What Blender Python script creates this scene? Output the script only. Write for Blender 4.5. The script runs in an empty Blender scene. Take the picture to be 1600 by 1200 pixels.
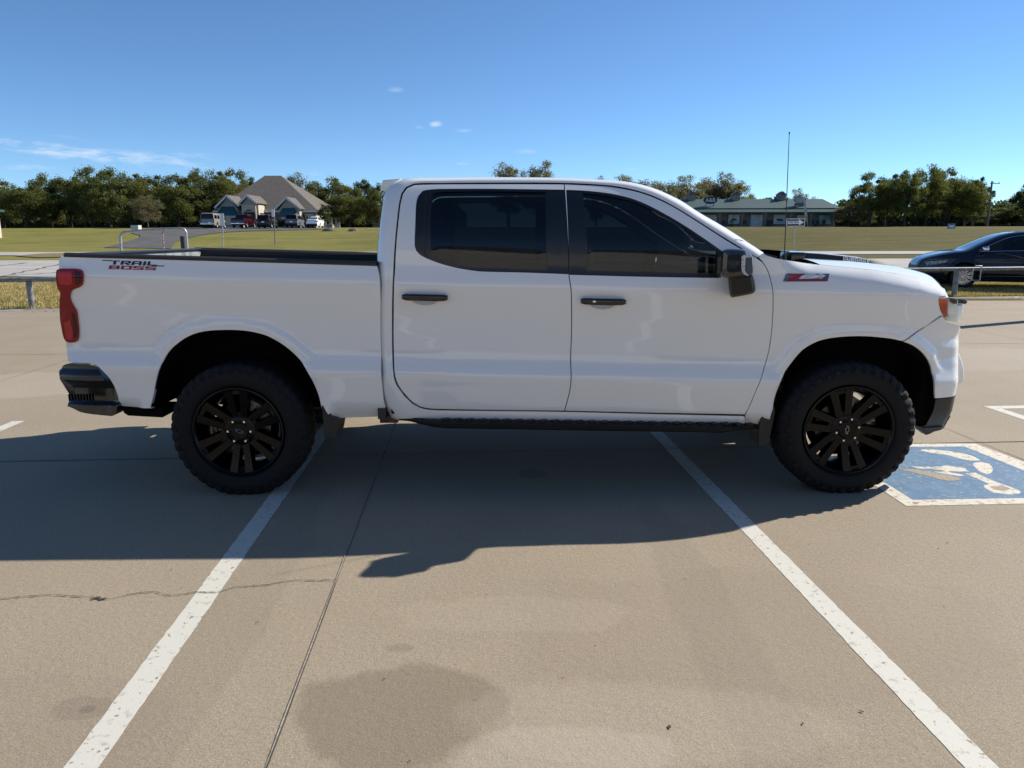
import bpy, bmesh, math, random
import numpy as np
from mathutils import Vector, Matrix
from mathutils.geometry import delaunay_2d_cdt

# ------------------------------------------------------------------ camera, world, sun, exposure
scene = bpy.context.scene
FPX = 1150.0                                  # focal length in pixels of the 1600 px wide photograph
CAM = np.array([1.669, -4.351, 1.585])
YAW, PITCH, ROLL = math.radians(0.12), math.radians(11.43), math.radians(-0.11)
def basis():
    cy, sy, cp, sp = math.cos(YAW), math.sin(YAW), math.cos(PITCH), math.sin(PITCH)
    fw = np.array([sy*cp, cy*cp, -sp]); rt = np.array([cy, -sy, 0.0]); up = np.cross(rt, fw)
    cr, sr = math.cos(ROLL), math.sin(ROLL)
    return fw, rt*cr+up*sr, -rt*sr+up*cr
FW, RT, UP = basis()
cam_data = bpy.data.cameras.new('camera'); cam = bpy.data.objects.new('camera', cam_data)
scene.collection.objects.link(cam)
cam.matrix_world = Matrix(((RT[0], UP[0], -FW[0], CAM[0]), (RT[1], UP[1], -FW[1], CAM[1]), (RT[2], UP[2], -FW[2], CAM[2]), (0, 0, 0, 1)))
cam_data.sensor_width = 36.0; cam_data.lens = FPX/1600*36.0
cam_data.clip_start = 0.05; cam_data.clip_end = 6000
scene.camera = cam

SUN_EL = math.radians(35.2)
SUN_AZ = math.radians(64.3)                   # clockwise from +Y (away from the camera) towards +X
SUN = np.array([math.sin(SUN_AZ)*math.cos(SUN_EL), math.cos(SUN_AZ)*math.cos(SUN_EL), math.sin(SUN_EL)])
sd = bpy.data.lights.new('sun', 'SUN'); sd.energy = 4.9; sd.angle = math.radians(0.5); sd.color = (1.0, 0.94, 0.84)
so = bpy.data.objects.new('sun', sd); scene.collection.objects.link(so)
so.rotation_euler = Vector((-SUN[0], -SUN[1], -SUN[2])).to_track_quat('-Z', 'Y').to_euler()
so.location = (20, 10, 30)

world = bpy.data.worlds.new('World'); scene.world = world; world.use_nodes = True
wt = world.node_tree; wt.nodes.clear()
def wn(t, **k):
    n = wt.nodes.new(t)
    for a, b in k.items(): setattr(n, a, b)
    return n
sky = wn('ShaderNodeTexSky', sky_type='NISHITA', sun_disc=False, sun_elevation=SUN_EL, sun_rotation=SUN_AZ,
         altitude=1500, air_density=0.8, dust_density=0.0, ozone_density=5.0)
bg = wn('ShaderNodeBackground'); bg.inputs[1].default_value = 0.098
wo = wn('ShaderNodeOutputWorld')
wt.links.new(bg.outputs[0], wo.inputs[0])
# thin wisps of cloud, laid out by direction in the sky
tc = wn('ShaderNodeTexCoord')
def wmath(op, a, b=None, c=None, clamp=False):
    n = wn('ShaderNodeMath', operation=op, use_clamp=clamp)
    for i, v in enumerate((a, b, c)):
        if v is None: continue
        if isinstance(v, (int, float)): n.inputs[i].default_value = v
        else: wt.links.new(v, n.inputs[i])
    return n.outputs[0]
sep = wn('ShaderNodeSeparateXYZ'); wt.links.new(tc.outputs['Generated'], sep.inputs[0])
azv = wmath('ARCTAN2', sep.outputs[0], sep.outputs[1])
elv = wmath('ARCSINE', sep.outputs[2])
def dirpx(px, py):
    d = FW*FPX + (px-800)*RT - (py-600)*UP; d = d/np.linalg.norm(d)
    return math.atan2(d[0], d[1]), math.asin(d[2])
comb = wn('ShaderNodeCombineXYZ'); wt.links.new(azv, comb.inputs[0]); wt.links.new(elv, comb.inputs[1])
mapn = wn('ShaderNodeMapping'); mapn.inputs['Scale'].default_value = (34, 150, 1); mapn.inputs['Rotation'].default_value = (0, 0, 0.10)
wt.links.new(comb.outputs[0], mapn.inputs[0])
nz = wn('ShaderNodeTexNoise'); nz.inputs['Scale'].default_value = 1.0; nz.inputs['Detail'].default_value = 7; nz.inputs['Roughness'].default_value = 0.6
wt.links.new(mapn.outputs[0], nz.inputs['Vector'])
total = None
for (px, py, wx, wy, tilt, amp, thr) in [(95, 237, 150, 15, -0.13, 1.0, 0.40), (235, 247, 130, 13, -0.10, 0.75, 0.42), (40, 262, 60, 8, -0.04, 0.4, 0.42),
        (300, 243, 60, 9, -0.06, 0.45, 0.42), (617, 140, 17, 6, 0, 0.30, 0.36), (681, 194, 13, 6, 0.1, 0.9, 0.28), (655, 199, 9, 3, 0, 0.22, 0.3), (724, 204, 16, 4, 0, 0.28, 0.32),
        (822, 237, 22, 5, 0.02, 0.3, 0.3), (722, 256, 14, 2.5, 0, 0.25, 0.3), (988, 264, 13, 2.5, 0, 0.25, 0.3), (485, 271, 25, 5, 0, 0.3, 0.36), (105, 214, 40, 4, -0.1, 0.2, 0.3)]:
    a0, e0 = dirpx(px, py); a1, _ = dirpx(px+wx, py); _, e1 = dirpx(px, py-wy)
    da = wmath('SUBTRACT', azv, a0); de = wmath('SUBTRACT', elv, e0)
    de2 = wmath('SUBTRACT', de, wmath('MULTIPLY', da, tilt))
    u = wmath('DIVIDE', da, a1-a0); v = wmath('DIVIDE', de2, e1-e0)
    r2 = wmath('ADD', wmath('MULTIPLY', u, u), wmath('MULTIPLY', v, v))
    fall = wmath('SUBTRACT', 1.0, r2, clamp=True)
    m = wmath('MULTIPLY', wmath('SUBTRACT', wmath('ADD', nz.outputs[0], wmath('MULTIPLY', fall, 0.16)), thr+0.12, clamp=True), 4.6*amp)
    m = wmath('MULTIPLY', m, fall, clamp=True)
    total = m if total is None else wmath('ADD', total, m, clamp=True)
total = wmath('MULTIPLY', total, 0.42, clamp=True)
mixc = wn('ShaderNodeMixRGB'); wt.links.new(total, mixc.inputs[0]); tintn = wn('ShaderNodeMixRGB', blend_type='MULTIPLY'); tintn.inputs[0].default_value = 1; wt.links.new(sky.outputs[0], tintn.inputs[1]); tintn.inputs[2].default_value = (0.90, 1.04, 1.08, 1); wt.links.new(tintn.outputs[0], mixc.inputs[1]); mixc.inputs[2].default_value = (7.0, 7.3, 7.9, 1)
wt.links.new(mixc.outputs[0], bg.inputs[0])

scene.view_settings.view_transform = 'Standard'; scene.view_settings.look = 'None'
scene.view_settings.exposure = 0.50; scene.view_settings.gamma = 1.0
scene.view_settings.use_curve_mapping = False
scene.cycles.max_bounces = 8; scene.cycles.transparent_max_bounces = 24

# ------------------------------------------------------------------ helpers
col = scene.collection
def at(px, py, y):
    d = FW*FPX + (px-800)*RT - (py-600)*UP
    t = (y-CAM[1])/d[1]; return CAM + d*t
def gp(px, py, z=0.0):
    d = FW*FPX + (px-800)*RT - (py-600)*UP
    t = (z-CAM[2])/d[2]; return CAM + d*t
def atz(px, py, Z):                            # a point at distance Z in front of the camera
    return at(px, py, Z+CAM[1])

def nodes_of(m): return m.node_tree.nodes, m.node_tree.links
MATS = {}
def mat(name, color=(0.8, 0.8, 0.8), rough=0.5, metal=0.0, coat=0.0, spec=0.5, noise=None, bump=None, emit=None, ior=1.5):
    """noise=(scale, second colour, amount lo, hi) ; bump=(scale, strength, distance)"""
    if name in MATS: return MATS[name]
    m = bpy.data.materials.new(name); m.use_nodes = True; MATS[name] = m
    N, L = nodes_of(m); b = N['Principled BSDF']
    b.inputs['Base Color'].default_value = (*color, 1); b.inputs['Roughness'].default_value = rough
    b.inputs['Metallic'].default_value = metal; b.inputs['Coat Weight'].default_value = coat
    b.inputs['Coat Roughness'].default_value = 0.03; b.inputs['Specular IOR Level'].default_value = spec; b.inputs['IOR'].default_value = ior
    if emit: b.inputs['Emission Color'].default_value = (*emit[0], 1); b.inputs['Emission Strength'].default_value = emit[1]
    tcn = None
    if noise or bump:
        tcn = N.new('ShaderNodeTexCoord')
    if noise:
        sc, c2, lo, hi = noise
        n = N.new('ShaderNodeTexNoise'); n.inputs['Scale'].default_value = sc; n.inputs['Detail'].default_value = 6; n.inputs['Roughness'].default_value = 0.6
        L.new(tcn.outputs['Object'], n.inputs['Vector'])
        r = N.new('ShaderNodeMapRange'); r.inputs[1].default_value = lo; r.inputs[2].default_value = hi; L.new(n.outputs[0], r.inputs[0])
        x = N.new('ShaderNodeMixRGB'); x.inputs[1].default_value = (*color, 1); x.inputs[2].default_value = (*c2, 1)
        L.new(r.outputs[0], x.inputs[0]); L.new(x.outputs[0], b.inputs['Base Color'])
    if bump:
        n = N.new('ShaderNodeTexNoise'); n.inputs['Scale'].default_value = bump[0]; n.inputs['Detail'].default_value = 5
        L.new(tcn.outputs['Object'], n.inputs['Vector'])
        bm = N.new('ShaderNodeBump'); bm.inputs['Strength'].default_value = bump[1]; bm.inputs['Distance'].default_value = bump[2]
        L.new(n.outputs[0], bm.inputs['Height']); L.new(bm.outputs[0], b.inputs['Normal'])
    return m

def tinted_glass(name, tint, refl=1.0):
    if name in MATS: return MATS[name]
    m = bpy.data.materials.new(name); m.use_nodes = True; MATS[name] = m
    N, L = nodes_of(m); N.clear()
    o = N.new('ShaderNodeOutputMaterial'); mx = N.new('ShaderNodeMixShader'); t = N.new('ShaderNodeBsdfTransparent'); g = N.new('ShaderNodeBsdfGlossy')
    t.inputs[0].default_value = (*tint, 1); g.inputs['Roughness'].default_value = 0.0; g.inputs[0].default_value = (refl, refl, refl, 1)
    f = N.new('ShaderNodeFresnel'); f.inputs[0].default_value = 1.52
    L.new(f.outputs[0], mx.inputs[0]); L.new(t.outputs[0], mx.inputs[1]); L.new(g.outputs[0], mx.inputs[2]); L.new(mx.outputs[0], o.inputs[0])
    return m

def tag(o, label=None, cat=None, group=None, kind=None):
    if label: o['label'] = label
    if cat: o['category'] = cat
    if group: o['group'] = group
    if kind: o['kind'] = kind
    return o
def empty(name, loc=(0, 0, 0), rz=0.0, label=None, cat=None, group=None, parent=None):
    o = bpy.data.objects.new(name, None); col.objects.link(o); o.location = loc; o.rotation_euler = (0, 0, rz); o.empty_display_size = 0.2
    if parent: o.parent = parent
    return tag(o, label, cat, group)
def mesh_obj(name, V, F, mats, parent=None, smooth=False, midx=None, normals=None, off=None):
    me = bpy.data.meshes.new(name)
    V = np.asarray(V, float)
    if off is not None: V = V - np.asarray(off)
    me.from_pydata(V.tolist(), [], [tuple(int(i) for i in f) for f in F])
    if not isinstance(mats, (list, tuple)): mats = [mats]
    for m in mats: me.materials.append(m)
    if midx is not None: me.polygons.foreach_set('material_index', np.asarray(midx, dtype=np.int32))
    if smooth is not False:
        me.polygons.foreach_set('use_smooth', np.ones(len(F), dtype=bool) if smooth is True else np.asarray(smooth, dtype=bool))
    me.update()
    if smooth is True and normals is None:
        try: me.set_sharp_from_angle(angle=math.radians(38))
        except Exception: pass
    if normals is not None:
        me.normals_split_custom_set(normals)
    o = bpy.data.objects.new(name, me); col.objects.link(o)
    if parent: o.parent = parent
    return o
class MB:
    """collects simple solids; build() links them as one mesh"""
    def __init__(s): s.V = []; s.F = []; s.M = []
    def add(s, V, F, mi=0):
        n = len(s.V); s.V += [tuple(map(float, v)) for v in V]; s.F += [tuple(i+n for i in f) for f in F]; s.M += [mi]*len(F); return s
    def box(s, c, d, rot=None, mi=0, taper=(1, 1)):
        x, y, z = [k/2 for k in d]; tx, ty = taper
        P = [(-x, -y, -z), (x, -y, -z), (x, y, -z), (-x, y, -z), (-x*tx, -y*ty, z), (x*tx, -y*ty, z), (x*tx, y*ty, z), (-x*tx, y*ty, z)]
        if rot is not None:
            R = rot if isinstance(rot, Matrix) else Matrix.Rotation(rot, 3, 'Z'); P = [R @ Vector(p) for p in P]
        P = [(p[0]+c[0], p[1]+c[1], p[2]+c[2]) for p in P]
        return s.add(P, [(0, 3, 2, 1), (4, 5, 6, 7), (0, 1, 5, 4), (1, 2, 6, 5), (2, 3, 7, 6), (3, 0, 4, 7)], mi)
    def b2(s, a, b, mi=0):
        return s.box([(a[i]+b[i])/2 for i in range(3)], [abs(b[i]-a[i]) for i in range(3)], mi=mi)
    def tube(s, pts, r, n=10, mi=0, caps=True):
        pts = [Vector(p) for p in pts]; rr = r if isinstance(r, (list, tuple)) else [r]*len(pts)
        rings = []; prev = None
        for i, p in enumerate(pts):
            d = (pts[min(i+1, len(pts)-1)]-pts[max(i-1, 0)]).normalized()
            if prev is None:
                a = Vector((0, 0, 1)) if abs(d.z) < 0.9 else Vector((1, 0, 0)); u = d.cross(a).normalized()
            else: u = (prev - d*prev.dot(d)).normalized()
            prev = u; w = d.cross(u)
            rings.append([p+(u*math.cos(2*math.pi*k/n)+w*math.sin(2*math.pi*k/n))*rr[i] for k in range(n)])
        V = [v for ring in rings for v in ring]; F = []
        for i in range(len(pts)-1):
            for k in range(n): F.append((i*n+k, i*n+(k+1) % n, (i+1)*n+(k+1) % n, (i+1)*n+k))
        if caps: F.append(tuple(range(n-1, -1, -1))); F.append(tuple((len(pts)-1)*n+k for k in range(n)))
        return s.add(V, F, mi)
    def lathe(s, prof, n=48, axis='Y', c=(0, 0, 0), mi=0, closed=False):
        """prof: (radius, along-axis) pairs"""
        V = []; m = len(prof)
        for k in range(n):
            a = 2*math.pi*k/n
            for r, h in prof:
                if axis == 'Y': V.append((c[0]+r*math.cos(a), c[1]+h, c[2]+r*math.sin(a)))
                elif axis == 'Z': V.append((c[0]+r*math.cos(a), c[1]+r*math.sin(a), c[2]+h))
                else: V.append((c[0]+h, c[1]+r*math.cos(a), c[2]+r*math.sin(a)))
        F = []
        for k in range(n):
            for j in range(m if closed else m-1):
                j2 = (j+1) % m; F.append((k*m+j, k*m+j2, ((k+1) % n)*m+j2, ((k+1) % n)*m+j))
        return s.add(V, F, mi)
    def prism(s, poly, y0, y1, mi=0, axis='Y'):
        """poly in (x, z) pushed from y0 to y1"""
        n = len(poly)
        if axis == 'Y': V = [(p[0], y0, p[1]) for p in poly]+[(p[0], y1, p[1]) for p in poly]
        elif axis == 'Z': V = [(p[0], p[1], y0) for p in poly]+[(p[0], p[1], y1) for p in poly]
        else: V = [(y0, p[0], p[1]) for p in poly]+[(y1, p[0], p[1]) for p in poly]
        F = [tuple(range(n)), tuple(range(2*n-1, n-1, -1))]+[(i, i+n, (i+1) % n+n, (i+1) % n) for i in range(n)]
        return s.add(V, F, mi)
    def build(s, name, mats, parent=None, smooth=False, off=None, bevel=0.0):
        o = mesh_obj(name, s.V, s.F, mats, parent, smooth, s.M, off=off)
        bm = bmesh.new(); bm.from_mesh(o.data); bmesh.ops.recalc_face_normals(bm, faces=bm.faces); bm.to_mesh(o.data); bm.free()
        if bevel > 0:
            bm = bmesh.new(); bm.from_mesh(o.data)
            es = [e for e in bm.edges if len(e.link_faces) == 2 and e.calc_face_angle(0) > 0.5]
            bmesh.ops.bevel(bm, geom=es, offset=bevel, segments=2, affect='EDGES', profile=0.5, clamp_overlap=True)
            for f in bm.faces: f.smooth = True
            bm.to_mesh(o.data); bm.free()
            o.data.set_sharp_from_angle(angle=math.radians(50))
        return o

def spline(pts, step=0.02, closed=True, corner=42):
    """Catmull-Rom through the points, sharp where the turn exceeds `corner` degrees"""
    P = [np.asarray(p, float) for p in pts]; n = len(P); out = []
    def turn(i):
        a = P[i]-P[(i-1) % n]; b = P[(i+1) % n]-P[i]
        c = a@b/(np.linalg.norm(a)*np.linalg.norm(b)+1e-12); return math.degrees(math.acos(max(-1, min(1, c))))
    sharp = [turn(i) > corner if (closed or 0 < i < n-1) else True for i in range(n)]
    for i in range(n if closed else n-1):
        p1, p2 = P[i], P[(i+1) % n]
        p0 = P[(i-1) % n] if not sharp[i] else p1*2-p2
        p3 = P[(i+2) % n] if not sharp[(i+1) % n] else p2*2-p1
        k = max(1, int(np.linalg.norm(p2-p1)/step))
        # centripetal tangents, limited
        d = np.linalg.norm(p2-p1)
        m1 = (p2-p0)/(np.linalg.norm(p2-p1)+np.linalg.norm(p1-p0)+1e-9)*d
        m2 = (p3-p1)/(np.linalg.norm(p3-p2)+np.linalg.norm(p2-p1)+1e-9)*d
        for j in range(k):
            t = j/k; t2, t3 = t*t, t*t*t
            out.append((2*t3-3*t2+1)*p1+(t3-2*t2+t)*m1+(-2*t3+3*t2)*p2+(t3-t2)*m2)
    if not closed: out.append(P[-1])
    return np.array(out)
def inpoly(q, poly):
    x, z = q[:, 0], q[:, 1]; r = np.zeros(len(q), bool); n = len(poly)
    for i in range(n):
        a, b = poly[i], poly[(i+1) % n]
        c = (a[1] > z) != (b[1] > z)
        if abs(b[1]-a[1]) > 1e-12: r ^= c & (x < (b[0]-a[0])*(z-a[1])/(b[1]-a[1])+a[0])
    return r
def dist_poly(q, poly, closed=True):
    d = np.full(len(q), 1e9); n = len(poly)
    for i in range(n if closed else n-1):
        a, b = poly[i], poly[(i+1) % n]; ab = b-a; L = ab@ab+1e-12
        t = np.clip(((q-a)@ab)/L, 0, 1); d = np.minimum(d, np.linalg.norm(q-(a+t[:, None]*ab), axis=1))
    return d
def area(p): return 0.5*np.sum(p[:, 0]*np.roll(p[:, 1], -1)-np.roll(p[:, 0], -1)*p[:, 1])
def shrink(p, g):
    if g == 0: return p
    s = 1 if area(p) > 0 else -1
    e = np.roll(p, -1, 0)-p; e /= np.linalg.norm(e, axis=1)[:, None]+1e-12
    nrm = np.stack([-e[:, 1], e[:, 0]], 1)*s; v = nrm+np.roll(nrm, 1, 0); L = np.linalg.norm(v, axis=1)[:, None]+1e-9
    v = v/L; c = np.maximum(np.sum(v*nrm, axis=1), 0.35)[:, None]
    return p+v*g/c
def panel(name, outline, Yf, m, parent, holes=(), gap=0.0025, step=0.035, thick=0.02, inset=0.0, off=(0, 0, 0), mirror=None, hgap=0.0, wall=True):
    """sheet metal panel: outline in (x, z), surface y = Yf(x, z), camera side is -y; turned-in edges"""
    loops = [shrink(outline, gap)]+[shrink(h, -hgap) for h in holes]
    q = []; e = []
    for lp in loops:
        n0 = len(q); n = len(lp); q += [tuple(p) for p in lp]; e += [(n0+i, n0+(i+1) % n) for i in range(n)]
    lo, hi = loops[0].min(0), loops[0].max(0)
    gx, gz = np.meshgrid(np.arange(lo[0], hi[0], step), np.arange(lo[1], hi[1], step)); g = np.stack([gx.ravel(), gz.ravel()], 1)
    k = inpoly(g, loops[0])
    for h in loops[1:]: k &= ~inpoly(g, h)
    g = g[k]
    if len(g):
        for lp in loops: g = g[dist_poly(g, lp) > step*0.45]
    q2 = [Vector(p) for p in q]+[Vector(p) for p in g]
    vs, es, fs, ov, oe, of = delaunay_2d_cdt(q2, e, [], 0, 1e-6)
    vs = np.array([tuple(v) for v in vs]); fs = np.array([f for f in fs if len(f) == 3])
    cen = vs[fs].mean(1); k = inpoly(cen, loops[0])
    for h in loops[1:]: k &= ~inpoly(cen, h)
    fs = fs[k]
    X, Z = vs[:, 0], vs[:, 1]; Y = Yf(X, Z)+inset; ee = 0.004
    gxn = (Yf(X+ee, Z)-Yf(X-ee, Z))/(2*ee); gzn = (Yf(X, Z+ee)-Yf(X, Z-ee))/(2*ee)
    nrm = np.stack([gxn, -np.ones_like(X), gzn], 1); nrm /= np.linalg.norm(nrm, axis=1)[:, None]
    V = np.stack([X, Y, Z], 1)
    F = []
    for f in fs:
        a, b, c = V[f[0]], V[f[1]], V[f[2]]
        if np.cross(b-a, c-a)[1] > 0: f = f[::-1]
        F.append(tuple(int(i) for i in f))
    NL = [nrm[i] for f in F for i in f]
    sm = [True]*len(F)
    if wall:
        cnt = {}
        for f in F:
            for a, b in ((f[0], f[1]), (f[1], f[2]), (f[2], f[0])): cnt[(a, b)] = 1
        bd = [(a, b) for (a, b) in cnt if (b, a) not in cnt]
        Vl = V.tolist()
        for a, b in bd:
            n0 = len(Vl); pa, pb = V[a], V[b]
            Vl += [pa.tolist(), pb.tolist(), [pb[0], pb[1]+thick, pb[2]], [pa[0], pa[1]+thick, pa[2]]]
            f = (n0+1, n0, n0+3, n0+2); F.append(f); sm.append(False)
            t = pb-pa; w = np.cross(t, (0, 1, 0)); w = -w/(np.linalg.norm(w)+1e-9)
            NL += [w]*4
        V = np.array(Vl)
    NL = np.array(NL)
    def put(V, F, NL):
        return mesh_obj(name, V, F, m, parent, smooth=[True]*len(F), normals=NL.tolist(), off=off)
    o = put(V, F, NL)
    if mirror is None: return o
    V2 = V.copy(); V2[:, 1] = 2*mirror[0]-V2[:, 1]
    F2 = []; N2 = []; i = 0
    for f in F:
        n = len(f); seg = NL[i:i+n][::-1].copy(); seg[:, 1] *= -1; N2.append(seg); F2.append(tuple(reversed(f))); i += n
    p2 = mirror[1] if len(mirror) > 1 and mirror[1] is not None else parent
    o2 = mesh_obj(name, V2, F2, m, p2, smooth=[True]*len(F2), normals=np.concatenate(N2).tolist(), off=off)
    return o, o2
def smoothstep(a, b, x):
    t = np.clip((x-a)/(b-a), 0, 1); return t*t*(3-2*t)
def table(pts, sigma=0.008):
    pts = np.array(pts); zz = np.arange(pts[0, 0]-0.2, pts[-1, 0]+0.2, 0.001); yy = np.interp(zz, pts[:, 0], pts[:, 1])
    k = np.arange(-60, 61)*0.001; w = np.exp(-k*k/(2*sigma*sigma)); w /= w.sum()
    yy = np.convolve(np.pad(yy, 60, 'edge'), w, 'valid')
    return lambda z: np.interp(z, zz, yy)
def grid_obj(name, P, m, parent=None, off=(0, 0, 0), midx=None, smooth=True, mats=None, flip=False):
    """P[i][j] grid of points"""
    P = np.asarray(P, float); a, b = P.shape[:2]; F = []
    for i in range(a-1):
        for j in range(b-1):
            f = (i*b+j, (i+1)*b+j, (i+1)*b+j+1, i*b+j+1); F.append(f[::-1] if flip else f)
    return mesh_obj(name, P.reshape(-1, 3), F, mats or m, parent, smooth=smooth, midx=midx, off=off)
# block letters: strokes as boxes in a unit cell, for wide italic lettering
GLYPH = {
 'T': [(0, .78, 1, 1), (.36, 0, .64, .8)], 'R': [(0, 0, .26, 1), (.2, .78, 1, 1), (.74, .45, 1, 1), (.2, .38, .95, .56), 'd'],
 'A': [(0, 0, .26, .85), (.1, .78, .9, 1), (.74, 0, 1, .85), (.2, .32, .8, .5)], 'I': [(.1, 0, .9, 1)], 'L': [(0, 0, .26, 1), (0, 0, 1, .22)],
 'B': [(0, 0, .24, 1), (0, .8, .92, 1), (0, .4, .95, .6), (0, 0, .95, .2), (.74, .08, 1, .48), (.72, .55, .96, .95)],
 'O': [(0, 0, .25, 1), (.75, 0, 1, 1), (0, .78, 1, 1), (0, 0, 1, .22)], 'S': [(0, .8, 1, 1), (0, .42, .25, 1), (0, .4, 1, .6), (.75, 0, 1, .55), (0, 0, 1, .2)],
 'Z': [(0, .78, 1, 1), (0, 0, 1, .22), 'z'], '7': [(0, .78, 1, 1), 'z'], '1': [(.3, 0, .7, 1), (.05, .78, .6, 1)],
 'D': [(0, 0, .26, 1), (0, .8, .85, 1), (0, 0, .85, .2), (.74, .1, 1, .9)], 'U': [(0, 0, .26, 1), (.74, 0, 1, 1), (0, 0, 1, .22)],
 'M': [(0, 0, .2, 1), (.4, 0, .6, 1), (.8, 0, 1, 1), (0, .8, 1, 1)], 'X': ['z', 'd2']}
def letters(mb, text, x0, z0, w, h, gap, shear, put, mi=0, th=0.002):
    """put(x, z) -> 3d point on the surface"""
    x = x0
    for ch in text:
        cw = w*(0.34 if ch in 'I' else 0.6 if ch == '1' else 1)
        for g in GLYPH[ch]:
            if g == 'z': q = [(0, 0), (.34, 0), (1, .85), (1, 1), (.66, 1), (0, .2)]
            elif g == 'd': q = [(.34, .42), (.66, .42), (1.05, 0), (.72, 0)]
            elif g == 'd2': q = [(0, 1), (.34, 1), (1, 0), (.66, 0)]
            else: q = [(g[0], g[1]), (g[2], g[1]), (g[2], g[3]), (g[0], g[3])]
            pts = [put(x+a*cw+shear*b*h, z0+b*h) for a, b in q]; n = len(pts)
            V = [tuple(p) for p in pts]+[(p[0], p[1]+th, p[2]) for p in pts]
            mb.add(V, [tuple(range(n))]+[(i, (i+1) % n, (i+1) % n+n, i+n) for i in range(n)], mi)
        x += cw+gap
def text_mesh(name, body, size, m, parent, loc, rot=(math.pi/2, 0, 0), extrude=0.002, ax='CENTER', sx=1.0):
    c = bpy.data.curves.new(name, 'FONT'); c.body = body; c.size = size; c.extrude = extrude; c.align_x = ax; c.align_y = 'CENTER'; c.resolution_u = 3
    t = bpy.data.objects.new(name, c); col.objects.link(t)
    me = bpy.data.meshes.new_from_object(t); bpy.data.objects.remove(t); bpy.data.curves.remove(c)
    me.materials.clear(); me.materials.append(m)
    o = bpy.data.objects.new(name, me); col.objects.link(o); o.location = loc; o.rotation_euler = rot; o.scale = (sx, 1, 1)
    if parent: o.parent = parent
    return o
def copy_tree(o, parent=None):
    c = o.copy(); col.objects.link(c); c.parent = parent
    for ch in list(o.children): copy_tree(ch, c)
    return c

# ------------------------------------------------------------------ the setting: ground, lot, roads
LA = math.radians(3.4); EX = np.array([math.cos(LA), math.sin(LA), 0]); EY = np.array([-math.sin(LA), math.cos(LA), 0]); LO = np.array([CAM[0], CAM[1], 0])
def lot(u, v, z=0.0): return LO+EX*u+EY*v+np.array([0, 0, z])
K0, K1 = gp(0, 487.5), gp(1600, 466.5)         # the kerb line along the far edge of the lot
KD = (K1-K0)/np.linalg.norm(K1-K0); KN = np.array([-KD[1], KD[0], 0])
def ss(a, b, x): t = min(1, max(0, (x-a)/(b-a))); return t*t*(3-2*t)
def T(x, y):
    """height of the land"""
    Z = y+4.35; zb = 76-0.11*(x-1.7)
    k = (np.array([x, y, 0])-K0)@KN
    base = -0.06+0.10*ss(-0.2, 0.05, k)+0.06*ss(0.4, 2.0, k)
    z = base+2.15*ss(zb-3, zb+24, Z)+0.50*ss(96, 114, Z)+0.15*ss(110, 135, Z)
    return z
def tp(px, py, far=400, t0=12):
    """where the sight line through a pixel meets the land"""
    d = FW*FPX+(px-800)*RT-(py-600)*UP; d = d/d[1]; prev = None
    for Z in np.arange(t0, far, 0.25):
        p = CAM+d*Z; h = p[2]-T(p[0], p[1])
        if h <= 0:
            return p
    return p

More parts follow.
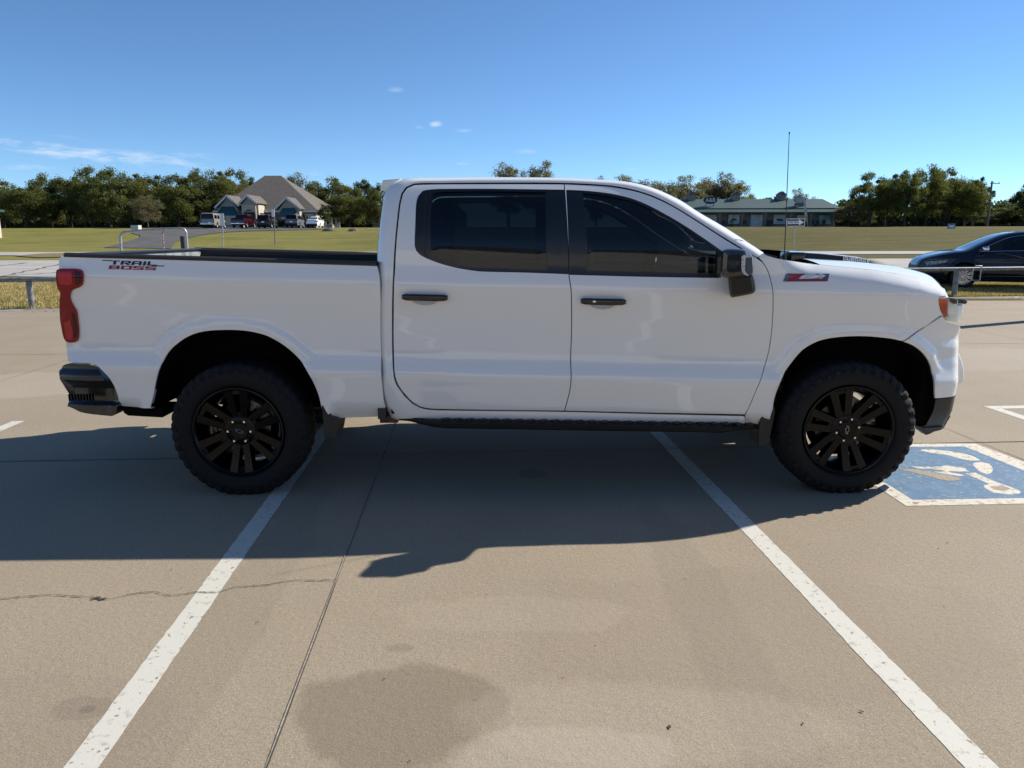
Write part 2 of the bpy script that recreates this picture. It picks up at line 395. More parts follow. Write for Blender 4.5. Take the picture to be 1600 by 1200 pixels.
def concrete_mat():
    m = bpy.data.materials.new('lot_concrete'); m.use_nodes = True; N, L = nodes_of(m); b = N['Principled BSDF']
    tcn = N.new('ShaderNodeTexCoord'); P = tcn.outputs['Object']
    def noise(s, d=5, r=0.6, vec=None):
        n = N.new('ShaderNodeTexNoise'); n.inputs['Scale'].default_value = s; n.inputs['Detail'].default_value = d; n.inputs['Roughness'].default_value = r
        L.new(vec or P, n.inputs['Vector']); return n.outputs[0]
    def mr(v, a, b_, c=0.0, d=1.0):
        n = N.new('ShaderNodeMapRange'); n.inputs[1].default_value = a; n.inputs[2].default_value = b_; n.inputs[3].default_value = c; n.inputs[4].default_value = d; L.new(v, n.inputs[0]); return n.outputs[0]
    def mix(f, a, c, mode='MIX'):
        n = N.new('ShaderNodeMixRGB'); n.blend_type = mode
        if isinstance(f, float): n.inputs[0].default_value = f
        else: L.new(f, n.inputs[0])
        for i, v in ((1, a), (2, c)):
            if isinstance(v, tuple): n.inputs[i].default_value = (*v, 1)
            else: L.new(v, n.inputs[i])
        return n.outputs[0]
    def mth(op, a, c=None):
        n = N.new('ShaderNodeMath'); n.operation = op
        for i, v in enumerate((a, c)):
            if v is None: continue
            if isinstance(v, (int, float)): n.inputs[i].default_value = v
            else: L.new(v, n.inputs[i])
        return n.outputs[0]
    c = mix(mr(noise(0.9, 4), 0.35, 0.68), (0.330, 0.265, 0.183), (0.282, 0.225, 0.153))
    c = mix(mr(noise(3.1, 5), 0.40, 0.75, 0, 0.5), c, (0.282, 0.237, 0.180))
    c = mix(mr(noise(0.27, 3), 0.45, 0.70, 0, 0.55), c, (0.342, 0.284, 0.206))
    # exposed sand and aggregate grains
    g = noise(150, 3, 0.75); c = mix(mr(g, 0.54, 0.70, 0, 0.5), c, (0.60, 0.54, 0.43)); c = mix(mr(g, 0.47, 0.34, 0, 0.55), c, (0.10, 0.08, 0.055))
    g2 = noise(60, 4, 0.7); c = mix(mr(g2, 0.55, 0.72, 0, 0.35), c, (0.50, 0.43, 0.33)); c = mix(mr(g2, 0.46, 0.32, 0, 0.35), c, (0.17, 0.135, 0.10))
    v = N.new('ShaderNodeTexVoronoi'); v.inputs['Scale'].default_value = 75; L.new(P, v.inputs['Vector'])
    c = mix(mr(v.outputs['Distance'], 0.13, 0.06, 0, 0.5), c, (0.15, 0.12, 0.09))
    # old spills and worn patches with shapes of their own
    sx = N.new('ShaderNodeSeparateXYZ'); L.new(P, sx.inputs[0])
    wob = noise(2.3, 4); wob2 = noise(9, 4)
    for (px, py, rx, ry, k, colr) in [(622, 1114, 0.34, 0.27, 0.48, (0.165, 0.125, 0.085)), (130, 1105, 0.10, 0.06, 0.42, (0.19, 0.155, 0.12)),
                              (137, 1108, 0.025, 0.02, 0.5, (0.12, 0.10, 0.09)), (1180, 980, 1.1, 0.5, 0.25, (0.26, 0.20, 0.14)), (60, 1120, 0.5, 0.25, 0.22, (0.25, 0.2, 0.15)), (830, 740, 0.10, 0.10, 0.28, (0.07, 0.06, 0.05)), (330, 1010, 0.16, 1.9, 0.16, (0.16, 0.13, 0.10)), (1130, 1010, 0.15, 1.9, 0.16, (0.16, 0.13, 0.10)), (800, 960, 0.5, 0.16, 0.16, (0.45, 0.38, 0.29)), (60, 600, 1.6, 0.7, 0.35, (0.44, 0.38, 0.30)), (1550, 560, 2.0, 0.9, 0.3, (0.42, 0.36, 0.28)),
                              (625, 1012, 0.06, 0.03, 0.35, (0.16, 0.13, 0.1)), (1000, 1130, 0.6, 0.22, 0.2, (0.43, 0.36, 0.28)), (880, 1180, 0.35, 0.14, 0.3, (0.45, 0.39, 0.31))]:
        p = gp(px, py)
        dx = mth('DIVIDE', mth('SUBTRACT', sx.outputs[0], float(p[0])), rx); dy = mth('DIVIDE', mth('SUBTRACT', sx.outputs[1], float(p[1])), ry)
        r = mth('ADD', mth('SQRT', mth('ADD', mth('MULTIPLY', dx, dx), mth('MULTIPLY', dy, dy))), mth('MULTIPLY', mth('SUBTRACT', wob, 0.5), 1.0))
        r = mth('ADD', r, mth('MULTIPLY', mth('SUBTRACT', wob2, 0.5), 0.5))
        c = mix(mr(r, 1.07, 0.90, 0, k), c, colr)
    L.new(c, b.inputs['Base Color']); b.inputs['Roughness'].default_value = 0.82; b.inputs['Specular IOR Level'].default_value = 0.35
    bm = N.new('ShaderNodeBump'); bm.inputs['Strength'].default_value = 0.55; bm.inputs['Distance'].default_value = 0.004
    L.new(mth('ADD', noise(160, 4, 0.7), mth('MULTIPLY', noise(26, 3), 1.4)), bm.inputs['Height']); L.new(bm.outputs[0], b.inputs['Normal'])
    return m
M_lot = concrete_mat()
M_paint = mat('worn_white_paint', (0.58, 0.56, 0.49), 0.7, noise=(26, (0.36, 0.32, 0.26), 0.56, 0.74), bump=(120, 0.4, 0.002))
# the white lines carry chips where concrete shows through
N, L = nodes_of(M_paint)
def chips(m, under, s1=34, lo=0.70, hi=0.72):
    N, L = nodes_of(m); b = N['Principled BSDF']; src = b.inputs['Base Color'].links[0].from_socket
    t = N.new('ShaderNodeTexCoord'); mp = N.new('ShaderNodeMapping'); mp.inputs['Scale'].default_value = (1, 1, 1); L.new(t.outputs['Object'], mp.inputs[0])
    n = N.new('ShaderNodeTexNoise'); n.inputs['Scale'].default_value = s1; n.inputs['Detail'].default_value = 3; L.new(mp.outputs[0], n.inputs['Vector'])
    r = N.new('ShaderNodeMapRange'); r.inputs[1].default_value = lo; r.inputs[2].default_value = hi; L.new(n.outputs[0], r.inputs[0])
    n2 = N.new('ShaderNodeTexNoise'); n2.inputs['Scale'].default_value = 200; L.new(t.outputs['Object'], n2.inputs['Vector'])
    x2 = N.new('ShaderNodeMixRGB'); x2.blend_type = 'MULTIPLY'; x2.inputs[0].default_value = 0.5; L.new(src, x2.inputs[1]); L.new(n2.outputs['Color'], x2.inputs[2])
    hs = N.new('ShaderNodeHueSaturation'); hs.inputs['Saturation'].default_value = 0.0; hs.inputs['Value'].default_value = 2.0; L.new(n2.outputs['Color'], hs.inputs['Color']); L.new(hs.outputs[0], x2.inputs[2])
    x = N.new('ShaderNodeMixRGB'); x.inputs[2].default_value = (*under, 1); L.new(r.outputs[0], x.inputs[0]); L.new(src, x.inputs[1]); L.new(x.outputs[0], b.inputs['Base Color'])
chips(M_paint, (0.27, 0.225, 0.17), 34, 0.645, 0.68)
M_joint = mat('joint_sealant', (0.075, 0.062, 0.048), 0.9); M_jedge = mat('joint_lip', (0.42, 0.37, 0.30), 0.9, noise=(60, (0.27, 0.23, 0.18), 0.4, 0.6))
M_grass = mat('dry_lawn', (0.105, 0.096, 0.024), 0.95, spec=0.1, noise=(0.35, (0.155, 0.118, 0.042), 0.40, 0.62), bump=(14, 1.0, 0.05))
def grass_detail(m, darkc, sc):
    N, L = nodes_of(m); b = N['Principled BSDF']; src = b.inputs['Base Color'].links[0].from_socket
    t = N.new('ShaderNodeTexCoord')
    for s, a, colr, k in sc:
        mp = N.new('ShaderNodeMapping'); mp.inputs['Scale'].default_value = (1, a, 1); L.new(t.outputs['Object'], mp.inputs[0])
        n = N.new('ShaderNodeTexNoise'); n.inputs['Scale'].default_value = s; n.inputs['Detail'].default_value = 6; n.inputs['Roughness'].default_value = 0.7; L.new(mp.outputs[0], n.inputs['Vector'])
        r = N.new('ShaderNodeMapRange'); r.inputs[1].default_value = 0.42; r.inputs[2].default_value = 0.62; r.inputs[4].default_value = k; L.new(n.outputs[0], r.inputs[0])
        x = N.new('ShaderNodeMixRGB'); x.inputs[2].default_value = (*colr, 1); L.new(r.outputs[0], x.inputs[0]); L.new(src, x.inputs[1]); src = x.outputs[0]
    L.new(src, b.inputs['Base Color'])
grass_detail(M_grass, None, [(1.6, 3.0, (0.055, 0.062, 0.014), 0.75), (5.0, 1.5, (0.17, 0.14, 0.05), 0.5), (0.06, 5.0, (0.10, 0.105, 0.028), 0.75), (0.05, 9.0, (0.16, 0.12, 0.05), 0.6), (0.11, 7.0, (0.06, 0.06, 0.02), 0.45)])
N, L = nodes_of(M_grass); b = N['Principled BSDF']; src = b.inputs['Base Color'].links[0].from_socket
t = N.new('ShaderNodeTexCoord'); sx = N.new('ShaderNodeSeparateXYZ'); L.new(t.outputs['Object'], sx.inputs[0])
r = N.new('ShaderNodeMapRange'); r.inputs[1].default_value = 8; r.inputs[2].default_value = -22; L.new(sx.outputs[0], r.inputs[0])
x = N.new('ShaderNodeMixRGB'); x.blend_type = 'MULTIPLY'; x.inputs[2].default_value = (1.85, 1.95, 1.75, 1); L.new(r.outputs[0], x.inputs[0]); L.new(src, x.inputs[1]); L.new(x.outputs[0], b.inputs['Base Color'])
M_asph = mat('asphalt', (0.085, 0.082, 0.08), 0.9, noise=(0.5, (0.12, 0.115, 0.108), 0.4, 0.65), bump=(60, 0.5, 0.004))
M_road = mat('pale_road_concrete', (0.42, 0.395, 0.355), 0.85, noise=(0.4, (0.34, 0.32, 0.285), 0.4, 0.66), bump=(40, 0.4, 0.003))
M_dirt = mat('bare_dirt', (0.17, 0.115, 0.06), 0.95, noise=(1.2, (0.08, 0.075, 0.025), 0.4, 0.6), bump=(20, 0.8, 0.03))

# one sheet of land out to the horizon
xs = np.concatenate([[-2500, -900, -400, -250], np.arange(-180, 181, 6.0), [250, 400, 900, 2500]])
ys = np.concatenate([[-1500, -300, -80, -30, 0, 5, 10, 11, 12, 13, 14], np.arange(14.5, 130, 2.0), [135, 150, 180, 240, 400, 900, 2600]])
# rows near the kerb follow the kerb line
P = np.array([[(x, y, T(x, y)) for x in xs] for y in ys])
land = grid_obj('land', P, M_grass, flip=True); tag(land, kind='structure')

# the concrete lot, edge to the kerb
kA, kB = K0-KD*70, K1+KD*70
lot_bm = MB(); lot_bm.add([(kA[0], kA[1], 0), (kA[0]-5, -70, 0), (kB[0]+5, -70, 0), (kB[0], kB[1], 0)], [(0, 1, 2, 3)])
o = lot_bm.build('parking_lot', M_lot); tag(o, kind='structure')
kb = MB(); w0 = kA; w1 = kB
pa, pb, pc, pd = w0, w1, w1+KN*0.30, w0+KN*0.30
kb.add([(*p[:2], 0.0) for p in (pa, pb, pc, pd)]+[(*p[:2], 0.03) for p in (pa+KN*.03, pb+KN*.03, pc, pd)], [(0, 1, 5, 4), (4, 5, 6, 7), (1, 2, 6, 5), (0, 4, 7, 3), (2, 3, 7, 6)])
o = kb.build('kerb', mat('kerb_concrete', (0.56, 0.47, 0.38), 0.85, noise=(3, (0.46, 0.38, 0.30), 0.4, 0.6), bump=(30, 0.5, 0.01))); tag(o, kind='structure')

def strip(mb, a, b, w, z, seg=1, wob=0.0, seed=0, mi=0):
    """flat band from a to b, w wide"""
    rnd = random.Random(seed); a, b = np.array(a[:2], float), np.array(b[:2], float); d = (b-a)/np.linalg.norm(b-a); n = np.array([-d[1], d[0]])
    V = []
    for i in range(seg+1):
        c = a+(b-a)*i/seg; o1 = rnd.uniform(-wob, wob); o2 = rnd.uniform(-wob, wob)
        V += [(*(c-n*(w/2+o1)), z), (*(c+n*(w/2+o2)), z)]
    mb.add(V, [(2*i, 2*i+2, 2*i+3, 2*i+1) for i in range(seg)], mi)
ZP, ZJ = 0.0016, 0.0042
ZE = {}
vend = float((gp(33, 658)-LO)@EY); vend2 = float((gp(1543, 637)-LO)@EY)
pm = MB()
for u, v1, w in ((-1.188, vend, 0.106), (1.538, vend2-0.1, 0.104), (-3.92, vend, 0.104), (4.885, vend2, 0.104), (7.6, vend2, 0.104), (-6.65, vend, .104)):
    strip(pm, lot(u, -6), lot(u, v1), w, ZP, 320, 0.0022, int(u*100))
strip(pm, lot(4.835, vend2+.0), lot(13, vend2+.0), 0.11, ZP+0.0005, 40, 0.003)
o = pm.build('parking_lines', M_paint); tag(o, kind='structure')
jm = MB()
for u in (-0.623-4.57, -0.623, 3.97, 8.52, 13.1):
    strip(jm, lot(u, -12), lot(u, 22 if u < 3 else 19), 0.0042, ZJ, 160, 0.0016, int(u*10), 0); strip(jm, lot(u-0.0045, -12), lot(u-0.007, 20 if u < 3 else 19), 0.004, ZJ-0.0004, 160, 0.002, int(u*10)+1, 1)
for v in (0.2-20, 5.275, 10.32, 15.1):
    strip(jm, lot(-30, v), lot(30, v), 0.008, ZJ+0.0004, 200, 0.0018, int(v*10)+5, 0); strip(jm, lot(-30, v+0.008), lot(30, v+0.008), 0.006, ZJ-0.0002, 200, 0.002, int(v*10)+6, 1)
# trim anything past the kerb
o = jm.build('concrete_joints', [M_joint, M_jedge])
bm = bmesh.new(); bm.from_mesh(o.data)
bmesh.ops.delete(bm, geom=[v for v in bm.verts if (np.array(v.co)-K0)@KN > -0.02], context='VERTS'); bm.to_mesh(o.data); bm.free(); tag(o, kind='structure')
cm = MB(); rnd = random.Random(4)
crack = [(-6, 938), (20, 935), (40, 933), (75, 930.5), (92, 931), (110, 932), (135, 933.5), (153, 935.5), (160, 937), (175, 936.5), (197, 931), (220, 927), (240, 925.6), (258, 930), (270, 931.5), (285, 929.5), (306, 926), (318, 926.5), (341, 926.5), (367, 918.5), (393, 916.5), (420, 915), (440, 910), (464, 907), (490, 908.2), (525, 907.5)]
cp = []
for (a, b) in zip(crack[:-1], crack[1:]):
    A, B = gp(*a), gp(*b)
    for k in range(6): t = k/6; cp.append(A+(B-A)*t+np.array([rnd.uniform(-.002, .002), rnd.uniform(-.0035, .0035), 0]))
cp.append(gp(*crack[-1]))
V = []
for p in cp: w = rnd.uniform(0.0008, 0.0035); V += [(p[0], p[1]-w, ZJ+.001), (p[0], p[1]+w, ZJ+.001)]
cm.add(V, [(2*i, 2*i+2, 2*i+3, 2*i+1) for i in range(len(cp)-1)])
for k in range(1): 
    p = gp(157, 936)
    for j in range(5):
        r = rnd.uniform(.003, .010); c0 = p+np.array([rnd.uniform(-.03, .03), rnd.uniform(-.01, .01), 0]); n = 6
        cm.add([(c0[0]+r*1.8*math.cos(6.28*i/n)*rnd.uniform(.6, 1), c0[1]+r*math.sin(6.28*i/n), ZJ+.0015+j*1e-4) for i in range(n)], [tuple(range(n))])
o = cm.build('pavement_crack', M_joint); tag(o, kind='structure')

# painted accessible-parking symbol, outlines traced on the ground
def flat_poly(mb, pts, z, mi=0, step=0.03, corner=40, jag=0.0, seed=1):
    q = np.array([gp(*p)[:2] for p in pts]); s = spline(q, step, True, corner); rnd = random.Random(seed)
    if jag: s = s+np.array([[rnd.uniform(-jag, jag), rnd.uniform(-jag, jag)] for _ in s])
    vs, es, fs, *_ = delaunay_2d_cdt([Vector(p) for p in s], [(i, (i+1) % len(s)) for i in range(len(s))], [], 0, 1e-6)
    vs = np.array([tuple(v) for v in vs]); fs = [f for f in fs if inpoly(vs[list(f)].mean(0)[None], s)[0]]
    mb.add([(*v, z) for v in vs], fs, mi)
M_blue = mat('worn_blue_paint', (0.062, 0.150, 0.265), 0.75, noise=(9, (0.10, 0.20, 0.31), 0.4, 0.65), bump=(120, 0.4, 0.002)); chips(M_blue, (0.28, 0.26, 0.22), 30, 0.60, 0.66)
M_symw = mat('symbol_white_paint', (0.62, 0.57, 0.47), 0.75, noise=(20, (0.50, 0.44, 0.35), 0.5, 0.65), bump=(120, 0.4, 0.002)); chips(M_symw, (0.34, 0.29, 0.23), 26, 0.59, 0.63)
M_bare = mat('bare_concrete_patch', (0.37, 0.315, 0.24), 0.85, noise=(60, (0.25, 0.21, 0.16), 0.4, 0.65), bump=(120, 0.4, 0.003))
root = empty('parking_symbol', gp(1500, 740), label='worn blue and white painted wheelchair symbol on the concrete in front of the pickup', cat='road marking')
O0 = gp(1500, 740)
def C(l): return [p for p in l]
wb = MB(); flat_poly(wb, [(1330, 693), (1524, 693.5), (1600, 722), (1690, 755), (1700, 785.5), (1416, 791), (1381, 768), (1330, 735)], ZP+.0004, corner=12)
wb.build('white_border', M_symw, root, off=O0)
bb = MB(); flat_poly(bb, [(1325, 699), (1507, 698), (1600, 735.5), (1665, 762), (1665, 777.5), (1426, 781.5), (1385, 756), (1325, 722)], ZP+.0008, corner=12)
bb.build('blue_field', M_blue, root, off=O0)
sy = MB()
flat_poly(sy, [(1436, 704), (1447, 702.5), (1480, 705), (1515, 711.5), (1532, 719.5), (1519, 720.5), (1500, 717), (1478, 711), (1455, 708)], ZP+.0013, corner=60)
flat_poly(sy, [(1520, 725), (1530, 722), (1545, 725), (1551, 732), (1549, 739), (1542, 741.5), (1532, 738), (1524, 731)], ZP+.0013, corner=60)
flat_poly(sy, [(1508, 740), (1524, 739), (1550, 751), (1580, 762), (1594, 768), (1592, 772), (1575, 773), (1552, 770), (1540, 764), (1537, 759), (1546, 757), (1530, 750)], ZP+.0013, corner=60)
flat_poly(sy, [(1425, 729), (1450, 730), (1475, 728.5), (1500, 730), (1517, 737), (1500, 737), (1478, 736), (1452, 733), (1435, 733)], ZP+.0013, corner=60, jag=.012)
flat_poly(sy, [(1461, 738), (1480, 737), (1505, 743), (1500, 745), (1482, 742)], ZP+.0017, corner=60, jag=.01)
flat_poly(sy, [(1362, 702), (1376, 712), (1388, 722), (1372, 722), (1350, 712)], ZP+.0013, corner=60)
sy.build('wheelchair_figure', M_symw, root, off=O0)
bp = MB()
flat_poly(bp, [(1408, 733), (1440, 735), (1470, 741), (1500, 747), (1497, 751), (1476, 751), (1450, 744), (1425, 739)], ZP+.002, jag=.012, corner=60)
bp.build('worn_patch', M_bare, root, off=O0); bp = MB(); flat_poly(bp, [(1548, 761), (1565, 759.5), (1580, 764), (1568, 767), (1555, 766)], ZP+.002, jag=.006, corner=60)
bp.build('worn_patch', M_bare, root, off=O0); bp = MB(); flat_poly(bp, [(1427, 785), (1436, 785), (1434, 788), (1428, 788)], ZP+.002, jag=.004, corner=60); bp.build('worn_patch', M_bare, root, off=O0); bp = MB(); flat_poly(bp, [(1455, 783), (1460, 783.5), (1457, 785)], ZP+.002, corner=60)
bp.build('worn_patch', M_bare, root, off=O0); bp = MB(); flat_poly(bp, [(1455, 731), (1470, 731.5), (1462, 733)], ZP+.0021, corner=60, jag=.004)
bp.build('worn_patch', M_bare, root, off=O0)

# roads beyond the lot
def road_sheet(name, pts, m, dz, step=3.0):
    """sheet draped on the land; pts = [(near point, far point)] rows along it"""
    rows = []
    for (a, b) in pts:
        a, b = np.array(a), np.array(b); n = max(2, int(np.linalg.norm(b-a)/step)); rows.append([a+(b-a)*i/n for i in range(n+1)])
    n = max(len(r) for r in rows); R = []
    for (a, b) in pts:
        a, b = np.array(a), np.array(b); R.append([(*(a+(b-a)*i/(n-1)), T(*(a+(b-a)*i/(n-1)))+dz) for i in range(n)])
    o = grid_obj(name, R, m); tag(o, kind='structure')
    bm = bmesh.new(); bm.from_mesh(o.data); bmesh.ops.recalc_face_normals(bm, faces=bm.faces)
    if sum(f.normal.z for f in bm.faces) < 0: bmesh.ops.reverse_faces(bm, faces=bm.faces)
    bm.to_mesh(o.data); bm.free(); return o
def nearL(x): return max(-4.35+28-0.218*(x+19), K0[1]+(x-K0[0])*KD[1]/KD[0]+4.2)     # near edge of the road
road_sheet('frontage_road', [((x, nearL(x)), (x, 41.5)) for x in (-140, -60, -40, -19, 0, 8, 14, 24, 40, 80, 140)], M_road, 0.03)
road_sheet('highway', [((x, 53-0.02*x), (x, 63.5-0.04*x)) for x in (-180, -100, -50, -20, 0, 30, 80, 160)], M_road, 0.035)
lm = MB()
for Z0, w in ((33.0, 0.16), (37.0, 0.16)):
    pts = [(x, Z0-4.35+(0.6 if Z0 < 35 else 0)-0.02*x) for x in np.arange(-120, 121, 8)]
    for a, b in zip(pts[:-1], pts[1:]): strip(lm, a, b, w, 0.142)
o = lm.build('road_lines', M_paint); tag(o, kind='structure')
# tar-sealed cracks on the road
tm = MB(); rnd = random.Random(9)
for (a, b) in (((-6, 438-2), (95, 414)), ((0, 417), (40, 412)), ((0, 433.5), (100, 427))):
    A, B = tp(*a), tp(*b)
    pr = None
    for k in range(21):
        p = A+(B-A)*k/20+np.array([rnd.uniform(-.1, .1), rnd.uniform(-.25, .25), 0])
        if pr is not None and (p[1]+4.35) > 28: strip(tm, pr, p, 0.10, 0.139)
        pr = p
o = tm.build('road_tar_seams', M_joint); tag(o, kind='structure')
# asphalt drive up to the stone house
Lb = [(162, 387.5), (188, 381), (205, 376), (219, 371.5), (218, 368), (205, 364.8), (200, 361.5), (230, 359), (300, 356.6)]
Rb = [(268, 389), (272, 381), (284, 376), (297, 372), (320, 367.5), (345, 364.3), (385, 361.8), (440, 360.4), (512, 359.2)]
Q = []
def drape(px, py): p = tp(px, py); return p
def smoothpx(l):
    s = spline([np.array(p, float) for p in l], 6, False); return s
sl, sr = smoothpx(Lb), smoothpx(Rb); n = 40
rows = []
for i in range(n):
    a = sl[int(i*(len(sl)-1)/(n-1))]; b = sr[int(i*(len(sr)-1)/(n-1))]; rows.append([drape(*(a+(b-a)*k/12)) for k in range(13)])
R = [[(p[0], p[1], T(p[0], p[1])+0.06) for p in r] for r in rows]
# carry the sheet on behind the cars to the house front
R.append([(np.interp(k, [0, 12], [-62, -29]), 108.5, T(-45, 108.5)+0.06) for k in range(13)])
R.append([(np.interp(k, [0, 12], [-66, -27]), 112.8, T(-45, 112.8)+0.06) for k in range(13)])
o = grid_obj('driveway', R, M_asph); tag(o, kind='structure')
# bare shaded earth under the trees
R = [[(x, y, T(x, y)+0.03) for x in np.arange(-120, 131, 10)] for y in (112.9, 120, 130, 150, 190)]
o = grid_obj('bare_ground', R, M_dirt, flip=True); tag(o, kind='structure')
# dry verge patches
for nm, pts in (('dry_verge', [(22, 401), (60, 397.5), (110, 396), (150, 397), (120, 402), (60, 403.5)]),):
    q = [tp(*p) for p in pts]; mb = MB(); mb.add([(p[0], p[1], 0.16) for p in q], [tuple(range(len(q)))]); tag(mb.build(nm, mat('dry_grass', (0.26, 0.19, 0.085), 0.95, noise=(3, (0.17, 0.125, 0.05), 0.4, 0.6), bump=(30, 1, 0.05))), kind='structure')
# blades of dry grass on the strip behind the kerb
rng = np.random.default_rng(5)
def blades(name, regions, m, w=0.012, hh=(0.035, 0.085)):
    V = []; n_tot = 0; parts = []
    for (x0, x1, d0, d1, n) in regions:
        x = rng.uniform(x0, x1, n); k = rng.uniform(d0, d1, n)
        base = K0[None]+KD[None]*x[:, None]+KN[None]*k[:, None]
        parts.append(base)
    B = np.concatenate(parts); n = len(B); a = rng.uniform(0, math.pi, n); h = rng.uniform(*hh, n); lean = rng.uniform(-.6, .6, (n, 2))*h[:, None]
    dx = np.stack([np.cos(a), np.sin(a)], 1)*w*rng.uniform(.6, 1.6, n)[:, None]
    z = np.array([T(b[0], b[1])-.004 for b in B])
    v0 = np.c_[B[:, 0]-dx[:, 0], B[:, 1]-dx[:, 1], z]; v1 = np.c_[B[:, 0]+dx[:, 0], B[:, 1]+dx[:, 1], z]; v2 = np.c_[B[:, 0]+lean[:, 0], B[:, 1]+lean[:, 1], z+h]
    V = np.stack([v0, v1, v2], 1).reshape(-1, 3); F = np.arange(3*n).reshape(-1, 3)
    return tag(mesh_obj(name, V, F, m), 'short dry lawn grass along the kerb', 'grass', kind='stuff')
M_blade = mat('grass_blade', (0.42, 0.35, 0.12), 0.8, spec=0.15, noise=(1.3, (0.62, 0.46, 0.25), 0.40, 0.60))
_t = M_blade.node_tree; _tr = _t.nodes.new('ShaderNodeBsdfTranslucent'); _tr.inputs[0].default_value = (.42, .36, .12, 1); _m = _t.nodes.new('ShaderNodeMixShader'); _m.inputs[0].default_value = .35
_t.links.new(_t.nodes['Principled BSDF'].outputs[0], _m.inputs[1]); _t.links.new(_tr.outputs[0], _m.inputs[2]); _t.links.new(_m.outputs[0], _t.nodes['Material Output'].inputs[0])
blades('grass', [(-9, 2.5, 0.32, 11.0, 70000), (19.5, 27, 0.32, 4.1, 55000)], M_blade)
# leaf litter and grit by the kerb and on the lot
gm = MB(); rnd = random.Random(11)
for (px, py, r) in [(1480, 849, .008), (1466, 858, .006), (1346, 1113, .009), (1254, 1132, .007), (1046, 1137, .011), (402, 973, .006), (268, 891, .006), (1265, 833+18, .004), (600, 1062, .006), (283, 920, .004), (1519, 487, .02), (1581, 516, .015), (1475, 948, .005), (640, 1190, .005), (1070, 905, .004), (930, 1010, .004), (760, 930, .004), (1290, 960, .005), (880, 1060, .004)]:
    r *= .65; p = gp(px, py); a = rnd.uniform(0, 3); n = 6
    V = [(p[0]+r*(1.5*math.cos(6.28*i/n)*math.cos(a)-.7*math.sin(6.28*i/n)*math.sin(a)), p[1]+r*(1.5*math.cos(6.28*i/n)*math.sin(a)+.7*math.sin(6.28*i/n)*math.cos(a)), .003+r*.25) for i in range(n)]+[(p[0], p[1], r*.6)]
    gm.add(V, [(i, (i+1) % n, n) for i in range(n)])
for _ in range(200):
    p = K0+KD*rnd.uniform(-2, 34)-KN*abs(rnd.gauss(0, .12)); r = rnd.uniform(.01, .03)
    if _ % 3: p = K0+KD*rnd.gauss(25.5, .8)-KN*abs(rnd.gauss(0, .1))
    gm.add([(p[0]-r, p[1], .003), (p[0]+r, p[1], .003), (p[0], p[1]+r, .02)], [(0, 1, 2)])
o = gm.build('grit', mat('dark_litter', (0.06, 0.04, 0.025), 0.9)); tag(o, 'dead leaves and grit scattered on the concrete and along the kerb', 'litter', kind='stuff')

# ------------------------------------------------------------------ the white pickup
YC = 1.03                                       # centre line; near tyres' outer face is y = 0
TO = np.array([1.70, YC, 0.0])
truck = empty('pickup_truck', TO, label='large white crew cab pickup with black wheels parked broadside across the parking lines', cat='pickup truck')
def carpaint(name, c, ior=1.5):
    m = mat(name, c, 0.5, coat=1.0, spec=0.0); m.node_tree.nodes['Principled BSDF'].inputs['Coat IOR'].default_value = ior; m.node_tree.nodes['Principled BSDF'].inputs['Coat Roughness'].default_value = 0.0; return m
M_white = carpaint('white_paint', (0.89, 0.895, 0.87), 1.75)
M_gblack = mat('gloss_black', (0.006, 0.006, 0.007), 0.15, coat=0.4)
M_black = mat('black_plastic', (0.018, 0.018, 0.019), 0.5, bump=(300, 0.2, 0.001))
M_dark = mat('underbody_black', (0.004, 0.004, 0.004), 0.9, spec=0.1)
M_rubber = mat('tyre_rubber', (0.008, 0.008, 0.009), 0.75, spec=0.3, bump=(180, 0.25, 0.001))
M_rim = mat('gloss_black_rim', (0.002, 0.002, 0.0025), 0.22, coat=0.0, spec=0.24)
M_chrome = mat('chrome', (0.75, 0.76, 0.78), 0.12, metal=1.0)
M_steel = mat('brushed_steel', (0.16, 0.155, 0.15), 0.4, metal=1.0)
M_tint = tinted_glass('tinted_glass', (0.07, 0.085, 0.09)); M_clear = tinted_glass('clear_glass', (0.75, 0.82, 0.80))
M_shade = tinted_glass('windshield_glass', (0.45, 0.55, 0.52))
M_trim = mat('satin_black_trim', (0.012, 0.012, 0.013), 0.32, coat=0.2)
M_red = mat('red_lens', (0.26, 0.001, 0.006), 0.12, coat=0.3, spec=0.3); M_redd = mat('dark_red_lens', (0.05, 0.001, 0.004), 0.1, coat=0.3, spec=0.3)
M_amber = mat('amber_lens', (0.80, 0.13, 0.04), 0.2, coat=0.5)
M_seat = mat('dark_seat_cloth', (0.02, 0.02, 0.022), 0.8)

prof = table([(0.30, .17), (0.46, .125), (.52, .085), (.56, .066), (.62, .058), (.70, .046), (.745, .036), (.775, .038), (.85, .070), (.90, .076), (1.0, .075), (1.12, .066), (1.24, .048), (1.298, .038), (1.33, .043), (1.40, .062), (1.43, .064), (1.50, .069), (1.58, .081), (1.65, .100), (1.72, .128), (1.80, .170), (1.87, .213), (1.93, .26), (2.1, .38)], 0.010)
def zbody(x, z): return z+0.0245*(x-1.0)
_seam = None
def px2xz(px, py, Yf, n=24):
    ys = np.linspace(-0.05, 0.75, 161)
    d = FW*FPX+(px-800)*RT-(py-600)*UP; t = (ys-CAM[1])/d[1]; X = CAM[0]+d[0]*t; Z = CAM[2]+d[2]*t
    f = np.asarray(Yf(X, Z))-ys; k = np.where((f[:-1] > 0) & (f[1:] <= 0))[0]
    if len(k): i = k[0]; u = f[i]/(f[i]-f[i+1]); y = ys[i]+(ys[i+1]-ys[i])*u
    else: y = ys[int(np.argmin(np.abs(f)))]
    p = at(px, py, y); return np.array([p[0], p[2]])
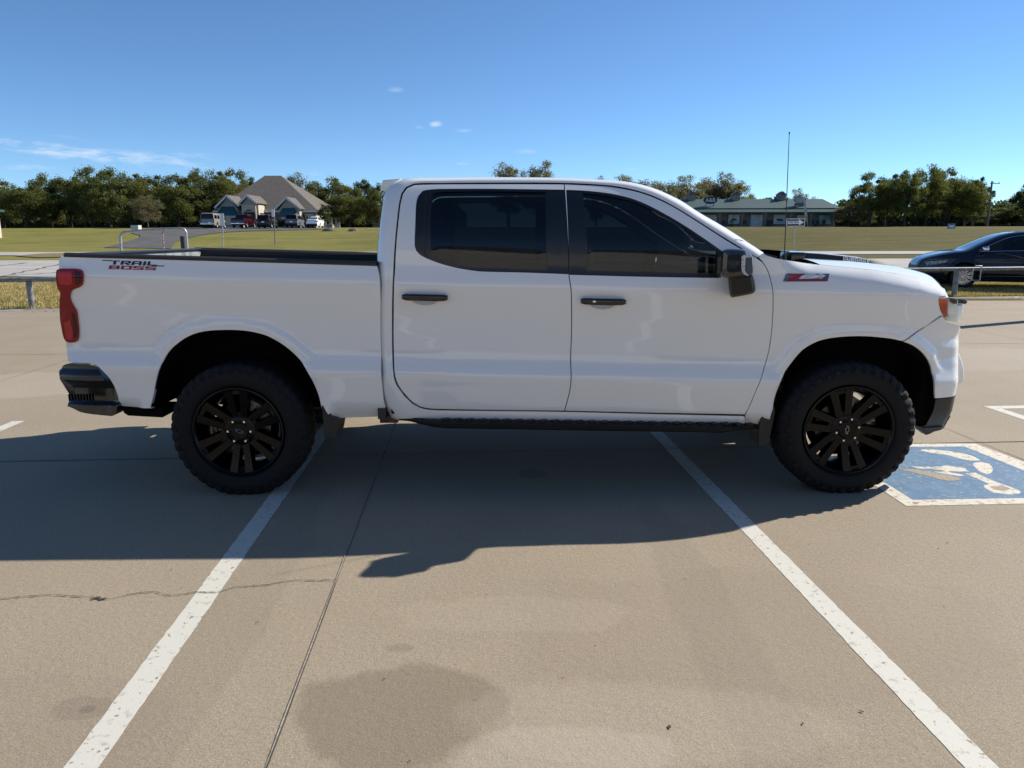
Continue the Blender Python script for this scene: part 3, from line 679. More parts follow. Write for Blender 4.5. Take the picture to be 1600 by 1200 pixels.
def Y0(x, z):
    x = np.asarray(x, float); z = np.asarray(z, float); zb = zbody(x, z)
    y = prof(zb)
    y = y+0.10*np.clip(-0.80-x, 0, 9)**2*8*0.4
    y = y+0.36*np.clip(x-3.85, 0, 9)**2+8.0*np.clip(x-4.45, 0, 0.3)**2
    return y
def PX(l, Yf=Y0): return np.array([px2xz(a, b, Yf) for a, b in l])
rear_arch = PX([(238, 640), (239, 620), (242, 600), (251, 570), (263, 551), (280, 535), (300, 523), (322, 517), (352, 515), (379, 515.8), (400, 519), (420, 525), (446, 540), (469, 562.5), (484, 588), (497, 616), (505, 640)])
front_arch = PX([(1208, 640), (1212, 620), (1221, 596), (1235, 568), (1254, 546), (1278, 533), (1305, 527.5), (1340, 525.5), (1375, 527.5), (1405, 532.5), (1430, 543), (1448, 562), (1457, 583), (1461, 605), (1461.5, 624)])
def flare(x, z, arch, w=0.23):
    q = np.stack([np.atleast_1d(x).ravel(), np.atleast_1d(z).ravel()], 1)
    d = dist_poly(q, arch, closed=False).reshape(np.shape(np.atleast_1d(x)))
    return d
def Yside(x, z):
    x = np.asarray(x, float); z = np.asarray(z, float)
    y = Y0(x, z)
    for arch in (rear_arch, front_arch):
        d = flare(x, z, arch); zb = zbody(x, z)
        k = (1-smoothstep(0.030, 0.095, d))*(1-smoothstep(1.22, 1.34, zb))
        target = 0.058+0.36*np.clip(x-3.85, 0, 9)**2+8.0*np.clip(x-4.45, 0, .3)**2
        y = y+(np.minimum(target, y)-y)*k
        y = y+0.006*(1-smoothstep(0.0, 0.012, d))
    return y

# fender / hood seam and the roll of the fender top
seam_px = [(1206, 402), (1224, 405.5), (1245, 408.5), (1261, 411), (1300, 415), (1357, 420.8), (1400, 427), (1430, 433), (1459, 442.8), (1474, 451), (1483, 463)]
seam = np.array([at(a, b, 0.13+0.36*max(0, at(a, b, .2)[0]-3.85)**2)[[0, 2]] for a, b in seam_px])
def Yfend(x, z):
    y = Yside(x, z); x = np.asarray(x, float); z = np.asarray(z, float)
    s = np.interp(x, seam[:, 0], seam[:, 1]); h = np.clip(z-(s-0.085), 0, 0.09)
    k = smoothstep(3.24, 3.5, x)
    return y+9.0*h*h*k
# ---- bed side
bed_px = [(96, 399), (130, 400.2), (300, 404.6), (450, 409), (586, 413.5), (589.5, 418), (592.5, 432), (593.5, 450), (594, 510), (595, 560), (596.5, 600), (599, 625), (602.5, 641), (601, 650.5), (560, 652), (519, 654), (511, 645), (504, 632)]
bed_px2 = [(239, 637.8), (215, 636), (188.5, 634), (184, 618), (178, 602), (167, 586), (152, 571), (146, 568.5), (107, 565), (105, 552), (103, 533), (97, 470), (94, 430), (92, 415), (92, 407)]
def Ybed(x, z):
    y = Yside(x, z); zb = zbody(np.asarray(x, float), np.asarray(z, float)); x = np.asarray(x, float)
    return y+0.012*(1-smoothstep(0.0, 0.03, np.abs(x-0.925)))
arch_mid = rear_arch[::-1]
bed_out = np.concatenate([spline(PX(bed_px, Ybed), 0.03, False), spline(arch_mid, 0.02, False)[1:-1], spline(PX(bed_px2, Ybed), 0.03, False)])
tl_px = [(90, 422), (95, 419.8), (112, 419.6), (124.5, 420.4), (129.5, 423.5), (131, 431), (130.8, 441), (127.5, 447.5), (114, 453.5), (111, 459), (111, 468), (116, 478), (120.5, 486), (123, 503), (124.3, 521), (122.5, 531), (118, 534.5), (106.5, 534), (101.5, 528), (98, 513), (95.7, 499), (94.6, 474), (95.8, 457), (91.5, 450), (89.3, 436)]
tl = spline(PX(tl_px, Ybed), 0.008, True, 60)
# the bed-side sheet stops at the lamp: cut by keeping the lamp proud of it
def bedside(mirror=(YC,)):
    return panel('bed_side', bed_out, Ybed, M_white, truck, gap=0.0, step=0.03, thick=0.03, off=TO, mirror=mirror)
bed_near, bed_far = bedside()
def side_panel(name, out, Yf, m, parents, inset=0.0, mirror=True, **k):
    """same panel on both flanks; parents = (near parent, far parent)"""
    return panel(name, out, Yf, m, parents[0], inset=inset, off=TO, mirror=(YC, parents[1]) if mirror else None, **k)
lamp = empty('tail_light', (0, 0, 0), parent=truck); lamp2 = empty('tail_light', (0, 0, 0), parent=truck)
side_panel('lens', tl, Ybed, M_red, (lamp, lamp2), inset=-0.012, gap=0.0, step=0.02, thick=0.03)
tin = spline(PX([(118, 423), (127, 425), (129, 432), (128.5, 441), (120, 446), (118.5, 434)], Ybed), 0.01, True, 60)
side_panel('dark_lens', tin, Ybed, M_redd, (lamp, lamp2), inset=-0.0145, gap=0, step=.02, thick=.004)
tin = spline(PX([(113, 486), (118, 492), (121.5, 508), (122, 522), (118, 529), (116, 508)], Ybed), 0.01, True, 60)
side_panel('dark_lens', tin, Ybed, M_redd, (lamp, lamp2), inset=-0.0145, gap=0, step=.02, thick=.004)

M_redl = mat('bright_red_lens', (0.50, 0.004, 0.014), 0.25, coat=0.2, bump=(90, .5, .002))
for q in ([(93, 424), (114, 424), (115.5, 438), (111.5, 445), (96, 444), (92.5, 436)], [(101.5, 504), (112, 500), (116.5, 524), (113, 530.5), (105.5, 529)]):
    side_panel('inner_reflector', spline(PX(q, Ybed), 0.01, True, 60), Ybed, M_redl, (lamp, lamp2), inset=-0.0145, gap=0, step=.02, thick=.004)
# ---- doors
belt_seam = [(881.5, 287.2), (884.5, 330), (888, 400), (889, 430.6), (892.3, 452.5), (893.2, 490), (893, 522), (891.5, 560), (892.5, 590), (890.5, 610), (886, 628), (882, 642.2)]
rd_top = [(647.5, 288.6), (636, 293.5), (629, 303), (625.5, 317)]
rd_rear = [(621.5, 350), (618, 390), (616, 430), (614.6, 470), (614.3, 522), (615, 560), (617, 588), (622.5, 603), (634, 618), (645, 629), (656, 635.5), (672, 638.8), (690, 639.6), (790, 641.2)]
fd_top = [(945, 290.6), (975, 294.8), (997.5, 299.8), (1020, 307.5), (1041, 317), (1063, 329.2), (1085, 343), (1128.7, 371), (1160, 390), (1181, 402)]
fd_front = [(1192, 410), (1200.5, 425), (1206, 445), (1208, 470), (1206.8, 505), (1203.5, 535), (1198.7, 559), (1192, 582), (1184.5, 603), (1174, 628), (1164, 648)]
rdoor = spline(PX([(881.5, 287.2), (760, 287)]+rd_top+rd_rear+belt_seam[::-1][:-1]), 0.03, True, 40)
fdoor = spline(PX(belt_seam+[(1020, 645.3)]+fd_front[::-1]+fd_top[::-1]), 0.03, True, 40)
rtrim = spline(PX([(883.6, 296.4), (760, 294.9), (690, 295.2), (673.7, 296), (660, 298.5), (653.5, 306), (650.3, 318), (648.8, 350), (648, 385), (650.5, 392), (656, 398), (669, 404.8), (690, 412.5), (713, 418.6), (733, 422), (752.5, 424.3), (820, 426), (888, 428.5)]), 0.02, True, 50)
ftrim = spline(PX([(884.5, 296.6), (910, 297.6), (936, 300), (960, 303.6), (985, 309.5), (1005, 317), (1023.7, 326), (1063, 348.2), (1095, 369), (1118, 385), (1129, 393), (1126, 415), (1124, 434.5), (1000, 432.4), (889, 429.5)]), 0.02, True, 50)
rglass = spline(PX([(852, 300.5), (760, 299), (690, 300.2), (676, 302.5), (673.5, 330), (672.8, 370), (673, 399), (690, 405.5), (716, 413), (745, 417.6), (800, 419.2), (853, 420.5)]), 0.02, True, 40)
fglass = spline(PX([(911, 301.8), (936, 304.2), (960, 308.2), (985, 314.3), (1005, 321.6), (1023, 330.6), (1063, 353), (1095, 374), (1120, 391), (1119.5, 412), (1118, 427), (1000, 424.2), (919.5, 422)]), 0.02, True, 40)
doors = {}
def shrinkgap(p, g): return shrink(p, g)
for nm, out, tr, gl in (('rear', rdoor, rtrim, rglass), ('front', fdoor, ftrim, fglass)):
    dn = empty('door', (0, 0, 0), parent=truck); df = empty('door', (0, 0, 0), parent=truck); doors[nm] = (dn, df)
    side_panel('door_panel', out, Yside, M_white, (dn, df), holes=[tr], gap=0.0028, step=0.03, thick=0.045)
    trs = side_panel('window_trim', tr, Yside, M_trim, (dn, df), holes=[gl], gap=0.0005, inset=0.003, step=0.05, thick=0.02)
    side_panel('window_glass', gl, Yside, M_tint, (dn, df), gap=0.0, inset=0.010, step=0.05, thick=0.001, wall=False)
    # dark rubber at the belt, drawn a little prouder
# quarter divider bar in the rear window, pillar applique
bar = spline(PX([(664.5, 303), (666.5, 303), (665, 330), (664, 372), (664.8, 396), (670, 404), (666, 402), (662.5, 396), (661.8, 372), (663, 330)]), 0.02, True, 60)
side_panel('window_bar', bar, Yside, M_black, doors['rear'], inset=-0.001, gap=0, step=.05, thick=.006)
for q, dd in (([(854, 299), (882, 299.8), (885.5, 340), (888.5, 425), (855, 424)], 'rear'), ([(887, 299.9), (908, 300.4), (916.5, 425.4), (891.5, 425)], 'front')):
    side_panel('pillar_trim', spline(PX(q), .05, True, 10), Yside, mat('pillar_black', (0.010, 0.011, 0.013), 0.28, coat=0.3), doors[dd], inset=0.001, gap=0.001, step=.06, thick=.004)
# door handles with their cups
M_cup = M_white
for (x0, x1, yc_, nm) in ((629, 700, 464, 'rear'), (907, 977, 470.5, 'front')):
    A, B = px2xz(x0, yc_-.6, Yside), px2xz(x1, yc_+.8, Yside); ang = math.atan2(B[1]-A[1], B[0]-A[0]); yb = float(Yside(*((A+B)/2)))
    for s in (0, 1):
        hb = MB(); Lh = np.linalg.norm(B-A); n = 14
        for i in range(n):
            pass
        P = []; 
        for i in range(n+1):
            t = i/n; c = A+(B-A)*t; out_ = -0.040+0.020*abs(2*t-1)**4; hw = 0.0205*(1-0.35*abs(2*t-1)**10); th = 0.013
            ring = []
            for k in range(10):
                a = 2*math.pi*k/10; ring.append((c[0], yb+out_+th*math.sin(a)*0.9, c[1]+hw*np.sign(math.cos(a))*abs(math.cos(a))**0.5))
            P.append(ring)
        V = [p for r in P for p in r]; F = [(i*10+k, i*10+(k+1) % 10, (i+1)*10+(k+1) % 10, (i+1)*10+k) for i in range(n) for k in range(10)]+[tuple(range(10)), tuple(n*10+k for k in range(10))]
        hb.add(V, F); hb.b2((A[0]+.01, yb-.03, A[1]-.012), (A[0]+.04, yb+.01, A[1]+.012)); hb.b2((B[0]-.04, yb-.03, B[1]-.012), (B[0]-.01, yb+.01, B[1]+.012))
        if s: hb.V = [(v[0], 2*YC-v[1], v[2]) for v in hb.V]
        hb.build('handle', M_gblack, doors[nm][s], smooth=True, off=TO)
        cup = MB(); c = (A+B)/2; prv = []
        rings = []
        for j, (sc, dy) in enumerate(((1.0, -0.0015), (0.93, -0.004), (0.80, -0.001), (0.0, 0.0))):
            rings.append([(c[0]+0.088*sc*math.cos(a), yb+dy, c[1]+0.049*sc*math.sin(a)) for a in np.linspace(0, 2*math.pi, 33)[:-1]])
        V = [p for r in rings for p in r]; F = [(j*32+k, j*32+(k+1) % 32, (j+1)*32+(k+1) % 32, (j+1)*32+k) for j in range(3) for k in range(32)]
        cup.add(V, F)
        if s: cup.V = [(v[0], 2*YC-v[1], v[2]) for v in cup.V]
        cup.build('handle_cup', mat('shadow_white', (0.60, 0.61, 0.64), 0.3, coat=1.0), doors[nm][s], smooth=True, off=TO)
# small key-cylinder cap on the front handle
kc = MB(); p = px2xz(927, 470, Yside); kc.box((p[0], float(Yside(*p))-.055, p[1]), (.018, .006, .012)); kc.build('key_cover', M_chrome, doors['front'][0], off=TO, bevel=.001)

# ---- front fender
fend_px = [(1191.8, 395.2), (1199, 398.8)]+seam_px[0:10]+[(1478, 456), (1481.5, 461.5), (1467.5, 464.5), (1466.5, 470), (1469, 482), (1472, 491.5), (1411.5, 532.8)]
fa = front_arch
ia = int(np.argmin(np.linalg.norm(fa-px2xz(1411.5, 533.3, Yside), axis=1)))
fa_s = spline(fa, 0.02, False); ja = int(np.argmin(np.linalg.norm(fa_s-px2xz(1410.5, 533.6, Yside), axis=1)))
def PXf(l): return np.array([px2xz(a, b, Yfend) for a, b in l])
f1 = PXf(fend_px); 
for i, (a, b) in enumerate(seam_px[:10]): f1[2+i] = seam[i]
f3 = PXf([(1205, 648), (1200, 660), (1196, 663.5), (1163.8, 663.2), (1164.3, 649)]+fd_front[::-1][1:]+[(1184.6, 401.9)])
fend_out = np.concatenate([spline(f1, 0.03, False, 35), fa_s[:ja][::-1], spline(f3, 0.03, False, 35)])
side_panel('front_fender', fend_out, Yfend, M_white, (truck, truck), gap=0.0028, step=0.025, thick=0.05)
# ---- front bumper skin
bp_px = [(1412.5, 533.4), (1472.3, 494), (1477, 499), (1482, 503), (1491, 506), (1497.5, 507.3), (1501, 514), (1502.3, 522), (1502.5, 535), (1501.5, 548), (1501.2, 558), (1504.5, 568), (1506.2, 580), (1505.5, 596), (1503, 608), (1500.5, 616), (1498, 619), (1480, 621.2), (1461.5, 622.6)]
def Ybump(x, z):
    y = Yside(x, z); x = np.asarray(x, float); z = np.asarray(z, float)
    return y+0.02*np.exp(-((z-0.955)/.04)**2)*smoothstep(4.2, 4.5, x)-0.012*np.exp(-((z-0.78)/.05)**2)*smoothstep(4.3, 4.5, x)
def PXb(l): return np.array([px2xz(a, b, Ybump) for a, b in l])
bump_out = np.concatenate([spline(PXb(bp_px), 0.025, False, 50), fa_s[ja:][::-1]])
side_panel('front_bumper', bump_out, Ybump, M_white, (truck, truck), gap=0.0022, step=0.025, thick=0.05)
val_px = [(1461, 623.8), (1480, 622.3), (1499.5, 619.5), (1503, 622), (1503.5, 632), (1499, 645), (1492, 657), (1485, 664), (1474, 669), (1466, 671), (1452, 678), (1446.5, 679.5), (1437, 672), (1436, 667), (1446, 664.5), (1453, 652), (1459, 638)]
side_panel('lower_valance', spline(PXb(val_px), .02, True, 40), Ybump, mat('valance_black', (.007, .007, .008), .5, coat=.08), (truck, truck), inset=-.003, gap=0, step=.03, thick=.06)
side_panel('skid_lip', spline(PXb([(1440, 668), (1478, 664), (1487, 656), (1490, 652), (1489, 660), (1482, 666.5), (1465, 672), (1449, 674)]), .02, True, 40), Ybump, M_black, (truck, truck), inset=-.012, gap=0, step=.03, thick=.02)
side_panel('inner_fender', spline(np.array([at(a, b, .20)[[0, 2]] for a, b in [(1444, 560), (1464, 590), (1466, 625), (1462, 648), (1450, 665), (1440, 668), (1436, 640)]]), .03, True, 60), lambda x, z: 0*np.asarray(x, float)+.20, M_dark, (truck, truck), gap=0, step=.05, thick=.25)
for s in (0, 1):
    fb = MB(); q = [at(a, b, .34)[[0, 2]] for a, b in ((1484, 592), (1492, 600), (1500, 600.5), (1505.5, 595), (1507, 580), (1504, 566), (1499, 552), (1490, 545))]; fb.prism([tuple(p) for p in q], .335, .55)
    if s: fb.V = [(v[0], 2*YC-v[1], v[2]) for v in fb.V]
    fb.build('bumper_fin', M_white, truck, off=TO, bevel=.012)
# ---- headlight
hl_px = [(1467.8, 464.8), (1484, 464.2), (1490, 465.4), (1496, 466.6), (1499, 469.5), (1498.8, 474), (1498, 482), (1497.5, 495), (1497, 502.5), (1493, 504), (1484, 502), (1477.5, 497), (1472.8, 491), (1469, 481), (1467, 470)]
hl = empty('headlight', (0, 0, 0), parent=truck); hl2 = empty('headlight', (0, 0, 0), parent=truck)
side_panel('housing', spline(PX(hl_px), .015, True, 50), Yside, mat('lamp_chrome', (0.92, 0.93, 0.95), 0.3, metal=.25, bump=(40, .6, .01)), (hl, hl2), inset=.012, gap=0.002, step=.015, thick=.03)
side_panel('amber_reflector', spline(PX([(1468.5, 467.5), (1481.5, 467), (1482, 480), (1481.5, 493.5), (1478, 496), (1473.5, 490.5), (1470, 481)]), .015, True, 50), Yside, M_amber, (hl, hl2), inset=.006, gap=0, step=.02, thick=.004)
side_panel('black_brow', spline(PX([(1484.5, 465.8), (1490, 466.5), (1496.5, 468.5), (1496, 474.8), (1492, 475.0), (1488, 473.5), (1485.5, 471)]), .01, True, 50), Yside, M_gblack, (hl, hl2), inset=.004, gap=0, step=.02, thick=.004)
side_panel('light_bar', spline(PX([(1483, 491), (1495, 492), (1494, 497), (1488, 498), (1482, 496)]), .01, True, 50), Yside, mat('white_lens', (0.85, 0.86, 0.88), 0.1, coat=1), (hl, hl2), inset=.003, gap=0, step=.02, thick=.004)
side_panel('lens_cover', spline(PX(hl_px), .015, True, 50), Yside, M_clear, (hl, hl2), inset=-.002, gap=0.001, step=.02, thick=.004, wall=False)

for s in (0, 1):
    bw = MB(); A, B = at(1488, 466.3, .26), at(1500, 473.5, .33); bw.prism([(A[0], A[2]), (B[0]-.02, A[2]-.006), (B[0], A[2]-.02), (B[0]-.01, B[2]), (A[0]+.01, B[2]+.006)], .25, .44)
    if s: bw.V = [(v[0], 2*YC-v[1], v[2]) for v in bw.V]
    bw.build('brow', M_gblack, (hl, hl2)[s], off=TO, bevel=.004)
    bw = MB(); A, B = at(1488, 476, .26), at(1496.5, 500, .31); bw.prism([(A[0], A[2]), (B[0], A[2]), (B[0]-.004, (A[2]+B[2])/2), (B[0]-.01, B[2]), (A[0]-.01, B[2])], .262, .44)
    if s: bw.V = [(v[0], 2*YC-v[1], v[2]) for v in bw.V]
    bw.build('projector_lens', MATS['lamp_chrome'], (hl, hl2)[s], off=TO, bevel=.008)
# ---- cab frame: roof rail, pillars, rocker as one sweep round the doors
pairs = [  # door-side line (px), outer edge (px), outer depth y
 (1183, 402.2, 1191.2, 394.2, .16), (1160, 388, 1170, 380.4, .20), (1128, 368.6, 1131, 355.6, .25), (1085, 341.2, 1086, 329.5, .29), (1063, 327.4, 1064, 314.5, .30), (1041, 315.2, 1040, 302.3, .31),
 (1020, 305.6, 1018, 293.2, .315), (997, 297.8, 990, 285.8, .32), (975, 292.8, 961, 282, .325), (945, 288.8, 921, 280, .33), (881, 285.6, 877, 277.8, .33), (760, 285.2, 755, 277, .33), (690, 285.8, 680, 277.8, .33),
 (647, 286.8, 630, 279.8, .33), (634, 292, 614, 289, .32), (627, 302, 602, 301.5, .30), (623.4, 317, 598.8, 318, .27), (619.5, 350, 594.5, 350, .24), (616, 390, 590.5, 388, .21), (614, 430, 589.5, 430, .19), (612.5, 470, 590, 470, .18), (612.3, 522, 591, 522, .18),
 (613, 560, 592, 560, .18), (615, 589, 594, 592, .18), (620.5, 604, 598, 620, .17), (632, 619.5, 604, 640, .16), (644, 631, 611, 652, .14), (656, 637.5, 622, 656.5, .13), (672, 640.6, 650, 658, .12), (700, 641.6, 700, 659, .12), (882, 643.8, 882, 661.8, .12), (1020, 647.2, 1020, 663.5, .12), (1163, 650.4, 1163, 664.2, .12)]
pp = []
for (a, b, c, d, ys) in pairs:
    l = px2xz(a, b, Yside); s = at(c, d, ys); pp.append([l[0], float(Yside(*l)), l[1], s[0], s[1], s[2]])
pp = spline(np.array(pp), 0.06, False, 400)
M_ = 9; R = []
for r in pp:
    L_, S_ = r[:3], r[3:]; row = [(L_[0], L_[1]+.03, L_[2])]
    for j in range(M_):
        t = j/(M_-1)*math.pi/2; a, c = math.sin(t), 1-math.cos(t)
        row.append((L_[0]+(S_[0]-L_[0])*a, L_[1]+(S_[1]-L_[1])*c, L_[2]+(S_[2]-L_[2])*a))
    R.append(row)
R = np.array(R)
grid_obj('cab_frame', R, M_white, truck, off=TO, flip=True)
R2 = R.copy(); R2[..., 1] = 2*YC-R2[..., 1]; grid_obj('cab_frame', R2, M_white, truck, off=TO)
# roof skin and rear wall continue from the outer edge
S = pp[:, 3:]
i_head = int(np.argmin(np.abs(S[:, 0]-at(1040, 302.3, .31)[0])+10*(S[:, 2] < 1.6)))
i_back = int(np.argmin(np.linalg.norm(S-at(614, 289, .32), axis=1)))
def across(i0, i1, crown, n=16):
    G = []
    for i in range(i0, i1+1):
        s = S[i]; row = []
        for k in range(n+1):
            t = k/n; y = s[1]+(2*YC-2*s[1])*t; row.append((s[0]+crown[0]*4*t*(1-t), y, s[2]+crown[1]*4*t*(1-t)))
        G.append(row)
    return np.array(G)
grid_obj('roof', across(i_head, i_back, (0, .022)), M_white, truck, off=TO, flip=True)
grid_obj('windshield', across(0, i_head, (.02, .0)), M_shade, truck, off=TO, flip=True)
i_belt = int(np.argmin(np.linalg.norm(S-at(589.5, 430, .19), axis=1))); i_low = int(np.argmin(np.linalg.norm(S-at(604, 640, .16), axis=1)))
i_wt = int(np.argmin(np.linalg.norm(S-at(598.8, 318, .27), axis=1)))
G = across(i_back, i_low, (-.02, 0)); 
mi = []
for i in range(G.shape[0]-1):
    for k in range(16): mi.append(1 if (i_wt-i_back) <= i < (i_belt-i_back-1) and 3 <= k <= 12 else 0)
grid_obj('cab_back', G, None, truck, off=TO, midx=mi, mats=[M_white, M_tint], flip=True)
# roof-edge spoiler at the back of the roof
sp = MB(); q = [at(a, b, .36)[[0, 2]] for a, b in ((598.5, 281.5), (628, 278.8), (616, 288.5), (601.5, 301), (596, 294))]
sp.prism([tuple(p) for p in q], .34, 2*YC-.34); sp.build('roof_spoiler', M_white, truck, off=TO, bevel=.006)

# ---- hood
H_n = 40
def seam_at(x): return np.interp(x, seam[:, 0], seam[:, 1])
def Ys_at(x): return 0.135+0.36*np.maximum(0, x-3.85)**2+7*np.maximum(0, x-4.38)**2
crown_pts = np.array([at(a, b, .50)[[0, 2]] for a, b in ((1258, 403.5), (1320, 407.2), (1393, 414.5), (1420, 419.8), (1448, 426.2), (1474, 436.5), (1488.6, 448), (1498, 459))])
x0h, x1h = at(1250, 404, .5)[0], crown_pts[-1][0]
R = []
for x in np.linspace(x0h-0.02, x1h, 46):
    ys = Ys_at(x) if x < seam[-1, 0] else Ys_at(x); zs = seam_at(x); zc = np.interp(x, crown_pts[:, 0], crown_pts[:, 1])
    if x > seam[-1, 0]: zs = min(zs, zc)-0.9*(x-seam[-1, 0])
    row = [(x, ys-.006, zs-.022)]
    for y in np.concatenate([np.linspace(0, .30, 10), np.linspace(.33, .42, 6), np.linspace(.45, YC-ys if YC-ys > .5 else .6, 8)]):
        yy = ys+y; t = min(1, y/.34); z = zs+(zc-zs)*(1-(1-t)**2)
        row.append((x, min(yy, YC), z))
    row[-1] = (x, YC, row[-1][2]+.0)
    R.append(row+[(x, 2*YC-p[1], p[2]) for p in row[-2::-1]])
hood = grid_obj('hood', np.array(R), M_white, truck, off=TO, flip=False)
bm = bmesh.new(); bm.from_mesh(hood.data); bmesh.ops.recalc_face_normals(bm, faces=bm.faces)
if sum(f.normal.z for f in bm.faces) < 0: bmesh.ops.reverse_faces(bm, faces=bm.faces)
bm.to_mesh(hood.data); bm.free()
# raised centre bulge with black flanks
bl = [(1236, 393.4), (1250, 394), (1285, 396.2), (1320, 399.8), (1345, 403), (1368, 407.2), (1385, 411.5), (1399, 416)]
M_bkd = mat('flank_black', (0.010, 0.012, 0.016), .6)
top = np.array([at(a, b, .60)[[0, 2]] for a, b in bl])
R = []; RT_ = []
for x, z in top:
    zc = np.interp(x, crown_pts[:, 0], crown_pts[:, 1])-.03
    R.append([(x, .575, zc), (x, .60, z-.004), (x, .61, z)])
    RT_.append([(x, .61, z), (x, .64, z+.004), (x, YC, z+.006), (x, 2*YC-.64, z+.004), (x, 2*YC-.61, z)])
hs = grid_obj('hood_scoop_flank', np.array(R), M_bkd, truck, off=TO, flip=True); R2 = np.array(R); R2[..., 1] = 2*YC-R2[..., 1]; grid_obj('hood_scoop_flank', R2, M_bkd, truck, off=TO)
grid_obj('hood_scoop', np.array(RT_), M_white, truck, off=TO)
wl = MB()
pa, pb = at(1317, 403.2, .585), at(1359, 409.5, .585)
Lw = np.linalg.norm(pb-pa); slope = (pb[2]-pa[2])/(pb[0]-pa[0]); hgt = .026
letters(wl, 'DURAMAX', 0, 0, Lw/8.6, hgt, Lw/8.6*.22, 0.2, lambda x, z: (pa[0]+x, .578+.4*z, pa[2]-.012+x*slope+z))
wl.build('hood_lettering', mat('white_lettering', (0.8, 0.8, 0.8), .5), truck, off=TO)
# cowl, wipers
cw = MB(); c0 = at(1206, 402, .3)
cw.b2((c0[0]-.05, .22, 1.30), (x0h+.02, 2*YC-.22, c0[2]-.035)); cw.build('cowl', M_black, truck, off=TO, bevel=.01)
ck = MB(); 
for y in (.55, 1.3): ck.tube([(c0[0]+.12, y, c0[2]-.01), (c0[0]+.0, y+.1, c0[2]+.02), (c0[0]-.12, y+.5, c0[2]+.035)], .010, 6)
ck.b2((at(1229, 400, .5)[0], .42, 1.38), (at(1250, 400, .5)[0], .62, at(1240, 393.8, .5)[2])); ck.build('wiper', M_gblack, truck, off=TO, bevel=.004)
# antenna
an = MB(); a0, a1 = at(1225.5, 405, .26), at(1233.2, 209.5, .26)
an.tube([a0-np.array([0, 0, .02]), a0+np.array([0, 0, .03])], [.014, .009], 10); an.tube([a0, a0+(a1-a0)*.55, a1], [.0032, .0026, .0019], 6); an.tube([a1, a1+np.array([0, 0, .012])], [.004, .004], 6)
an.tube([a0+(a1-a0)*.475, a0+(a1-a0)*.492], .0055, 6)
an.build('antenna', M_black, truck, off=TO)
# ---- front face: grille and bumper bar, between the two flanks
fn = MB()
fx = 4.49
fn.prism([(fx-.10, .72), (fx-.02, .62), (fx+.055, .72), (fx+.065, .84), (fx+.03, .92), (fx-.10, .92)], .47, 2*YC-.47)
fn.build('bumper_bar', M_white, truck, off=TO, bevel=.02)
gr = MB(); gr.b2((fx-.12, .45, .92), (fx-.04, 2*YC-.45, 1.16))
for k in range(5): gr.b2((fx-.04, .45, .94+k*.045), (fx-.005, 2*YC-.45, .965+k*.045))
gr.build('grille', M_gblack, truck, off=TO, bevel=.004)
# ---- bed: rail caps, inner walls, floor, tailgate
rail = [(95, 398.4), (130, 399.4), (300, 403.9), (450, 408.3), (588, 412.6)]
rl = np.array([at(a, b, .05)[[0, 2]] for a, b in rail])
R = []
for x in np.linspace(rl[0, 0]+.005, rl[-1, 0], 24):
    z = np.interp(x, rl[:, 0], rl[:, 1]); yb = float(Ybed(x, z-.01))
    R.append([(x, yb-.004, z-.012), (x, yb-.005, z+.004), (x, yb+.012, z+.014), (x, yb+.08, z+.012), (x, yb+.10, z-.004), (x, yb+.10, z-.05)])
R = np.array(R); grid_obj('bed_rail_cap', R, M_black, truck, off=TO, flip=True)
R2 = R.copy(); R2[..., 1] = 2*YC-R2[..., 1]; grid_obj('bed_rail_cap', R2, M_black, truck, off=TO)
bx0, bx1 = rl[0, 0]+.06, rl[-1, 0]-.02; zt = 1.43
M_liner = mat('black_bed_liner', (0.010, 0.010, 0.011), .75, bump=(150, .5, .003))
bd = MB()
for y in (.18, 2*YC-.18): bd.b2((bx0, y-.015, 1.06), (bx1, y+.015, zt))
bd.b2((bx0, .44, .86), (bx1, 2*YC-.44, .90)); bd.b2((bx1-.05, .16, .90), (bx1, 2*YC-.16, zt-.01))
for s in (0, 1):
    y0, y1 = (.195, .46) if s == 0 else (2*YC-.46, 2*YC-.195); bd.b2((-.5, y0, 1.06), (.5, y1, 1.12))
for k in range(12): y = .5+k*.095; bd.b2((bx0+.02, y-.02, .90), (bx1-.06, y+.02, .912))
bd.build('bed_liner', M_liner, truck, off=TO)
tg = empty('tailgate', (0, 0, 0), parent=truck)
gx = rl[0, 0]; gz = rl[0, 1]
t1 = MB(); t1.b2((gx-.005, .125, .83), (gx+.055, 2*YC-.125, gz-.012)); t1.build('gate_panel', M_white, tg, off=TO, bevel=.012)
t2 = MB(); t2.b2((gx+.056, .15, .92), (gx+.066, 2*YC-.15, gz-.02)); t2.build('gate_liner', mat('grey_gate_liner', (0.30, 0.32, 0.33), .45, noise=(8, (.12, .14, .14), .45, .55)), tg, off=TO)
t3 = MB(); t3.b2((gx-.03, .13, gz-.012), (gx+.07, 2*YC-.13, gz+.008)); t3.build('gate_cap', M_trim, tg, off=TO, bevel=.006)
t4 = MB(); t4.b2((gx-.012, YC-.14, 1.28), (gx-.006, YC+.14, 1.36)); t4.build('gate_handle', M_gblack, tg, off=TO, bevel=.002)
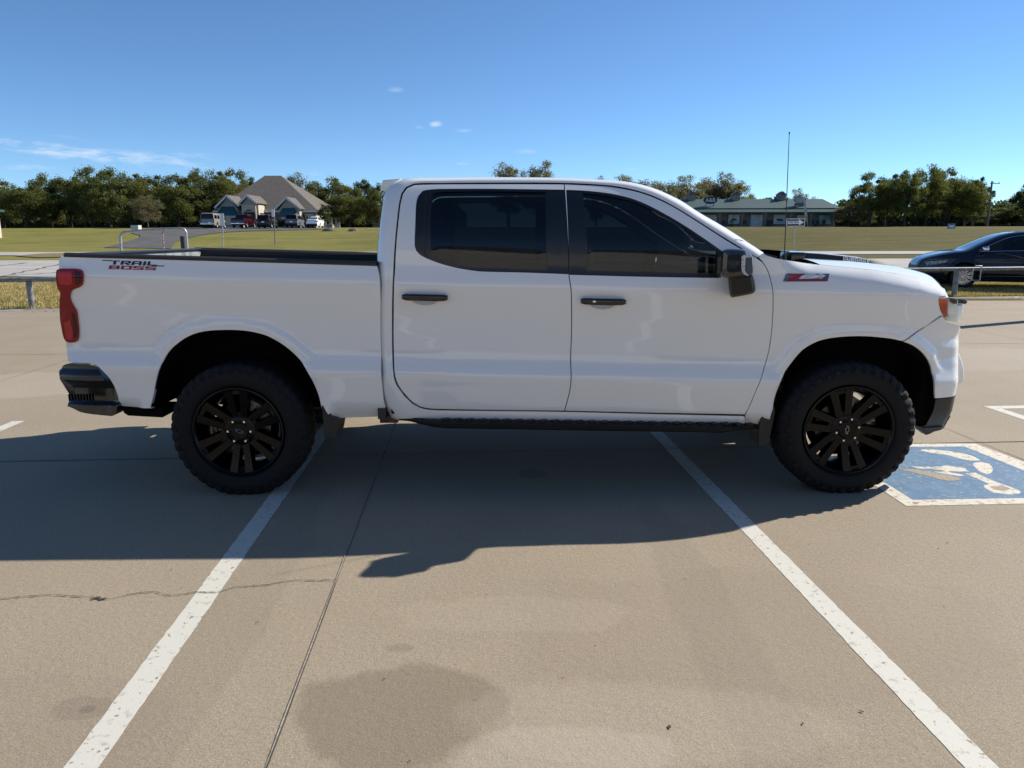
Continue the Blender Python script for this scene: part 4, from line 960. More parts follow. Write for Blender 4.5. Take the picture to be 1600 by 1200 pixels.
# ---- rear bumper with its corner step
rb_px = [(90.5, 577), (92.5, 573), (98, 570.5), (107.5, 568.2), (125, 568.8), (145, 570.3), (152, 573.2), (160, 580.5), (167, 588), (173.5, 596), (179, 605), (183.5, 618), (188, 633.5), (187.3, 641.5), (184.5, 645.6), (181, 647.6), (164, 646.8), (129, 643), (114, 637.5), (104, 635), (98.5, 630), (97, 626), (98.5, 621.5), (106, 618.2), (101, 594), (94, 591), (91, 584)]
def Yrb(x, z):
    z = np.asarray(z, float); x = np.asarray(x, float); zb = zbody(x, z)
    y = 0.060+0.10*np.clip(-0.80-x, 0, 9)**2*6
    y = y-0.035*(smoothstep(.70, .72, z)-smoothstep(.755, .79, z))*smoothstep(-.62, -.75, x)
    y = y+0.05*smoothstep(.70, .66, z)*smoothstep(-.70, -.80, x)-0.075*smoothstep(.585, .565, z)*smoothstep(-.68, -.78, x)
    return y
rb = np.array([px2xz(a, b, lambda x, z: 0*x+.07) for a, b in rb_px])
side_panel('rear_bumper', spline(rb, .02, True, 50), Yrb, mat('bumper_black', (0.011, 0.012, 0.013), .3, coat=.5), (truck, truck), gap=0, step=.014, thick=.12)
rbm = MB(); bx = at(98, 600, .3)[0]+.09
rbm.prism([(bx-.05, .70), (bx-.05, .76), (bx+.0, .785), (bx+.14, .785), (bx+.14, .56), (bx+.02, .56)], .20, 2*YC-.20)
rbm.build('bumper_beam', mat('bumper_black', ()), truck, off=TO, bevel=.015)
# step grating
sg = MB(); 
for k in range(9):
    p = at(105+k*4.6, 620, .03); sg.b2((p[0]-.003, .045, p[2]-.028), (p[0]+.003, .06, p[2]+.012))
sg.build('step_grating', M_dark, truck, off=TO)
tr_ = spline(np.array([px2xz(a, b, lambda x, z: 0*x+.10) for a, b in [(190.5, 635), (225, 637), (241, 638.3), (254, 638.5), (254, 652.3), (225, 650.8), (200, 649.3), (193.5, 645)]]), .03, True, 30)
side_panel('rear_trim', tr_, lambda x, z: 0*np.asarray(x, float)+.10, M_dark, (truck, truck), gap=0, step=.05, thick=.2)
# ---- mud flaps
for nm, q, y in (('r', [(501, 618), (508, 622.5), (512, 625), (518, 650), (530, 656.5), (526, 680), (524, 683), (507, 683), (505.5, 660)], .075), ('f', [(1194, 640), (1197, 636.3), (1209, 634), (1211, 641), (1206, 668), (1200, 695), (1186.5, 696), (1187, 664)], .075)):
    s_ = spline(np.array([px2xz(a, b, lambda x, z: 0*x+y) for a, b in q]), .03, True, 40)
    side_panel('mud_flap', s_, lambda x, z, y=y: 0*np.asarray(x, float)+y, M_black, (truck, truck), gap=0, step=.05, thick=.20)
# ---- running board
ra, rb_ = at(620, 661, .02), at(1188, 670, .02)
for s in (0, 1):
    r = MB(); R = []
    n = 30
    for i in range(n+1):
        t = i/n; x = ra[0]+(rb_[0]-ra[0])*t; e = min(1, t*9, (1-t)*9); zt_ = ra[2]+(rb_[2]-ra[2])*t+.018; h = .052*(.55+.45*ss(0, .14, t)); yo = .10-.10*ss(0, 1, e)
        R.append([(x, .22, zt_-.01), (x, yo+.03, zt_), (x, yo, zt_-.012), (x, yo+.004, zt_-h*.7), (x, yo+.04, zt_-h), (x, .22, zt_-h)])
    V = [p for q in R for p in q]; F = [(i*6+k, i*6+(k+1) % 6, (i+1)*6+(k+1) % 6, (i+1)*6+k) for i in range(n) for k in range(6)]+[tuple(range(6)), tuple(n*6+k for k in range(6))]
    r.add(V, F)
    for k in range(26):
        x = ra[0]+.3+k*.075; zt_ = ra[2]+(rb_[2]-ra[2])*(x-ra[0])/(rb_[0]-ra[0])+.018
        r.box((x, .055, zt_+.002), (.05, .045, .008), rot=Matrix.Rotation(.5, 3, 'Z'))
    for x in (ra[0]+.35, ra[0]+1.2, rb_[0]-.3): r.b2((x-.03, .15, ra[2]-.01), (x+.03, .4, ra[2]+.05))
    if s: r.V = [(v[0], 2*YC-v[1], v[2]) for v in r.V]
    r.build('running_board', mat('step_black', (.006, .006, .0065), .55, spec=.3), truck, off=TO)
# ---- mirror
def mirror_unit(s):
    root = empty('side_mirror', (0, 0, 0), parent=truck)
    Ym = -.17
    head_px = [(1127.5, 393), (1130, 390.5), (1137, 388.5), (1150, 388.3), (1163, 390), (1169.5, 394), (1174.5, 398), (1176.6, 404), (1177, 425.5), (1174.5, 429.5), (1170, 432), (1160, 433), (1138, 436), (1130, 434), (1125.8, 430), (1126, 410)]
    def hs(px, py, y): p = at(px, py, y); return p
    c = np.array([1151, 411]); rings = []
    sp_ = spline([np.array(p, float) for p in head_px], 2.0, True, 60)
    for k, (sc, y) in enumerate(((.60, -.205), (.86, -.20), (.965, -.185), (1.0, -.155), (1.0, -.09), (.97, -.03), (.90, .0))):
        rings.append([hs(*(c+(p-c)*sc), Ym+.17+y) for p in sp_])
    n = len(sp_); V = [p for r in rings for p in r]; F = [(j*n+k, j*n+(k+1) % n, (j+1)*n+(k+1) % n, (j+1)*n+k) for j in range(len(rings)-1) for k in range(n)]+[tuple(range(n)), tuple((len(rings)-1)*n+k for k in range(n))]
    def put(name, V, F, m, smooth=True):
        V = np.array(V, float)
        if s: V[:, 1] = 2*YC-V[:, 1]
        o = mesh_obj(name, V, F, m, root, smooth=smooth, off=TO)
        bm = bmesh.new(); bm.from_mesh(o.data); bmesh.ops.recalc_face_normals(bm, faces=bm.faces); bm.to_mesh(o.data); bm.free(); return o
    put('mirror_housing', V, F, mat('mirror_black', (0.016, 0.019, 0.021), .10, coat=.8))
    foot = [(1136, 431), (1150, 431), (1166, 429), (1176, 428), (1179, 437), (1180.6, 447), (1180.4, 455), (1176.5, 458.8), (1160, 462.5), (1146, 465), (1142, 464.6), (1139.5, 460)]
    f_ = spline([np.array(p, float) for p in foot], 2.0, True, 60); n = len(f_); cf = np.array([1159, 448]); rings = []
    for sc, y in ((.75, -.165), (.95, -.16), (1.0, -.14), (1.0, .0), (.9, .09)): rings.append([hs(*(cf+(p-cf)*sc), y) for p in f_])
    V = [p for r in rings for p in r]; F = [(j*n+k, j*n+(k+1) % n, (j+1)*n+(k+1) % n, (j+1)*n+k) for j in range(len(rings)-1) for k in range(n)]+[tuple(range(n)), tuple((len(rings)-1)*n+k for k in range(n))]
    put('mirror_foot', V, F, mat('mirror_foot_black', (0.011, 0.012, 0.010), .22, coat=.5))
    a = [(1158.8, 400.5), (1163, 398.2), (1172, 397.3), (1175.6, 399.5), (1175.2, 402), (1165.5, 402.4), (1164.6, 424), (1170, 430), (1168, 431), (1161, 427.4), (1158.8, 421)]
    a2 = spline([np.array(p, float) for p in a], 1.5, True, 60); n = len(a2)
    V = [hs(*p, -.212) for p in a2]+[hs(*p, -.18) for p in a2]; put('signal_lens', V, [tuple(range(n))]+[(k, (k+1) % n, (k+1) % n+n, k+n) for k in range(n)], mat('signal_white_lens', (0.75, 0.78, 0.80), .15, coat=1, noise=(120, (.35, .37, .4), .45, .55)), False)
    b = [(1166.2, 403.2), (1175.3, 402.8), (1176, 424), (1173.5, 429), (1165.6, 423.5)]; n = len(b)
    V = [hs(*p, -.2095) for p in b]+[hs(*p, -.18) for p in b]; put('signal_insert', V, [tuple(range(n))]+[(k, (k+1) % n, (k+1) % n+n, k+n) for k in range(n)], mat('smoke_lens', (0.10, 0.12, 0.13), .1, coat=1), False)
    g = [(1129.5, 394), (1146, 392), (1148, 400), (1148, 428), (1131, 430)]; n = len(g)
    x0 = at(1128, 411, -.1)[0]-.004
    V = [(x0, -.185, 1.50), (x0, -.02, 1.50), (x0, -.02, 1.385), (x0, -.185, 1.385)]
    zz = [at(1128, y, -.1)[2] for y in (394, 430)]
    V = [(x0, -.175, zz[0]), (x0, -.025, zz[0]), (x0, -.025, zz[1]), (x0, -.175, zz[1])]; put('mirror_glass', V, [(0, 1, 2, 3)], M_chrome, False)
    arm = [at(1134, 440, -.02), at(1134, 431, -.02)]
for s in (0, 1): mirror_unit(s)
sail = spline(PX([(1121, 389.5), (1129, 394), (1136, 405), (1134, 433.5), (1120, 433)]), .03, True, 30)
side_panel('mirror_sail', sail, Yside, M_black, doors['front'], inset=-.004, gap=0, step=.05, thick=.01)

# ---- badges
M_bk = mat('decal_black', (0.012, 0.016, 0.03), .4); M_rd = mat('decal_red', (0.36, 0.012, 0.025), .35)
bA, bB = px2xz(165, 414, Ybed), px2xz(245, 416.2, Ybed); ang = (bB[1]-bA[1])/(bB[0]-bA[0]); sc = (bB[0]-bA[0])/80.0
def onbed(x, z): 
    X, Z = bA[0]+x*sc, bA[1]+z*sc+x*sc*ang; return (X, float(Ybed(X, Z))-.003, Z)
lb = MB(); letters(lb, 'TRAIL', 6, 1.0, 15.2, 6.3, 2.0, .30, onbed, th=.002)
for q in ([(-5, 6.3), (10, 6.3), (10, 7.6), (-5, 7.6)], [(73, .2), (92, .2), (92, 1.5), (73, 1.5)]):
    lb.add([onbed(*p) for p in q], [(0, 1, 2, 3)])
lb.build('bed_lettering', M_bk, truck, off=TO)
lb = MB(); letters(lb, 'BOSS', 5, -6.0, 16.6, 5.6, 2.2, .30, onbed, th=.002); lb.build('bed_lettering', M_rd, truck, off=TO)
zA, zB = px2xz(1222, 440, Yfend), px2xz(1293, 439.5, Yfend); ang2 = (zB[1]-zA[1])/(zB[0]-zA[0]); sc2 = (zB[0]-zA[0])/71.0
def onf(x, z, d=.004): 
    X, Z = zA[0]+x*sc2, zA[1]+z*sc2+x*sc2*ang2; return (X, float(Yfend(X, Z))-d, Z)
zb = MB()
zb.add([onf(*p, .003) for p in ((1, 0), (71, 0), (75, 11.5), (7, 12.5))], [(0, 1, 2, 3)]); zb.build('badge_plate', mat('badge_silver', (0.16, 0.19, 0.26), .35, metal=.3, noise=(60, (.10, .12, .16), .45, .55)), truck, off=TO)
zb = MB(); letters(zb, 'Z', 7, 1.0, 22, 10.5, 0, .38, lambda x, z: onf(x, z, .006)); zb.add([onf(*p, .006) for p in ((20, 1), (69, 1), (70, 3.2), (20, 3.2))], [(0, 1, 2, 3)]); zb.build('fender_badge', M_rd, truck, off=TO)
zb = MB(); letters(zb, '71', 33, 4.2, 18, 7.8, 3.5, .38, lambda x, z: onf(x, z, .0055)); zb.build('fender_badge', mat('badge_grey', (0.62, 0.65, 0.70), .4), truck, off=TO)
# ---- wheels
def wheel(x, y, near, spin, emb):
    w = empty('wheel', (x-TO[0], y-TO[1], .405), parent=truck); sgn = 1 if near else -1
    t = MB(); n = 240; R_ = .423; pr = [(.283, .030), (.292, .010), (.305, .003), (.335, -.004), (.362, -.003), (.380, .004), (.392, .012), (.409, .020), (.417, .032), (R_, .045)]
    inner = [(r, .275-h) for r, h in pr[::-1]]; mid = [(R_, .075), (R_, .085), (R_, .13), (R_, .145), (R_, .19), (R_, .20)]
    full = pr+mid+inner; V = []
    m = len(full)
    for k in range(n):
        a = 2*math.pi*k/n
        for j, (r, h) in enumerate(full):
            lug = (k % 6) in (0, 1)
            lug2 = ((k+3) % 6) in (0, 1)
            side = h < .1375
            if r > .3995: r = r-(0.006 if (lug if side else lug2) else 0)
            elif r > .375: r = r-(0.004 if (lug if side else lug2) else 0); 
            if .375 < r < .412 and (lug if side else lug2): h = h+(.004 if side else -.004)
            if j in (len(pr)+1, len(pr)+3): r = R_-.010
            zf = r*math.sin(a+spin)
            V.append((r*math.cos(a+spin), h, max(zf, -.4045)))
    F = [(k*m+j, k*m+j+1, ((k+1) % n)*m+j+1, ((k+1) % n)*m+j) for k in range(n) for j in range(m-1)]
    # raised blocks and bars on the shoulder
    t.add(V, F)
    for k in range(40):
        a = 2*math.pi*(k*6+3.6)/n+spin; c, s_ = math.cos(a), math.sin(a); rr = .372+.008*(k % 2)
        M3 = Matrix(((c, 0, -s_), (0, 1, 0), (s_, 0, c)))
        if rr*s_ > -.395: t.box((rr*c, -.001, rr*s_), (.022, .010, .030 if k % 2 else .018), rot=M3)
    tz = t
    def fin(mb):
        if not near: mb.V = [(v[0], .275-v[1], v[2]) for v in mb.V]
        return mb
    fin(t).build('tyre', M_rubber, w, smooth=True)
    r = MB()
    r.lathe([(.283, .030), (.278, .012), (.270, .010), (.262, .016), (.256, .030), (.250, .060), (.235, .09), (.225, .15), (.232, .24), (.250, .262), (.280, .268)], 72)
    hub = [(.0, .040), (.050, .038), (.056, .045), (.075, .046), (.092, .052), (.100, .075), (.1, .11), (.0, .11)]
    r.lathe(hub, 48)
    for k in range(6):
        a = 2*math.pi*k/6+spin+math.pi/6
        for sd_ in (-1, 1):
            c, s_ = math.cos(a), math.sin(a); tx, tz_ = -s_, c
            P = []
            for (rr, off_, wd, y0, dp) in ((.070, .024, .040, .056, .055), (.13, .032, .042, .046, .05), (.20, .041, .045, .032, .045), (.266, .050, .052, .016, .035)):
                cx, cz = rr*c+tx*off_*sd_, rr*s_+tz_*off_*sd_
                P.append([(cx-tx*wd/2, y0, cz-tz_*wd/2), (cx+tx*wd/2, y0, cz+tz_*wd/2), (cx+tx*wd*.7, y0+dp, cz+tz_*wd*.7), (cx-tx*wd*.7, y0+dp, cz-tz_*wd*.7)])
            V = [p for q in P for p in q]; F = [(i*4+q, i*4+(q+1) % 4, (i+1)*4+(q+1) % 4, (i+1)*4+q) for i in range(3) for q in range(4)]+[(0, 1, 2, 3), (12, 13, 14, 15)]
            r.add(V, F)
        # web closing each pair at the rim
        c, s_ = math.cos(a), math.sin(a); M3 = Matrix(((c, 0, -s_), (0, 1, 0), (s_, 0, c)))
        r.box((.250*c, .045, .250*s_), (.03, .04, .10), rot=M3); r.box((.09*c, .07, .09*s_), (.05, .03, .05), rot=M3)
    fin(r).build('rim', M_rim, w, smooth=True)
    d = MB(); d.lathe([(.07, .125), (.165, .125), (.165, .145), (.07, .145)], 48, closed=True); fin(d).build('brake_disc', M_steel, w, smooth=True)
    ds_ = MB(); ds_.lathe([(0, .165), (.19, .165), (.20, .18), (.19, .2), (0, .2)], 40); fin(ds_).build('dust_shield', M_dark, w)
    if near:
        c_ = MB()
        for a0 in (0,): 
            for k in range(5): a = math.radians(20+k*14); c_.box((.165*math.cos(a), .12, .165*math.sin(a)), (.06, .07, .05), rot=Matrix(((math.cos(a), 0, -math.sin(a)), (0, 1, 0), (math.sin(a), 0, math.cos(a)))))
        c_.build('brake_caliper', mat('caliper_grey', (.25, .24, .22), .5, noise=(30, (.1, .09, .08), .4, .6)), w)
    for k in range(6):
        a = 2*math.pi*k/6+spin*1.0
        l = MB(); l.lathe([(.0, .028), (.007, .028), (.0105, .033), (.0105, .055)], 6, c=(.070*math.cos(a), 0, .070*math.sin(a))); fin(l).build('lug_nut', M_chrome, w, smooth=True)
    # bow-tie outline on the cap
    bt = [(-.026, -.006), (-.021, .006), (-.008, .006), (-.0065, .0105), (.0095, .0105), (.0085, .006), (.026, .006), (.021, -.006), (.008, -.006), (.0065, -.0105), (-.0095, -.0105), (-.0085, -.006)]
    b_ = MB(); ca, sa = math.cos(emb), math.sin(emb)
    P = [(x_*ca-z_*sa, .0355, x_*sa+z_*ca) for x_, z_ in bt]; b_.tube(P+[P[0]], .0011, 5); fin(b_).build('cap_emblem', mat('emblem_silver', (.8, .8, .8), .3, metal=.8), w)
    return w
for x, spn, em in ((0, 0.0, -.4), (3.745, 1.29, 1.45)):
    wheel(x, 0.0, True, spn, em); wheel(x, 2*YC-.275, False, spn, em)
# ---- arch liners, chassis, axles
for cx, ar in ((0.0, rear_arch), (3.745, front_arch)):
    pts = spline(ar, .04, False); n = len(pts)
    for sd_ in (0, 1):
        ln = MB(); V = [(p[0], max(.045, float(Yside(p[0], p[1]))+.012), p[1]) for p in pts]+[(p[0], .42, p[1]) for p in pts]+[(p[0], .42, p[1]) for p in pts]
        F = [(i, i+1, i+1+n, i+n) for i in range(n-1)]+[tuple(range(n, 2*n))]
        if sd_: V = [(v[0], 2*YC-v[1], v[2]) for v in V]
        ln.add(V[:2*n], F); ln.build('wheel_arch_liner', M_dark, truck, off=TO)
ch = MB()
for y in (.56, 1.42): ch.b2((-1.0, y, .60), (4.3, y+.08, .74))
for x in (-.9, .95, 1.9, 2.9, 4.2): ch.b2((x, .56, .62), (x+.1, 1.5, .70))
ch.tube([(0, .3, .405), (0, 1.76, .405)], .045, 12); ch.lathe([(0, -.16), (.13, -.12), (.16, 0), (.13, .12), (0, .16)], 16, c=(0, YC, .405)); ch.tube([(0, YC, .42), (1.9, YC, .55)], .04, 10)
ch.tube([(3.745, .3, .405), (3.745, 1.76, .405)], .03, 10); ch.b2((3.45, .75, .45), (4.05, 1.3, .62)); ch.b2((1.8, .75, .45), (2.5, 1.25, .62))
ch.b2((.95, .25, .58), (3.1, 1.8, .62)); ch.b2((3.1, .5, .9), (4.3, 1.56, 1.25)); ch.tube([(-.5, .6, .5), (.3, .62, .52), (1.0, .7, .5)], [.05, .1, .1], 12)
ch.tube([(-.2, .5, .5), (-.2, .5, .75)], .03, 8); ch.b2((.93, .09, .50), (.99, .16, .60)); ch.b2((.2, 1.0, .5), (1.2, 1.5, .62))
ch.tube([(-.95, YC, .55), (-1.2, YC, .55)], .035, 8); ch.b2((4.2, .35, .50), (4.3, 1.7, .62)); ch.b2((-1.05, .2, .50), (-.95, 1.86, .8))
ch.build('chassis', M_dark, truck, off=TO)
br = MB(); p = at(606, 656, .12); br.b2((p[0]-.05, .12, p[2]-.02), (p[0]+.06, .2, p[2]+.03)); br.build('cab_mount', mat('rusty_bracket', (.12, .075, .035), .8, noise=(30, (.05, .03, .02), .4, .6)), truck, off=TO)
p = at(596, 646, .06); br = MB(); br.b2((p[0]-.022, .055, p[2]-.035), (p[0]+.025, .14, p[2]+.03)); br.build('bed_clip', M_black, truck, off=TO)
# body inner walls keep daylight out of the gaps
inn = MB()
for y in (.145, 2*YC-.175): inn.b2((1.0, y, .60), (3.02, y+.03, 1.25))
inn.b2((.955, .18, .60), (.985, 2*YC-.18, 1.34))
inn.build('inner_panels', M_dark, truck, off=TO)
# added dark backing that stops sunlight leaking through the door gaps
bk = MB()
for pts in ([(881.5, 287.2), (760, 287)]+rd_top+rd_rear+[(882, 642.2)], belt_seam, [(881.5, 287.2)]+fd_top+fd_front+[(1020, 645.3), (882, 642.2)]):
    q = [px2xz(a, b, Yside) for a, b in pts]
    for A, B in zip(q[:-1], q[1:]):
        ya, yb = float(Yside(*A))+.022, float(Yside(*B))+.022; d = (B-A)/np.linalg.norm(B-A); n = np.array([-d[1], d[0]])*.022; A2, B2 = A-d*.01, B+d*.01
        bk.add([(A2[0]-n[0], ya, A2[1]-n[1]), (B2[0]-n[0], yb, B2[1]-n[1]), (B2[0]+n[0], yb, B2[1]+n[1]), (A2[0]+n[0], ya, A2[1]+n[1])], [(0, 1, 2, 3)])
bk.build('gap_backing', M_dark, truck, off=TO)
print('BUMP', bump_out[:,0].max(), PXb(bp_px)[8:16], Ybump(PXb(bp_px)[8:16,0],PXb(bp_px)[8:16,1]), PXb(val_px)[:8])
# ---- cabin
cb = MB()
cb.b2((1.0, .2, .60), (3.4, 1.86, .66)); cb.b2((3.0, .2, .66), (3.4, 1.86, 1.33)); cb.b2((2.85, .22, 1.15), (3.25, 1.84, 1.37)); cb.build('cabin_floor_and_dash', M_seat, truck, off=TO, bevel=.02)
hd = MB(); G = across(i_head+2, i_back-1, (0, .02), 8); G[..., 2] -= .03
V = G.reshape(-1, 3); b_ = G.shape[1]; hd.add(V, [(i*b_+k, i*b_+k+1, (i+1)*b_+k+1, (i+1)*b_+k) for i in range(G.shape[0]-1) for k in range(b_-1)]); hd.build('headliner', mat('grey_headliner', (.10, .10, .10), .9), truck, off=TO)
for x in (1.25, 2.2):
    for y in (.62, 1.44):
        s_ = MB(); s_.b2((x, y-.25, .80), (x+.5, y+.25, .98)); s_.box((x-.03, y, 1.22), (.14, .48, .56), rot=Matrix.Rotation(-.2, 3, 'Y')); s_.box((x-.10, y, 1.58), (.10, .26, .17)); s_.build('seat', M_seat, truck, off=TO, bevel=.03)
st = MB(); c = Vector((2.72, 1.46, 1.26)); pts = []
for k in range(25): a = 2*math.pi*k/24; pts.append(c+Vector((.07*math.sin(a), .18*math.cos(a), .17*math.sin(a))))
st.tube(pts, .014, 8); st.tube([c, c+Vector((.2, 0, -.08))], .03, 8); st.build('steering_wheel', M_trim, truck, off=TO)

# ------------------------------------------------------------------ other vehicles
def vehicle(name, label, cat, sp, loc, rz, paint, group=None, detail=True):
    """sp: body shape in local metres, x forward, z up, centre line y = 0"""
    root = empty(name, loc, rz, label, cat, group)
    W = sp['W']/2; L = sp['L']; rim = sp.get('rim', M_chrome)
    pf = table(sp['prof'], .015)                  # z -> inset from the widest point
    xn, xt = sp['top'][0][0], sp['top'][-1][0]
    def Yl(x, z):
        x = np.asarray(x, float); z = np.asarray(z, float)
        y = -W+pf(z)
        y = y+sp.get('nose', .5)*np.clip(x-(xn-.75), 0, 9)**2+sp.get('tail', .35)*np.clip((xt+.6)-x, 0, 9)**2
        for cx, r in sp['wheels']:
            d = np.hypot(x-cx, z-r); y = y-0.03*(1-smoothstep(r+.05, r+.16, d))
        return y
    out = [tuple(p[:2]) for p in sp['top']]
    gc = sp['clear']
    low = []
    for cx, r in sorted(sp['wheels']):
        R_ = r+.055; a0 = math.asin((gc-r)/R_); low += [(cx-R_*math.cos(a0), gc)]
        low += [(cx-R_*math.cos(a), r+R_*math.sin(a)) for a in np.linspace(a0+.2, math.pi-a0-.2, 13)]+[(cx+R_*math.cos(a0), gc)]
    poly = spline(np.array(out, float), .06, False, 50)
    poly = np.concatenate([poly, np.array(low)])
    holes = [spline(np.array(w, float), .05, True, 45) for w in sp['windows']]
    M = (0.0, None)
    panel('body_side', poly, Yl, paint, root, holes=holes, gap=0, step=.07, thick=.03, mirror=M)
    for h in holes:
        panel('window', h, Yl, sp.get('glass', M_vglass), root, gap=0, inset=.015, step=.1, thick=.01, mirror=M)
    for q, m, nm in sp.get('patches', []):
        panel(nm, spline(np.array(q, float), .04, True, 45), Yl, m, root, gap=0, inset=-.006, step=.06, thick=.01, mirror=M)
    if detail:
        for q in sp.get('seams', []):
            s_ = spline(np.array(q, float), .05, False, 60); d = np.gradient(s_, axis=0); d /= np.linalg.norm(d, axis=1)[:, None]; n = np.stack([-d[:, 1], d[:, 0]], 1)*.004
            panel('door_gap', np.concatenate([s_-n, (s_+n)[::-1]]), Yl, M_dark, root, gap=0, inset=-.0015, step=.3, thick=.001, mirror=M, wall=False)
    # skin over the top, front to back
    tops = sp['top']; pts = spline(np.array([p[:2] for p in tops], float), .08, False, 50)
    segs = []
    key = np.array([p[:2] for p in tops], float); kd = [0]
    for a, b in zip(key[:-1], key[1:]): kd.append(kd[-1]+np.linalg.norm(b-a))
    rows = []; mids = []
    tg = [p[2] for p in tops]; j = 0; prev = 0
    idx = [int(np.argmin(np.linalg.norm(pts-k, axis=1))) for k in key]
    for i, p in enumerate(pts):
        t = pts[min(i+1, len(pts)-1)]-pts[max(i-1, 0)]; t = t/np.linalg.norm(t); n = np.array([t[1], -t[0]]); n = -n if (t[0] > 0) else n
        n = np.array([-t[1], t[0]]); n = -n if n@(p-np.array([0, .6])) < 0 else n
        y0 = float(Yl(p[0], p[1])); k = sp.get('crown', .05)
        row = []
        for f, h in ((0, 0), (.02, .010), (.06, .022), (.13, .034), (.30, .05), (.6, .05), (1, .05)):
            yy = y0+(0-y0)*f; hh = h/.05*k
            row.append((p[0]+n[0]*hh, yy, p[1]+n[1]*hh))
        row += [(q[0], -q[1], q[2]) for q in row[-2::-1]]
        rows.append(row)
    for i in range(len(pts)-1):
        seg = max(k for k in range(len(idx)) if idx[k] <= i); tname = tg[min(seg, len(tg)-1)]
        for k in range(12):
            mids.append({'p': 0, 'g': 1 if 2 <= k <= 9 else 0, 'd': 2, 'G': 1}[tname])
    o = grid_obj('body_shell', rows, None, root, midx=mids, mats=[paint, sp.get('glass', M_vglass), M_black])
    bm = bmesh.new(); bm.from_mesh(o.data); bmesh.ops.recalc_face_normals(bm, faces=bm.faces); bm.to_mesh(o.data); bm.free()
    # wheels
    for cx, r in sp['wheels']:
        for s in (-1, 1):
            w = empty('wheel', (cx, s*(W-.13), r), parent=root)
            t = MB(); t.lathe([(r*.70, -.11), (r*.74, -.12), (r*.93, -.115), (r, -.08), (r, .08), (r*.93, .115), (r*.7, .10)], 40); t.build('tyre', M_rubber, w, smooth=True)
            q = MB(); q.lathe([(r*.70, -s*-.10 if False else s*.105), (r*.66, s*.095), (r*.62, s*.03), (r*.62, -s*.08)], 40); q.lathe([(0, s*.09), (r*.15, s*.092), (r*.2, s*.07), (0, s*.06)], 20)
            ns = sp.get('spokes', 5)
            for k in range(ns):
                for dd in ((-.13, .13) if detail else (0,)):
                    a = 2*math.pi*k/ns+.2; c, s_ = math.cos(a), math.sin(a); a2 = a+dd; P = []
                    for rr, aa, wd in ((r*.12, a, .03), (r*.68, a2, .032 if detail else .07)):
                        cc, s2 = math.cos(aa), math.sin(aa); P += [(rr*cc+s2*wd/2, s*.085, rr*s2-cc*wd/2), (rr*cc-s2*wd/2, s*.085, rr*s2+cc*wd/2), (rr*cc-s2*wd/2, s*.05, rr*s2+cc*wd/2), (rr*cc+s2*wd/2, s*.05, rr*s2-cc*wd/2)]
                    q.add(P, [(0, 1, 5, 4), (1, 2, 6, 5), (2, 3, 7, 6), (3, 0, 4, 7)])
            q.build('rim', rim, w, smooth=False)
    u = MB(); u.b2((xt+.25, -W+.25, gc-.02), (xn-.25, W-.25, gc+.12))
    for cx, r in sp['wheels']: u.b2((cx-r-.06, -W+.30, gc), (cx+r+.06, W-.30, r*2+.05))
    u.build('underbody', M_dark, root)
    if sp.get('interior', True):
        c_ = MB(); w0, w1 = sp['cabin']; c_.b2((w0, -W+.15, gc+.1), (w1, W-.15, sp['belt']-.03))
        for x in sp['seats']:
            for y in (-.38, .38): c_.box((x, y, sp['belt']+.02), (.14, .46, .5)); c_.box((x-.03, y, sp['belt']+.30), (.09, .24, .14))
        c_.build('interior', M_seat, root)
    for nm, m, a, b, bev in sp.get('boxes', []):
        e = MB(); e.b2(a, b); e.build(nm, m, root, bevel=bev)
        if nm in ('tail_light', 'headlight', 'side_mirror'):
            e = MB(); e.b2((a[0], -a[1], a[2]), (b[0], -b[1], b[2])); e.build(nm, m, root, bevel=bev)
    return root
M_vglass = tinted_glass('vehicle_glass', (0.12, 0.14, 0.15))
M_silver = mat('silver_rim', (0.55, 0.56, 0.57), .3, metal=.7)
P_sedan = [(.1, .12), (.25, .05), (.45, .01), (.60, .0), (.72, .02), (.80, .015), (.88, .04), (.95, .07), (1.05, .13), (1.2, .22), (1.35, .31), (1.47, .42)]
P_suv = [(.1, .1), (.3, .04), (.6, .0), (.8, .01), (1.0, .02), (1.08, .05), (1.2, .08), (1.4, .13), (1.65, .20), (1.8, .28)]
def sedan(lights=True):
    # big family sedan
    top = [(2.50, .22, 'd'), (2.56, .45, 'd'), (2.53, .60, 'p'), (2.44, .74, 'p'), (2.15, .86, 'p'), (1.75, .95, 'p'), (1.40, 1.00, 'g'), (1.0, 1.20, 'g'), (.55, 1.40, 'p'), (.15, 1.475, 'p'), (-.3, 1.49, 'p'), (-.8, 1.45, 'p'), (-1.15, 1.37, 'g'), (-1.85, 1.12, 'p'), (-2.3, 1.08, 'p'), (-2.5, 1.05, 'p'), (-2.56, .85, 'p'), (-2.58, .5, 'd'), (-2.5, .28, 'd'), (-2.45, .22, 'd')]
    win = [[(1.12, 1.02), (.85, 1.16), (.5, 1.32), (.15, 1.40), (.02, 1.41), (-.02, 1.03), (.5, 1.00)], [(-.08, 1.035), (-.05, 1.415), (-.5, 1.42), (-.9, 1.37), (-1.2, 1.25), (-1.42, 1.13), (-1.3, 1.08), (-.7, 1.05)]]
    seams = [[(1.22, .30), (1.30, .6), (1.30, .85), (1.20, 1.0), (.8, 1.22)], [(-.05, .28), (-.05, 1.0)], [(-1.05, .35), (-1.0, .6), (-1.25, .8), (-1.45, 1.0), (-1.42, 1.15)], [(1.22, .30), (-1.05, .30)]]
    return dict(W=1.85, L=5.1, top=top, windows=win, prof=P_sedan, wheels=[(1.48, .335), (-1.36, .335)], clear=.20, seams=seams, cabin=(-1.5, 1.2), belt=.98, seats=(.1, -.9), rim=M_silver, nose=.42, tail=.3, crown=.055, spokes=10)
